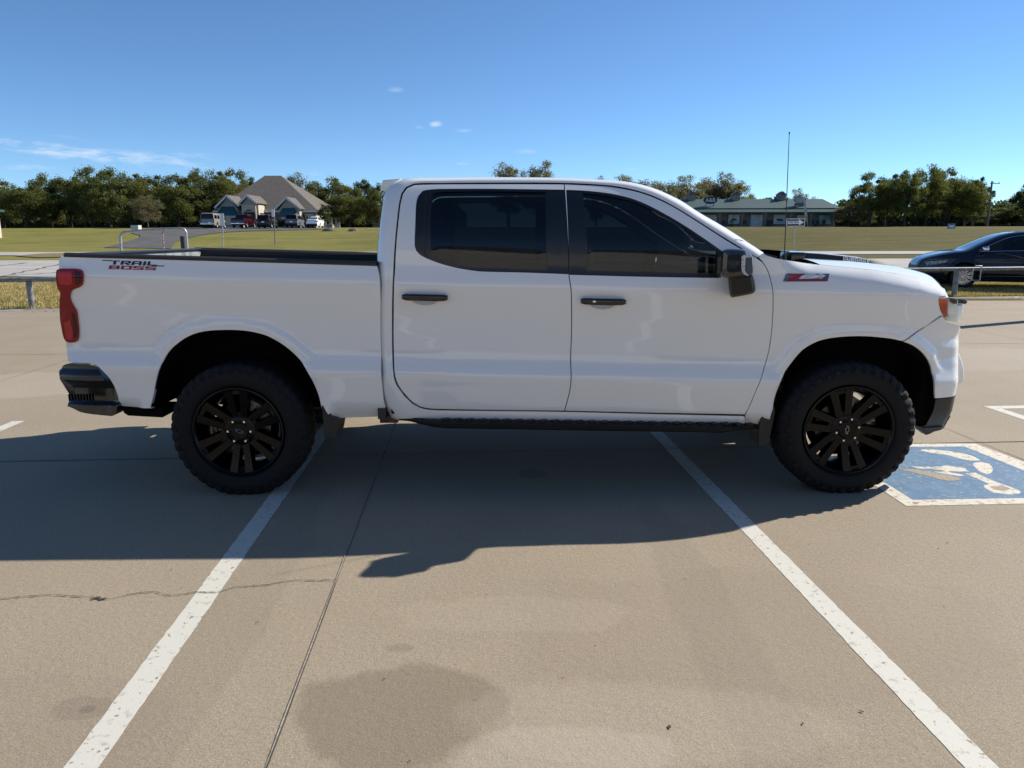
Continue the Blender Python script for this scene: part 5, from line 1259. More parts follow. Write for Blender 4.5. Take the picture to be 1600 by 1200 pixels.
M_navy = carpaint('navy_paint', (0.008, 0.012, 0.022)); 
sp = sedan()
M_hl = mat('sedan_lamp', (.30, .33, .38), .1, coat=1, noise=(25, (.04, .05, .06), .4, .6))
sp['patches'] = [([(2.42, .70), (2.25, .735), (2.0, .765), (1.88, .775), (1.95, .71), (2.15, .655), (2.38, .62)], M_hl, 'headlight'), ([(2.08, .745), (1.90, .772), (1.96, .715), (2.06, .69)], mat('sedan_amber', (.35, .13, .06), .2, coat=1), 'amber_reflector'),
                 ([(-2.52, .98), (-2.1, .98), (-2.15, .84), (-2.54, .80)], M_red, 'tail_light'), ([(2.45, .60), (2.53, .60), (2.54, .45), (2.47, .42)], M_black, 'grille'),
                 ([(1.15, .335), (-.98, .335), (-.98, .35), (1.15, .35)], M_chrome, 'sill_trim'), ([(1.14, 1.0), (-1.35, 1.055), (-1.35, 1.068), (1.14, 1.013)], M_chrome, 'belt_trim'),
                 ([(.62, .845), (.42, .85), (.42, .875), (.62, .87)], M_navy, 'door_handle'), ([(-.72, .875), (-.92, .88), (-.92, .905), (-.72, .90)], M_navy, 'door_handle'),
                 ([(1.13, 1.035), (.85, 1.18), (.5, 1.34), (.15, 1.42), (-.5, 1.435), (-.5, 1.445), (.15, 1.43), (.5, 1.352), (.85, 1.192), (1.16, 1.035)], M_chrome, 'window_trim')]
sp['boxes'] = [('side_mirror', M_chrome, (1.12, -1.10, 1.02), (.98, -.86, 1.13), .03), ('grille', M_black, (2.46, -.55, .50), (2.53, .55, .70), .02), ('licence_plate', M_white, (-2.62, -.26, .7), (-2.59, .26, .83), 0)]
# nose points left and a little away; the near front wheel sits at the right edge of the photograph
pw = atz(1505, 431.6, 20.4)
rzz = math.radians(180-17); c, s = math.cos(rzz), math.sin(rzz)
lw = np.array([1.48, 0.925-.03]); ox = pw[0]-(lw[0]*c-lw[1]*s); oy = pw[1]-(lw[0]*s+lw[1]*c)
sedan_root = vehicle('parked_sedan', 'dark navy sedan with silver wheels parked beyond the pipe fence at the right edge', 'car', sp, (ox, oy, pw[2]-.335), rzz, M_navy)

def wagon(kind):
    if kind == 'suv':
        top = [(2.35, .25, 'd'), (2.42, .5, 'p'), (2.38, .95, 'p'), (2.2, 1.08, 'p'), (1.35, 1.18, 'g'), (.70, 1.66, 'p'), (.2, 1.76, 'p'), (-1.2, 1.77, 'p'), (-2.05, 1.72, 'g'), (-2.33, 1.15, 'p'), (-2.42, .9, 'p'), (-2.42, .5, 'd'), (-2.3, .28, 'd')]
        win = [[(1.15, 1.14), (.72, 1.52), (.45, 1.62), (.05, 1.65), (.05, 1.12)], [(-.03, 1.12), (-.03, 1.65), (-.95, 1.65), (-1.0, 1.14)], [(-1.1, 1.14), (-1.05, 1.64), (-1.75, 1.62), (-2.0, 1.3), (-1.95, 1.18)]]
        return dict(W=1.92, L=4.85, top=top, windows=win, prof=P_suv, wheels=[(1.45, .36), (-1.42, .36)], clear=.26, cabin=(-1.9, 1.1), belt=1.1, seats=(.15, -.8), rim=M_silver, tail=.2, crown=.05,
                    boxes=[('tail_light', M_red, (-2.46, -.93, .95), (-2.30, -.66, 1.22), .02), ('licence_plate', M_white, (-2.50, -.2, .72), (-2.47, .2, .86), 0), ('side_mirror', M_black, (1.0, -1.12, 1.12), (.85, -.92, 1.28), .02), ('headlight', M_hl, (2.25, -.88, .85), (2.42, -.55, 1.0), .02), ('rear_bumper', M_black, (-2.50, -.88, .40), (-2.38, .88, .60), .03)])
    if kind == 'van':
        top = [(2.6, .3, 'd'), (2.7, .5, 'p'), (2.68, 1.05, 'p'), (2.1, 1.25, 'g'), (1.35, 1.85, 'p'), (.9, 1.98, 'p'), (-2.3, 2.0, 'p'), (-2.55, 1.92, 'g'), (-2.66, 1.2, 'p'), (-2.7, .5, 'd'), (-2.6, .3, 'd')]
        win = [[(1.9, 1.28), (1.35, 1.72), (1.05, 1.75), (1.05, 1.25)], [(.85, 1.25), (.85, 1.75), (.0, 1.75), (.0, 1.25)], [(-.2, 1.25), (-.2, 1.75), (-1.1, 1.75), (-1.1, 1.25)], [(-1.3, 1.25), (-1.3, 1.75), (-2.3, 1.74), (-2.35, 1.25)]]
        return dict(W=2.0, L=5.4, top=top, windows=win, prof=[(.1, .1), (.4, .02), (.8, .0), (1.15, .03), (1.5, .07), (1.8, .12), (2.0, .2)], wheels=[(1.75, .37), (-1.55, .37)], clear=.3, cabin=(-2.3, 1.6), belt=1.2, seats=(.9, 0, -1.0), rim=M_silver, tail=.05, crown=.04,
                    boxes=[('tail_light', M_red, (-2.74, -.97, .75), (-2.62, -.84, 1.25), .02), ('licence_plate', M_white, (-2.76, -.5, .62), (-2.73, -.15, .76), 0), ('side_mirror', M_black, (1.85, -1.2, 1.2), (1.7, -.98, 1.42), .02), ('rear_bumper', M_chrome, (-2.82, -.92, .42), (-2.66, .92, .60), .03), ('headlight', M_hl, (2.55, -.9, .75), (2.72, -.6, .95), .02)])
    if kind == 'pickup':
        top = [(2.75, .35, 'd'), (2.85, .6, 'p'), (2.82, 1.1, 'p'), (2.6, 1.2, 'p'), (1.55, 1.28, 'g'), (1.0, 1.80, 'p'), (.6, 1.88, 'p'), (-.55, 1.88, 'p'), (-.75, 1.82, 'g'), (-.88, 1.30, 'p'), (-2.8, 1.30, 'p'), (-2.86, 1.2, 'p'), (-2.88, .6, 'd'), (-2.8, .4, 'd')]
        win = [[(1.4, 1.28), (.98, 1.66), (.7, 1.76), (.35, 1.77), (.35, 1.27)], [(.25, 1.27), (.25, 1.77), (-.45, 1.77), (-.62, 1.7), (-.66, 1.28)]]
        return dict(W=2.0, L=5.8, top=top, windows=win, prof=[(.1, .1), (.4, .03), (.8, .0), (1.1, .01), (1.25, .05), (1.4, .09), (1.7, .18), (1.9, .28)], wheels=[(1.85, .40), (-1.80, .40)], clear=.38, cabin=(-.8, 1.4), belt=1.22, seats=(.5, -.4), rim=M_silver, tail=.05, crown=.035,
                    boxes=[('tail_light', M_red, (-2.93, -.98, .85), (-2.80, -.80, 1.25), .02), ('licence_plate', M_white, (-2.99, -.16, .55), (-2.965, .16, .68), 0), ('side_mirror', M_black, (1.4, -1.25, 1.22), (1.25, -.98, 1.48), .02), ('rear_bumper', M_chrome, (-3.0, -.95, .46), (-2.84, .95, .64), .03), ('tailgate', M_black, (-2.915, -.7, 1.0), (-2.90, .7, 1.12), .01), ('headlight', M_hl, (2.7, -.95, .85), (2.86, -.6, 1.05), .02)])
GR_ = 'vehicles parked in front of the stone house'
M_beige = carpaint('beige_paint', (0.26, 0.24, 0.21)); M_maroon = carpaint('maroon_paint', (0.035, 0.005, 0.008)); M_bkp = carpaint('black_paint', (0.012, 0.012, 0.014)); M_gry = carpaint('grey_paint', (0.16, 0.17, 0.19))
def park(name, label, cat, sp, px, Z, deg, paint, group=GR_, det=False):
    x = (px-797)/1150*Z+CAM[0]; y = Z+CAM[1]
    return vehicle(name, label, cat, sp, (x, y, T(x, y)+.06), math.radians(deg), paint, group, det)
sc_ = 1.0
park('parked_van', 'beige passenger van parked leftmost before the stone house', 'van', wagon('van'), 345, 109, 93, M_beige)
park('parked_pickup', 'dark red pickup parked before the arched entry of the stone house', 'pickup truck', wagon('pickup'), 391, 109, 93, M_maroon)
park('parked_suv', 'black boxy suv parked between the red pickup and the grey suv', 'suv', wagon('suv'), 427, 108, 93, M_bkp)
park('parked_suv', 'grey suv parked before the right gable of the stone house', 'suv', wagon('suv'), 469, 110, 93, M_gry)
s2 = sedan(); s2['seams'] = []; s2['boxes'] = [('tail_light', M_red, (-2.60, -.90, .80), (-2.45, -.58, .95), .02), ('licence_plate', M_bkp, (-2.62, -.22, .62), (-2.59, .22, .76), 0), ('side_mirror', M_white, (1.1, -1.08, 1.0), (.98, -.88, 1.12), .02), ('headlight', M_hl, (2.3, -.85, .62), (2.5, -.5, .75), .02)]
park('parked_sedan', 'white sedan parked rightmost in front of the stone house', 'car', s2, 500, 110, 93, M_white)

# ------------------------------------------------------------------ what stands behind the camera and shows in the glass and paint
db = empty('dealership_building', (4, -21, 0), label='long pale showroom building facing the pickup across the lot', cat='building')
M_wall = mat('pale_panel_wall', (0.72, 0.69, 0.64), .7, noise=(1.0, (.66, .63, .58), .4, .6)); M_dglass = mat('showroom_glass', (0.03, 0.04, 0.05), .05, coat=1)
w = MB(); w.b2((-34, -6, 0), (34, 0, 6.4)); w.build('wall', M_wall, db)
w = MB(); w.b2((-34.2, -6, 6.4), (34.2, .3, 6.9)); w.build('parapet', mat('dark_fascia', (.12, .13, .15), .5), db)
for x in (-28, -20, 20, 28):
    f = MB(); f.b2((x-2.6, 0, .3), (x+2.6, .06, 3.2)); o = f.build('window', M_dglass, db)
    fr = MB()
    for k in range(4): fr.b2((x-2.65+k*1.75, .06, .3), (x-2.57+k*1.75, .10, 3.2))
    fr.build('frame', M_trim, o)
for k, (x, kind, pm_, lb_) in enumerate([(-9.5, 'pickup', M_bkp, 'black pickup'), (-5.2, 'suv', M_gry, 'grey suv'), (-1.2, 'pickup', M_maroon, 'dark red pickup'), (7.2, 'suv', M_bkp, 'black suv'), (11.4, 'pickup', M_gry, 'grey pickup'), (15.6, 'suv', M_maroon, 'dark red suv')]):
    vehicle('dealer_vehicle', lb_+' parked facing the lot before the showroom', kind if kind == 'suv' else 'pickup truck', wagon(kind), (x, -15.5, 0), math.radians(78+k*2), pm_, 'vehicles parked before the showroom', False)

# ------------------------------------------------------------------ pipe fence along the kerb
M_galv = mat('galvanised_pipe', (0.42, 0.43, 0.43), .45, metal=.5, noise=(14, (.26, .26, .25), .4, .65))
M_pgrey = mat('grey_painted_pipe', (0.20, 0.22, 0.23), .5, noise=(10, (.12, .12, .12), .45, .6))
fence = empty('pipe_fence', K0+KD*12+KN*.45, label='low grey pipe rail fence on posts along the grass beyond the lot', cat='fence')
FO = np.array(fence.location); FOZ = 0.10
def kp(d, k, z): p = K0+KD*d+KN*k; return np.array([p[0], p[1], z])
d_l = float((gp(42, 485.5)-K0)@KD); d_r = float((gp(1500, 466.5)-K0)@KD)
zl = at(42, 437, kp(d_l, .45, 0)[1])[2]; zr = at(1500, 420.5, kp(d_r, .45, 0)[1])[2]
def zrail(d): return zl+(zr-zl)*(d-d_l)/(d_r-d_l)
m = MB(); m.tube([kp(-12, .45, zrail(-12)), kp(2.0, .45, zrail(2.0))], .048, 12); m.build('rail', M_pgrey, fence, smooth=True, off=FO)
m = MB(); m.tube([kp(2.4, .45, zrail(2.4)), kp(24.7, .45, zrail(24.7))], .048, 12); m.build('rail', M_pgrey, fence, smooth=True, off=FO)
m = MB(); m.tube([kp(24.9, .45, zrail(24.9)), kp(36, .45, zrail(36))], .048, 12); m.build('rail', M_pgrey, fence, smooth=True, off=FO)
n = 7; ds = [d_l-3.6, d_l-7.2]+[d_l+(d_r-d_l)*k/n for k in range(n+1)]+[d_r+3.5, d_r+7]
for d in ds:
    m = MB(); m.tube([kp(d, .45, -.1), kp(d, .45, zrail(d)-.04)], .062, 14)
    m.build('post', M_pgrey, fence, smooth=True, off=FO)
for d, y0, y1 in ((1.35, 0.42, 0), (float((gp(1536, 466)-K0)@KD)-.25, .42, 0)):
    z = zrail(d); m = MB(); a = kp(d, .36, z+.07); b = kp(d+.26, .36, z+.07)
    m.tube([kp(d, .38, z+.03), kp(d, .38, z-.28), kp(d+.22, .38, z-.28), kp(d+.22, .38, z+.08), kp(d+.05, .38, z+.08)], .016, 6); m.build('hasp', M_galv, fence, off=FO)

# bent pipe barrier at the road edge
hp = atz(240, 400, 31); hoop = empty('pipe_barrier', (hp[0], hp[1], T(hp[0], hp[1])), label='bent galvanised pipe barrier standing beyond the pickup tailgate', cat='barrier')
HO = np.array(hoop.location)
def hz(px, py, Z=31): return atz(px, py, Z)
m = MB(); base = T(hp[0], hp[1])
P = [hz(188.5, 390), hz(188, 372), hz(189.5, 366), hz(193, 363.2), hz(199, 362.4)]+[hz(225, 360), hz(256, 358.3)]+[hz(283, 357.2), hz(288, 358.5), hz(290.5, 363), hz(291.5, 390)]
P[0][2] = base; P[-1][2] = base
P = spline(np.array(P), .08, False, 60); m.tube([tuple(p) for p in P], .055, 12); m.build('hoop', M_galv, hoop, smooth=True, off=HO)
a, b = hz(255, 390, 31), hz(254, 358.5, 31); m = MB(); m.tube([(a[0], a[1], base), tuple(b)], .032, 8); m.build('middle_post', mat('red_white_post', (.30, .03, .03), .5, noise=(6, (.5, .42, .4), .52, .56)), hoop, off=HO)
def simple(name, label, cat, px, Z, parts, group=None, basepy=None):
    """parts: (part name, material, [('box', px0, py0, px1, py1, depth)|('pole', px0, py0, px1, py1, r)])"""
    c = atz(px, 400, Z); g = T(c[0], c[1]); root = empty(name, (c[0], c[1], g), label=label, cat=cat, group=group); O = np.array([c[0], c[1], g])
    for nm, m, prims in parts:
        mb = MB()
        for q in prims:
            if q[0] == 'box':
                A, B = atz(q[1], q[2], Z), atz(q[3], q[4], Z); mb.b2((A[0], A[1]-q[5]/2, (g-.3) if q[4] > 363 else B[2]), (B[0], A[1]+q[5]/2, A[2]))
            else:
                A, B = atz(q[1], q[2], Z), atz(q[3], q[4], Z); B = np.array([B[0], B[1], g-.1]); mb.tube([tuple(A), tuple(B)], q[5], 10)
        mb.build(nm, m, root, off=O)
    return root
simple('valve_post', 'thin post with a dark knob inside the pipe barrier', 'post', 285, 33, [('post', M_pgrey, [('pole', 285, 371, 284.5, 392, .025)]), ('cap', M_black, [('box', 282, 369, 288, 374, .12)])])
simple('road_sign', 'narrow pale sign on a steel post left of the red pickup', 'sign', 347, 44, [('post', M_galv, [('pole', 347, 334, 348.5, 392, .03)]), ('sign_plate', mat('pale_sign_back', (.55, .56, .57), .5), [('box', 342.6, 333.5, 350.8, 352.5, .02)])])
simple('road_sign', 'small white sign on a dark post in front of the stone house', 'sign', 428, 84, [('post', M_pgrey, [('pole', 428.5, 338, 428.5, 361, .06)]), ('sign_plate', mat('white_sign', (.72, .73, .75), .5), [('box', 424, 326.5, 429.5, 339, .05)])])
ow = simple('one_way_sign', 'black and white arrow sign on a thin post beyond the hood', 'sign', 1243, 38, [('post', M_galv, [('pole', 1241.5, 352, 1241.5, 396, .028)]), ('sign_plate', mat('sign_black', (.012, .013, .016), .4), [('box', 1229, 342.2, 1257.2, 353.6, .02)])])
OW = np.array(ow.location)
def wz(px, py): p = atz(px, py, 37.985); return p
mb = MB()
for q in ([(1228.6, 341.8), (1257.6, 341.4), (1257.6, 342.3), (1228.6, 342.7)], [(1228.6, 353.2), (1257.6, 352.6), (1257.6, 353.5), (1228.6, 354.1)], [(1228.6, 342), (1229.4, 342), (1229.4, 354), (1228.6, 354)], [(1256.8, 341.8), (1257.6, 341.8), (1257.6, 353.4), (1256.8, 353.4)]):
    mb.add([wz(*p) for p in q], [(0, 1, 2, 3)])
mb.build('border', mat('sign_white', (.75, .76, .78), .5), ow, off=OW)
mb = MB(); mb.add([wz(*p) for p in [(1230.6, 345.1), (1248.2, 345.0), (1248.2, 342.5), (1256.2, 347.3), (1248.2, 352.1), (1248.2, 349.8), (1230.6, 350.2)]], [tuple(range(7))]); mb.build('arrow', MATS['sign_white'], ow, off=OW)
p = atz(1240, 347.6, 37.96)-OW; text_mesh('lettering', 'ONE WAY', .14, MATS['sign_black'], ow, tuple(p), extrude=.002, sx=.82)

# ------------------------------------------------------------------ buildings
def brickmat(name, c1, c2, mortar, w, h):
    if name in MATS: return MATS[name]
    m = mat(name, c1, .85); N, L = nodes_of(m); b = N['Principled BSDF']
    t = N.new('ShaderNodeTexCoord'); mp = N.new('ShaderNodeMapping'); mp.inputs['Rotation'].default_value = (math.pi/2, 0, 0); L.new(t.outputs['Object'], mp.inputs[0])
    k = N.new('ShaderNodeTexBrick'); k.inputs['Color1'].default_value = (*c1, 1); k.inputs['Color2'].default_value = (*c2, 1); k.inputs['Mortar'].default_value = (*mortar, 1)
    k.inputs['Scale'].default_value = 1; k.inputs['Brick Width'].default_value = w; k.inputs['Row Height'].default_value = h; k.inputs['Mortar Size'].default_value = .02
    L.new(mp.outputs[0], k.inputs[0]); L.new(k.outputs[0], b.inputs['Base Color']); return m
M_stone = brickmat('tan_stone_wall', (.55, .47, .38), (.42, .36, .29), (.45, .40, .33), .5, .22)
M_brick = brickmat('brown_brick_wall', (.16, .10, .075), (.22, .15, .11), (.22, .19, .16), .24, .08)
M_cream = mat('cream_stone', (.58, .52, .42), .8, noise=(3, (.45, .39, .30), .4, .6))
def ribbed(name, c, c2, sc, rot=0, axis='X', rough=.5, prof=.5):
    m = mat(name, c, rough); N, L = nodes_of(m); b = N['Principled BSDF']
    t = N.new('ShaderNodeTexCoord'); w = N.new('ShaderNodeTexWave'); w.bands_direction = axis; w.inputs['Scale'].default_value = sc; w.inputs['Distortion'].default_value = 0
    L.new(t.outputs['Object'], w.inputs[0]); bm = N.new('ShaderNodeBump'); bm.inputs['Distance'].default_value = .05; bm.inputs['Strength'].default_value = 1; L.new(w.outputs[0], bm.inputs['Height']); L.new(bm.outputs[0], b.inputs['Normal'])
    x = N.new('ShaderNodeMixRGB'); x.inputs[1].default_value = (*c, 1); x.inputs[2].default_value = (*c2, 1); L.new(w.outputs[0], x.inputs[0]); L.new(x.outputs[0], b.inputs['Base Color']); return m
M_shing = mat('brown_shingles', (.10, .085, .073), .9, noise=(5, (.165, .142, .122), .4, .62), bump=(16, 1, .04))
M_gable = ribbed('grey_siding', (.56, .50, .42), (.45, .40, .34), 3.0, axis='Z')
M_awn = ribbed('teal_awning', (.02, .09, .11), (.035, .14, .16), 4, axis='X')
M_wtrim = mat('white_trim', (.62, .62, .60), .6); M_pane = mat('window_pane', (.02, .03, .035), .08, coat=1); M_door = mat('house_door', (.10, .06, .04), .5)
HZ = 118.0
hb = atz(430, 400, HZ); gz0 = T(hb[0], hb[1]); house = empty('stone_house', (hb[0], hb[1], gz0), label='stone house with a tall brown hip roof and front gables behind the parked cars', cat='house'); H0 = np.array(house.location)
def hx(px, Z=HZ): return atz(px, 340, Z)[0]
def hzz(py, Z=HZ): return atz(430, py, Z)[2]
yF = HZ+CAM[1]; D = 17.0
x0, x1 = hx(341), hx(493); ze = hzz(329); zr_ = hzz(274.4, HZ+8.5)
rx0, rx1 = hx(418, HZ+8.5), hx(443, HZ+8.5)
m = MB(); m.b2((x0, yF, gz0-.2), (x1, yF+.3, ze)); m.b2((x0, yF+D-.3, gz0-.2), (x1, yF+D, ze)); m.b2((x0, yF+.3, gz0-.2), (x0+.3, yF+D-.3, ze)); m.build('front_wall', M_brick, house, off=H0)
m = MB(); m.b2((x1-.3, yF+.3, gz0-.2), (x1+.003, yF+D-.3, ze)); m.build('side_wall', M_cream, house, off=H0)
o_ = .55
V = [(x0-o_, yF-o_, ze), (x1+o_, yF-o_, ze), (x1+o_, yF+D+o_, ze), (x0-o_, yF+D+o_, ze), (rx0, yF+8.5, zr_), (rx1, yF+8.5, zr_)]
m = MB(); m.add(V+[(v[0], v[1], v[2]-.18) for v in V[:4]], [(0, 1, 5, 4), (1, 2, 5), (2, 3, 4, 5), (3, 0, 4), (9, 8, 7, 6)]); m.build('roof', M_shing, house, off=H0)
m = MB(); e = .12
m.b2((x0-o_-.02, yF-o_-.05, ze-.28), (x1+o_+.05, yF-o_+.10, ze-.012)); m.b2((x1+o_-.10, yF-o_+.1, ze-.28), (x1+o_+.05, yF+D+o_, ze-.012)); m.build('fascia', M_wtrim, house, off=H0)
def gable(pa, pl, pr, Zg, wallm, roofdepth, name='front_gable', arch=False):
    ax, az = hx(pa[0], Zg), hzz(pa[1], Zg); lx, lz = hx(pl[0], Zg), hzz(pl[1], Zg); rx, rz = hx(pr[0], Zg), hzz(pr[1], Zg); y = Zg+CAM[1]
    g = empty(name, (0, 0, 0), parent=house)
    m = MB(); th = .14
    for (ex, ez) in ((lx, lz), (rx, rz)):
        d = np.array([ex-ax, ez-az]); d = d/np.linalg.norm(d); n = np.array([-d[1], d[0]]); n = n if n[1] > 0 else -n
        A, B = np.array([ax, az]), np.array([ex, ez])
        P = [A, B, B+n*th, A+n*th+np.array([0, th*.6])]
        m.prism([tuple(p) for p in P], y-.35, y+roofdepth)
    m.build('gable_roof', M_shing, g, off=H0)
    m = MB()
    for (ex, ez) in ((lx, lz), (rx, rz)):
        d = np.array([ex-ax, ez-az]); d = d/np.linalg.norm(d); n = np.array([-d[1], d[0]]); n = n if n[1] > 0 else -n; A, B = np.array([ax, az]), np.array([ex, ez])
        m.prism([tuple(A+n*.16), tuple(B+n*.16), tuple(B-n*.12), tuple(A-n*.12)], y-.42, y-.352)
    m.build('bargeboard', M_wtrim, g, off=H0)
    wl_, wr = lx+.35, rx-.35; zb_ = min(lz, rz)-.0
    m = MB(); m.prism([(wl_, zb_-.1), (wr, zb_-.1), (ax, az-.1)], y, y+roofdepth-.05); m.build('gable_siding', wallm, g, off=H0)
    return (wl_, wr, zb_-.1, y, g)
for (pa, pl, pr, arch) in (((357.5, 306.5), (338, 325), (376, 322.5), False), ((449.5, 309.5), (432, 326.5), (472, 327.5), False)):
    wl_, wr, zb_, y, g = gable(pa, pl, pr, HZ-2.0, M_gable, 5.0)
    m = MB(); m.b2((wl_, y, gz0-.2), (wr, y+1.9, zb_)); m.build('bay_wall', M_stone, g, off=H0)
    c = (wl_+wr)/2; m = MB(); zt = zb_-.05
    m.add([(c-1.7, y-.9, zt-.95), (c+1.7, y-.9, zt-.95), (c+.9, y-.02, zt+.4), (c-.9, y-.02, zt+.4), (c-1.7, y-.02, zt-.95), (c+1.7, y-.02, zt-.95)], [(0, 1, 2, 3), (0, 3, 4), (1, 5, 2)]); m.build('awning', M_awn, g, off=H0)
    f = MB(); f.b2((c-1.3, y-.06, gz0+.4), (c+1.3, y-.003, zt-.9)); o = f.build('window', M_wtrim, g, off=H0)
    for k in range(3): q = MB(); q.b2((c-1.2+k*.82, y-.09, gz0+.5), (c-.45+k*.82, y-.062, zt-1.0)); 
    q = MB()
    for k in range(3): q.b2((c-1.2+k*.82, y-.09, gz0+.5), (c-.45+k*.82, y-.062, zt-1.0))
    oo = q.build('pane', M_pane, g, off=H0)
# arched entry
Zg = HZ-3.5; wl_, wr, zb_, y, g = gable((388.8, 306), (375, 319), (404, 318.5), Zg, M_gable, 5.5, 'entry_gable')
ex1 = hx(407, Zg); m = MB(); c = (wl_+wr)/2; N_ = 12; zs = gz0+1.75; r = .95
pts = [(wl_, gz0-.2), (c-r, gz0-.2), (c-r, zs)]+[(c-r*math.cos(a), zs+r*math.sin(a)) for a in np.linspace(0, math.pi, N_)[1:-1]]+[(c+r, zs), (c+r, gz0-.2), (wr, gz0-.2), (wr, zb_), (wl_, zb_)]
m = MB()
vs, es, fs, *_ = delaunay_2d_cdt([Vector(p) for p in pts], [(i, (i+1) % len(pts)) for i in range(len(pts))], [], 0, 1e-6); vv = np.array([tuple(v) for v in vs]); pp_ = np.array(pts)
fs = [f for f in fs if inpoly(vv[list(f)].mean(0)[None], pp_)[0]]
m.add([(v[0], y, v[1]) for v in vv], fs); m.add([(v[0], y+.4, v[1]) for v in vv], [f[::-1] for f in fs]); nn = len(pts)
m.add([(p[0], y, p[1]) for p in pts]+[(p[0], y+.4, p[1]) for p in pts], [(i, (i+1) % nn, (i+1) % nn+nn, i+nn) for i in range(nn)])
m.build('arch_wall', M_stone, g, off=H0)
m = MB(); m.b2((wr-.003, y+.4, gz0+2.2), (wr+.3, y+3.2, zb_)); m.b2((wr+.0, y+.35, gz0-.2), (wr+.35, y+.8, gz0+2.2)); m.b2((wr+.0, y+2.8, gz0-.2), (wr+.35, y+3.2, gz0+2.2)); m.build('entry_pillars', M_cream, g, off=H0)
d_ = MB(); d_.b2((c-.55, yF-.08, gz0), (c+.55, yF-.003, gz0+2.15)); d_.build('door', M_door, house, off=H0)
for px in (412, 423, 478, 487):
    f = MB(); xx = hx(px); f.b2((xx-.45, yF-.05, gz0+.8), (xx+.45, yF-.003, gz0+2.1)); o = f.build('window', M_wtrim, house, off=H0); q = MB(); q.b2((xx-.38, yF-.075, gz0+.87), (xx+.38, yF-.052, gz0+2.03)); q.build('pane', M_pane, o, off=(0, 0, 0)) ; o.children[0].location = tuple(-H0)
for k in range(3):
    yy = yF+3+k*4.6; f = MB(); f.b2((x1+.004, yy-.5, gz0+.7), (x1+.05, yy+.5, gz0+2.1)); o = f.build('window', M_pane, house, off=H0)

# long shop building under a green metal roof
BZ = 120.0; bb_ = atz(1250, 400, BZ); bz0 = T(bb_[0], bb_[1]); shop = empty('shop_building', (bb_[0], bb_[1], bz0), label='long low shop building with a green metal roof and porch', cat='building'); B0 = np.array(shop.location)
def bx(px, Z=BZ): return atz(px, 340, Z)[0]
def bzz(py, Z=BZ): return atz(1250, py, Z)[2]
M_groof = ribbed('green_metal_roof', (.055, .105, .088), (.032, .068, .056), 1.35, axis='X', rough=.45); M_bwall = ribbed('grey_board_wall', (.25, .235, .235), (.20, .188, .188), 2.2, axis='X', rough=.8)
yB = BZ+CAM[1]; xa, xb = bx(1000), bx(1306); 
m = MB(); m.b2((xa, yB, bz0-.2), (xb, yB+8, bzz(329))); m.build('wall', M_bwall, shop, off=B0)
zb1, zb2, zt_ = bzz(331, BZ-2.2), bzz(325, BZ-.3), bzz(311, BZ+4.2)
m = MB()
xr = bx(1315, BZ-2.2); xr2 = bx(1310, BZ)
m.add([(xa-1, yB-2.2, zb1), (xr, yB-2.2, zb1), (xr2-.2, yB-.1, zb2-.12), (xa-1, yB-.1, zb2-.12), (xa-1, yB-2.2, zb1-.12), (xr, yB-2.2, zb1-.12), (xr, yB+8, zb1), (xr2, yB+8, zb2-.12)], [(0, 1, 2, 3), (4, 5, 1, 0), (1, 6, 7, 2)]); m.build('porch_roof', M_groof, shop, off=B0)
m = MB(); xr3 = bx(1283, BZ+4.2)
m.add([(xa-1, yB-.3, zb2), (xr2+.1, yB-.3, zb2), (xr3, yB+4.2, zt_), (xa-1, yB+4.2, zt_), (xr2+.1, yB+8.7, zb2), (xa-1, yB+8.7, zb2), (xa-1, yB-.3, zb2-.15), (xr2+.1, yB-.3, zb2-.15)], [(0, 1, 2, 3), (1, 4, 2), (4, 5, 3, 2), (0, 6, 7, 1)]); m.build('roof', M_groof, shop, off=B0)
m = MB(); m.b2((xa-1, yB-2.26, zb1-.2), (xr+.02, yB-2.20, zb1-.01)); m.build('gutter', mat('green_trim', (.02, .055, .045), .5), shop, off=B0)
for px in (1078, 1147, 1218):
    Zc = BZ+4.2; c = empty('cupola', (0, 0, 0), parent=shop); xc = bx(px, Zc); z0, z1, z2 = bzz(312.5, Zc), bzz(304.5, Zc), bzz(299, Zc); yy = Zc+CAM[1]; w_ = .62
    m = MB(); m.b2((xc-w_, yy-w_, z0-.4), (xc+w_, yy+w_, z1)); m.build('cupola_base', mat('cupola_grey', (.28, .27, .25), .7, noise=(6, (.18, .17, .16), .4, .6)), c, off=B0)
    m = MB(); m.add([(xc-w_-.12, yy-w_-.12, z1), (xc+w_+.12, yy-w_-.12, z1), (xc+w_+.12, yy+w_+.12, z1), (xc-w_-.12, yy+w_+.12, z1), (xc, yy-w_-.12, z2), (xc, yy+w_+.12, z2)], [(0, 1, 4), (1, 2, 5, 4), (2, 3, 5), (3, 0, 4, 5), (3, 2, 1, 0)]); m.build('cupola_roof', M_shing, c, off=B0)
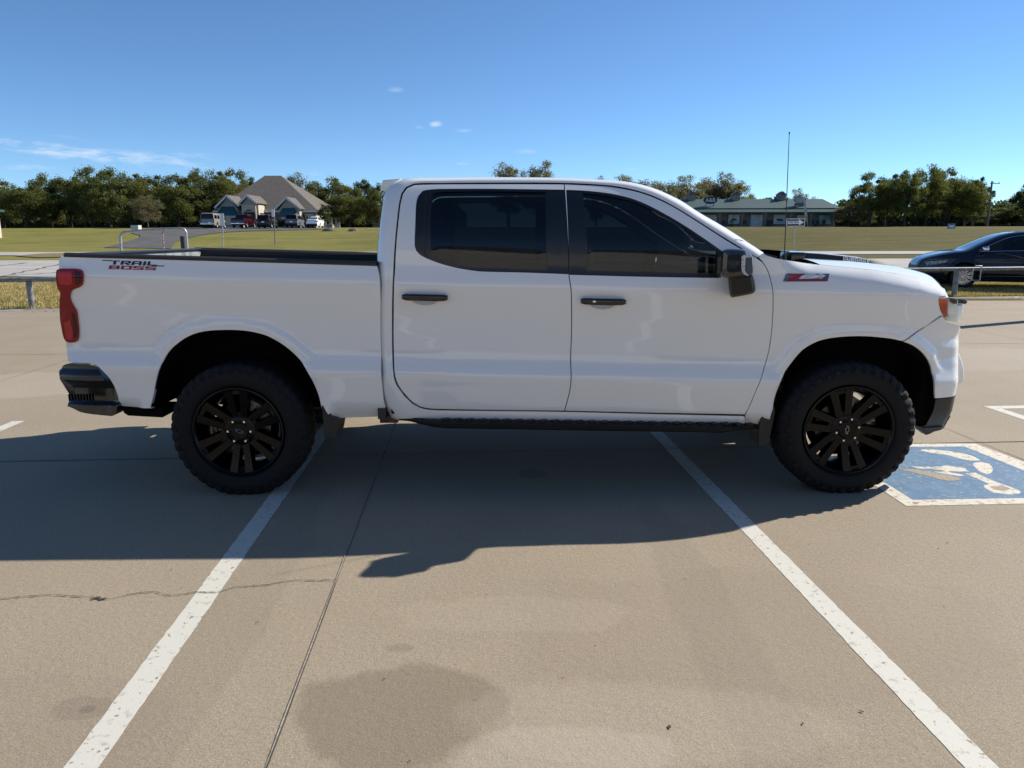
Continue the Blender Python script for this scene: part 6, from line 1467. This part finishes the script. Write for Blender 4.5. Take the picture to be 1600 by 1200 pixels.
def oval(name, px, py, rx_, rz_, Z, mface, mrim, txt, tm):
    s_ = empty(name, (0, 0, 0), parent=shop); c = atz(px, py, Z); n = 28
    m = MB(); P = [(c[0]+rx_*math.cos(6.2832*k/n), c[2]+rz_*math.sin(6.2832*k/n)) for k in range(n)]; m.prism(P, c[1], c[1]+.15); m.build('sign_rim', mrim, s_, off=B0)
    m = MB(); P = [(c[0]+rx_*.9*math.cos(6.2832*k/n), c[2]+rz_*.84*math.sin(6.2832*k/n)) for k in range(n)]; m.prism(P, c[1]-.02, c[1]-.002); m.build('sign_face', mface, s_, off=B0)
    for k, (t, dz, sz) in enumerate(txt):
        text_mesh('lettering', t, sz, tm, s_, (c[0]-B0[0], c[1]-.03-B0[1], c[2]+dz-B0[2]), sx=1.0)
    m = MB(); m.b2((c[0]-rx_*.6, c[1]+.15, c[2]-rz_-1.2), (c[0]-rx_*.5, c[1]+.3, c[2])); m.b2((c[0]+rx_*.5, c[1]+.15, c[2]-rz_-1.2), (c[0]+rx_*.6, c[1]+.3, c[2])); m.build('bracket', M_pgrey, s_, off=B0)
oval('oval_sign', 1110, 312.8, 1.12, .60, BZ+.6, mat('navy_sign_face', (.02, .03, .07), .5), MATS['sign_black'], [('A&B', 0, .85)], MATS['sign_white'])
oval('oval_sign', 1250, 312.5, .95, .48, BZ+.6, mat('pale_sign_face', (.40, .44, .45), .5), mat('sign_green', (.03, .10, .08), .5), [], MATS['sign_black'])
c = atz(1250, 319.6, BZ+.6); m = MB(); m.b2((c[0]-.9, c[1]-.05, c[2]-.2), (c[0]+.9, c[1], c[2]+.2)); m.build('small_board', mat('sign_green', ()), shop, off=B0)
for (a, b, c_, d, mm, nm) in ((1100, 335.5, 1119, 350, 'p', 'poster_window'), (1138, 335, 1155, 350, 'p', 'poster_window'), (1174, 336.2, 1190, 356.3, 'd', 'door'), (1209, 335.3, 1227, 350.3, 'p', 'poster_window'), (1245, 336, 1257, 348, 'p', 'poster_window'), (1280, 336, 1297, 350.4, 't', 'window'), (1060, 336, 1075, 350, 'p', 'poster_window'), (1030, 336, 1045, 350, 'p', 'poster_window')):
    A, B = atz(a, b, BZ), atz(c_, d, BZ); m = MB(); m.b2((A[0]-.08, yB-.05, B[2]-.08), (B[0]+.08, yB-.003, A[2]+.08)); o = m.build(nm, MATS['sign_black'] if mm != 'd' else M_wtrim, shop, off=B0)
    m = MB(); m.b2((A[0], yB-.09, B[2]), (B[0], yB-.052, A[2])); q = m.build('pane', {'p': mat('poster_pale', (.48, .50, .51), .5, noise=(1.2, (.62, .63, .63), .4, .6)), 'd': mat('pale_blue_door', (.42, .47, .52), .5, noise=(2.2, (.60, .62, .64), .4, .6)), 't': mat('pale_teal_pane', (.22, .34, .34), .3, noise=(1.5, (.35, .42, .42), .4, .6))}[mm], o, off=B0)
    if mm == 'p':
        w_, h_ = B[0]-A[0], A[2]-B[2]; m = MB(); rnd = random.Random(int(a)); P = [(A[0]+w_*(.5+.36*math.cos(k*.7)*rnd.uniform(.5, 1)), B[2]+h_*(.45+.2*math.sin(k*.7)*rnd.uniform(.5, 1))) for k in range(9)]; m.prism(P, yB-.10, yB-.092); m.build('picture', mat('poster_dark', (.07, .08, .09), .6), o, off=B0)
p = atz(1218, 337.6, BZ-.15)-B0; text_mesh('lettering', 'OPEN DAILY' if False else 'LIVE BAIT', .28, mat('poster_dark', ()), shop, tuple(p)) if False else None
for px in (1010, 1040, 1070, 1095, 1125, 1160, 1196, 1236, 1268, 1303):
    A = atz(px, 333, BZ-2.0); m = MB(); m.b2((A[0]-.07, A[1]-.07, bz0-.1), (A[0]+.07, A[1]+.07, zb1-.02))
    for s in (-1, 1): m.add([(A[0]+s*.07, A[1]-.03, zb1-.75), (A[0]+s*.60, A[1]-.03, zb1-.05), (A[0]+s*.48, A[1]-.03, zb1-.05), (A[0]+s*.07, A[1]-.03, zb1-.6)], [(0, 1, 2, 3)])
    m.build('porch_post', mat('porch_wood', (.22, .18, .15), .8), shop, off=B0)
# things set out under the porch
rnd = random.Random(3)
for k, px in enumerate((1132, 1143, 1164, 1200, 1206, 1233, 1270, 1276, 1288)):
    A = atz(px, 350, BZ-1.2); g = T(A[0], A[1]); nm, lb_ = (('porch_chair', 'dark chair on the shop porch'), ('planter', 'dark planter on the shop porch'))[k % 2]
    r = empty(nm, (A[0], A[1], g), label=lb_, cat=nm.split('_')[-1], group='furniture on the shop porch '+nm.split('_')[-1]+'s')
    if k % 2:
        m = MB(); m.lathe([(.0, 0), (.18, 0), (.26, .45), (.22, .45), (.2, .35), (0, .35)], 12, axis='Z'); m.build('pot', mat('dark_pot', (.06, .045, .04), .7), r, smooth=True)
        m = MB()
        for q in range(60):
            a, b_, c_ = rnd.uniform(-.3, .3), rnd.uniform(-.3, .3), rnd.uniform(.45, 1.0); m.add([(a, b_, c_), (a+.1, b_+.03, c_+.05), (a+.02, b_+.08, c_+.12)], [(0, 1, 2)])
        m.build('foliage', mat('dark_foliage', (.03, .045, .015), .8), r)
    else:
        m = MB(); m.box((0, 0, .45), (.5, .5, .05)); m.build('seat', mat('dark_wood', (.045, .035, .03), .7), r)
        m = MB(); m.box((0, .25, .8), (.5, .04, .65)); m.build('backrest', mat('dark_wood', ()), r)
        for a, b_ in ((-.22, -.22), (.22, -.22), (-.22, .22), (.22, .22)): m = MB(); m.box((a, b_, .22), (.05, .05, .43)); m.build('leg', mat('dark_wood', ()), r)
# feather flag
fz = 112.0; A, B = atz(1256.5, 307, fz), atz(1262.5, 356.5, fz); g = T(B[0], B[1]); ff = empty('feather_flag', (B[0], B[1], g), label='white and yellow feather flag on a curved pole before the shop', cat='flag'); F0 = np.array(ff.location)
pole = [atz(1262, 356, fz), atz(1261.6, 340, fz), atz(1259.5, 322, fz), atz(1256.8, 308, fz)]; pole[0][2] = g
m = MB(); m.tube([tuple(p) for p in pole], .035, 8); m.build('pole', M_galv, ff, off=F0)
m = MB(); L_ = [(1255.6, 307), (1255.8, 318), (1256.6, 328), (1257.5, 337)]; R_ = [(1257, 307), (1259.6, 318), (1260.6, 328), (1261.3, 337)]
V = []
for a, b in zip(L_, R_): V += [atz(*a, fz), atz(*b, fz)+np.array([0, .1, 0])]
m.add(V, [(2*i, 2*i+1, 2*i+3, 2*i+2) for i in range(3)]); m.build('sail', mat('flag_white', (.6, .6, .6), .7, noise=(2, (.35, .36, .38), .45, .6)), ff, off=F0)
m = MB(); V = []
for a, b in zip([(1257.5, 337), (1257.6, 346)], [(1261.3, 337), (1261.6, 346)]): V += [atz(*a, fz), atz(*b, fz)+np.array([0, .1, 0])]
m.add(V, [(0, 1, 3, 2)]); m.build('sail', mat('flag_yellow', (.55, .45, .05), .7), ff, off=F0)
# small things across the highway
ub = simple('utility_box', 'white utility box on the grass at the head of the driveway', 'utility box', 213, 100, [('cabinet', mat('box_white', (.55, .54, .50), .6), [('box', 206.5, 352, 219, 359, .9)])])
def rock(px, py, w, h, label):
    p = tp(px, py+1); r = random.Random(px); mb = MB(); n = 9; V = []; F = []
    for i in range(5):
        f = i/4; rr = w/2*math.sqrt(max(0, 1-f**2.2))
        for k in range(n): a = 6.2832*k/n; V.append((p[0]+rr*math.cos(a)*r.uniform(.85, 1.15), p[1]+rr*.8*math.sin(a)*r.uniform(.85, 1.15), T(p[0], p[1])-.1+h*f*r.uniform(.92, 1.05)))
    for i in range(4):
        for k in range(n): F.append((i*n+k, i*n+(k+1) % n, (i+1)*n+(k+1) % n, (i+1)*n+k))
    mb.add(V, F+[tuple(4*n+k for k in range(n))]); o = mb.build('rock', mat('rock', (.26, .20, .15), .9, noise=(3, (.12, .09, .07), .4, .6), bump=(5, 1, .1)), None, smooth=False); tag(o, label, 'rock')
rock(514, 360, 1.7, .55, 'brown boulder on the lawn below the white sedan'); rock(552, 360, 1.4, .5, 'tan boulder on the lawn left of the pickup cab')
sh = simple('brick_shed', 'small red brick shed behind the lawn next to the pickup cab', 'shed', 590, 125, [('wall', M_brick, [('box', 584, 350.5, 598, 357.5, 2)]), ('roof', M_shing, [('box', 583, 348.5, 599, 350.6, 2.6)])])
simple('yard_sign', 'white and blue board sign at the edge of the right hand trees', 'sign', 1486, 100, [('board', mat('board_blue', (.16, .22, .30), .5), [('box', 1481.3, 349.3, 1491.7, 360, .1)]), ('panel', MATS['sign_white'], [('box', 1482.6, 352.0, 1490.4, 355.5, .13), ('box', 1482.6, 357, 1490.4, 358.3, .13)])])
eb = simple('edge_building', 'pale building with a green eave cut off by the left edge', 'building', -22, 95, [('wall', M_cream, [('box', -60, 331, -2.5, 364, 1.2)]), ('roof', M_groof, [('box', -62, 327.5, -1.0, 331, 2.0)])])
for (px0, py0, px1, Z, lb_) in ((1550.2, 283, 1541.5, 118, 'tall leaning wooden utility pole with a transformer'), (1571, 312, 1565.5, 165, 'short distant utility pole between the right trees')):
    A = atz(px0, py0, Z); B = atz(px1, 361, Z); B[2] = T(B[0], B[1])-.2; r = empty('utility_pole', tuple(B), label=lb_, cat='utility pole'); O = B.copy()
    M_wood = mat('grey_pole_wood', (.24, .21, .18), .9, noise=(8, (.15, .13, .11), .4, .6))
    m = MB(); m.tube([tuple(B), tuple(A)], [.19, .13], 10); m.build('pole', M_wood, r, smooth=True, off=O)
    m = MB(); m.box((A[0]+.5, A[1], A[2]-.35), (1.5, .1, .1)); m.build('crossarm', M_wood, r, off=O)
    for k in (0, 1): m = MB(); m.lathe([(.0, 0), (.05, 0), (.07, .1), (.03, .2), (0, .2)], 8, axis='Z', c=(A[0]+.3+k*.8, A[1], A[2]-.30)); m.build('insulator', M_wtrim, r, off=O)
    if Z < 140:
        C_ = A+(B-A)*.27; m = MB(); m.lathe([(0, 0), (.28, 0), (.28, .9), (.2, 1.0), (0, 1.0)], 14, axis='Z', c=(C_[0]+.45, C_[1], C_[2]-.5)); m.build('transformer', mat('transformer_grey', (.18, .19, .2), .5), r, smooth=True, off=O)
# light pole whose shadow crosses the lot at the right
s0, s1 = gp(1506, 515.5), gp(1600, 503); dd = (s1-s0)[:2]; dd /= np.linalg.norm(dd); sdir = SUN[:2]/np.linalg.norm(SUN[:2])
pb_ = s1[:2]+sdir*5.0
lp = empty('light_pole', (pb_[0], pb_[1], 0), label='tall steel lot light pole standing outside the right edge', cat='light pole')
m = MB(); m.tube([(0, 0, 0), (0, 0, 7.5)], [.14, .12], 12); m.build('pole', M_pgrey, lp, smooth=True); m = MB(); m.lathe([(0, 0), (.3, 0), (.3, .6), (0, .6)], 16, axis='Z'); m.build('footing', M_wtrim, lp)
m = MB(); m.b2((-.6, -.2, 7.5), (.6, .2, 7.65)); m.build('lamp_head', M_trim, lp, bevel=.03)

# ------------------------------------------------------------------ trees
def leafmat(name, c1, c2, c3):
    c1, c2, c3 = [(c[0]*1.55, c[1]*1.48, c[2]*1.75) for c in (c1, c2, c3)]
    m = mat(name, c1, .65, spec=.25); N, L = nodes_of(m); b = N['Principled BSDF']
    t = N.new('ShaderNodeTexCoord'); n = N.new('ShaderNodeTexNoise'); n.inputs['Scale'].default_value = .9; n.inputs['Detail'].default_value = 4; L.new(t.outputs['Object'], n.inputs['Vector'])
    r = N.new('ShaderNodeMapRange'); r.inputs[1].default_value = .38; r.inputs[2].default_value = .62; L.new(n.outputs[0], r.inputs[0])
    oi = N.new('ShaderNodeObjectInfo')
    x = N.new('ShaderNodeMixRGB'); x.inputs[1].default_value = (*c1, 1); x.inputs[2].default_value = (*c2, 1); L.new(r.outputs[0], x.inputs[0])
    y = N.new('ShaderNodeMixRGB'); y.inputs[2].default_value = (*c3, 1); L.new(x.outputs[0], y.inputs[1])
    k = N.new('ShaderNodeMath'); k.operation = 'MULTIPLY'; k.inputs[1].default_value = .6; L.new(oi.outputs['Random'], k.inputs[0]); L.new(k.outputs[0], y.inputs[0]); L.new(y.outputs[0], b.inputs['Base Color'])
    tr = N.new('ShaderNodeBsdfTranslucent'); tr.inputs[0].default_value = (c2[0]*1.6, c2[1]*1.7, c2[2]*.8, 1); ms = N.new('ShaderNodeMixShader'); ms.inputs[0].default_value = .33
    o = N['Material Output']; L.new(b.outputs[0], ms.inputs[1]); L.new(tr.outputs[0], ms.inputs[2]); L.new(ms.outputs[0], o.inputs[0]); return m
M_oak = leafmat('oak_leaves', (.040, .050, .014), (.075, .085, .020), (.105, .095, .025)); M_oak2 = leafmat('greyish_leaves', (.070, .070, .035), (.115, .105, .055), (.13, .11, .06)); M_dk = leafmat('dark_leaves', (.024, .034, .012), (.045, .058, .018), (.05, .055, .02))
M_bark = mat('bark', (.075, .06, .05), .95, noise=(5, (.035, .028, .022), .4, .6), bump=(8, 1, .05))
def crown_mesh(name, seed, nb, nl, m, leaf=.21, flat=.62):
    """unit-ish crown: radius 1 wide, 1 tall, made of clumps of leaf-sized faces round limb ends"""
    g = np.random.default_rng(seed)
    cs = []
    while len(cs) < nb:
        p = g.uniform(-1, 1, 3); r = np.linalg.norm(p*np.array([1, 1, 1]))
        if .35 < r < .98 and p[2] > -.75: cs.append(p*np.array([1, 1, .98])*g.uniform(.85, 1.05))
    cs = np.array(cs); rad = g.uniform(.10, .27, nb)
    V = []; 
    k = g.integers(0, nb, nl); d = g.normal(size=(nl, 3)); d /= np.linalg.norm(d, axis=1)[:, None]; rr = rad[k]*g.uniform(.25, 1.0, nl)**.5*(1+.35*g.normal(size=nl).clip(-1, 1.4))
    C_ = cs[k]+d*rr[:, None]*np.array([1.15, 1.15, .75])
    u = g.normal(size=(nl, 3)); u /= np.linalg.norm(u, axis=1)[:, None]; w = np.cross(u, g.normal(size=(nl, 3))); w /= np.linalg.norm(w, axis=1)[:, None]
    s = g.uniform(.5, 1.35, nl)[:, None]*leaf/5.0
    V = np.stack([C_-u*s, C_+w*s*.55, C_+u*s, C_-w*s*.55], 1).reshape(-1, 3)
    F = np.arange(4*nl).reshape(-1, 4)
    me = bpy.data.meshes.new(name); me.from_pydata(V.tolist(), [], F.tolist()); me.materials.append(m); return me, cs
def trunk_mesh(name, seed, cs):
    g = random.Random(seed); mb = MB()
    # unit: crown centre at z = 0, ground at z = -1.65
    mb.tube([(0, 0, -1.75), (.02, 0, -1.2), (g.uniform(-.05, .05), g.uniform(-.05, .05), -.55), (g.uniform(-.1, .1), 0, .1)], [.075, .058, .045, .02], 8)
    if seed % 2: mb.tube([(.12, .05, -1.75), (.22, .05, -1.1), (.35, .1, -.5), (.5, .1, .0)], [.05, .042, .03, .012], 7)
    for c in cs[::3]:
        a = g.uniform(-.9, -.4); p0 = Vector((0, 0, a)); p2 = Vector(c); p1 = (p0+p2)*.5+Vector((0, 0, -.12)); mb.tube([p0, p1, p2], [.025, .016, .006], 5, caps=False)
    me = bpy.data.meshes.new(name); me.from_pydata(mb.V, [], mb.F); me.materials.append(M_bark); return me
VAR = []
for i, (mm, nb, nl, lf) in enumerate([(M_oak, 80, 21000, .155), (M_oak, 62, 21000, .15), (M_oak, 84, 22000, .15), (M_oak2, 75, 18000, .145), (M_oak2, 64, 16000, .14), (M_dk, 70, 19000, .16), (M_dk, 50, 18000, .18)]):
    cm_, cs_ = crown_mesh('crown', 30+i, nb, nl, mm, lf); VAR.append((cm_, trunk_mesh('trunk', 30+i, cs_)))
def tree(px, top, wpx, Z, var, label, name='oak_tree', group=None, low=0.0, rot=0):
    c = atz(px, 400, Z); g = T(c[0], c[1]) if Z < 140 else T(c[0], c[1]); ztop = atz(px, top, Z)[2]; H = ztop-g; R_ = wpx/1150*Z/2
    r = empty(name, (c[0], c[1], g), rot, label, 'tree' if name.endswith('tree') else 'shrub', group)
    # crown fills from ztop down to about a third of the height
    ch = H*(1-.22+low)/2
    a = bpy.data.objects.new('crown', VAR[var][0]); col.objects.link(a); a.parent = r; a.scale = (R_, R_, ch); a.location = (0, 0, H-ch)
    b = bpy.data.objects.new('trunk', VAR[var][1]); col.objects.link(b); b.parent = r; zs = (H-ch)/1.65; b.scale = (max(R_*.75, .8), max(R_*.75, .8), zs); b.location = (0, 0, H-ch)
GL = 'trees standing behind the left lawn'; GR = 'trees standing along the right lawn'; GM = 'treetops showing above the cab and shop'
TR = [(8, 277, 72, 128, 1, 'leftmost oak at the edge beside the pale building', GL), (48, 283, 84, 120, 0, 'broad low oak second from the left edge', GL), (88, 274, 66, 136, 2, 'oak rising left of the tallest oak clump', GL), (118, 268, 62, 126, 5, 'dark oak at the left of the central clump', GL),
      (150, 262, 72, 124, 1, 'dense oak in the middle of the left clump', GL), (178, 258, 70, 120, 2, 'tallest green oak of the left group', GL), (212, 268, 66, 125, 0, 'round oak right of the tallest left oak', GL), (236, 300, 46, 112, 4, 'small grey green oak in front of the left group', GL), (248, 272, 60, 134, 5, 'dark oak behind the small grey green one', GL),
      (282, 268, 66, 124, 1, 'oak above the white utility box and drive', GL), (312, 266, 60, 128, 2, 'oak above the beige van', GL), (342, 258, 62, 130, 0, 'tall oak left of the stone house roof', GL), (372, 266, 54, 138, 1, 'oak touching the left slope of the house roof', GL), (398, 272, 40, 146, 5, 'oak peeping over the left slope of the house roof', GL),
      (462, 270, 54, 150, 3, 'pale treetop above the right slope of the house roof', GL), (490, 278, 60, 136, 2, 'oak above the right slope of the house roof', GL), (520, 275, 62, 138, 0, 'wide oak right of the stone house', GL), (548, 288, 62, 128, 1, 'oak behind the tan boulder', GL), (572, 282, 46, 134, 5, 'dark oak left of the brick shed', GL), (592, 280, 38, 126, 2, 'narrow tall oak beside the cab', GL), (510, 322, 18, 117, 5, 'small dark tree at the corner of the stone house', GL),
      (796, 252, 56, 112, 3, 'treetop left of the pair above the cab', GM), (842, 250, 56, 114, 4, 'treetop right of the pair above the cab', GM), (930, 271, 34, 150, 3, 'small treetop above the front door', GM), (985, 272, 84, 140, 4, 'treetop above the top of the windshield', GM), (1032, 279, 76, 138, 3, 'low treetop above the sloping windshield', GM), (1062, 277, 66, 140, 4, 'treetop behind the left cupola', GM),
      (1093, 273, 66, 146, 3, 'tree behind the shop between the two left cupolas', GM), (1124, 269, 52, 146, 4, 'tallest tree behind the shop roof', GM), (1150, 279, 54, 146, 3, 'tree behind the middle cupola', GM), (1243, 294, 34, 152, 4, 'small tree above the shop roof by the antenna', GM), (1268, 303, 30, 156, 3, 'lowest treetop above the right shop roof', GM),
      (1322, 316, 50, 118, 4, 'bushy tree against the right end of the shop', GR), (1345, 322, 44, 126, 5, 'dark low tree right of the shop', GR), (1352, 272, 54, 116, 1, 'open crowned tree leftmost of the right group', GR), (1380, 266, 56, 120, 5, 'dark tree second in the right group', GR), (1408, 264, 54, 114, 0, 'twin trunked oak in the right group', GR), (1440, 255, 62, 118, 2, 'tallest oak of the right group', GR),
      (1470, 262, 60, 122, 1, 'full oak behind the yard sign', GR), (1500, 274, 58, 118, 0, 'oak at the right end of the right group', GR), (1514, 276, 38, 126, 5, 'dark oak just left of the leaning pole', GR), (1556, 324, 56, 130, 6, 'low dark tree behind the leaning pole', GR), (1580, 318, 50, 128, 6, 'low dark tree at the foot of the distant pole', GR), (1600, 281, 52, 120, 5, 'dark tree cut off by the right edge', GR)]
for i, (px, top, w, Z, v, lb_, g) in enumerate(TR):
    tree(px, top+[0, 4, -3, 6, -2, 3, 0, 5][i % 8], w*1.08, Z, v, lb_, group=g, rot=i*1.3, low=.30 if v == 6 else (.10 if Z < 123 else .18))
# dark brush added to stand for the fence and shade behind the trunks
g = np.random.default_rng(8); n = 110000
x = np.concatenate([g.uniform(-118, -8, n//2), g.uniform(45, 130, n//2)]); y = g.uniform(150, 164, n); h = g.uniform(-.05, 1, n)*(4.6+1.2*np.sin(x*.35)+.8*np.sin(x*1.1+1))
C_ = np.stack([x, y, 2.8+h], 1); u = g.normal(size=(n, 3)); u /= np.linalg.norm(u, axis=1)[:, None]; w = np.cross(u, g.normal(size=(n, 3))); w /= np.linalg.norm(w, axis=1)[:, None]
V = np.stack([C_-u*.4, C_+w*.26, C_+u*.4, C_-w*.26], 1).reshape(-1, 3)
o = mesh_obj('shade_brush', V, np.arange(4*n).reshape(-1, 4), M_dk); tag(o, 'dark brush added for the fence and shade behind the tree trunks', 'shade_brush', kind='stuff')
# low clipped shrubs by the house
for k, (px, lb_) in enumerate(((404, 'clipped shrub beside the arched entry'), (437, 'round shrub left of the grey suv'), (476, 'shrub between the grey suv and the white sedan'))):
    c = atz(px, 350, 115.5); gz = T(c[0], c[1]); o = bpy.data.objects.new('shrub', VAR[6][0]); col.objects.link(o); o.location = (c[0], c[1], gz+.6); o.scale = (.9, .9, .8); o.rotation_euler = (0, 0, k); tag(o, lb_, 'shrub', 'shrubs along the front of the stone house')
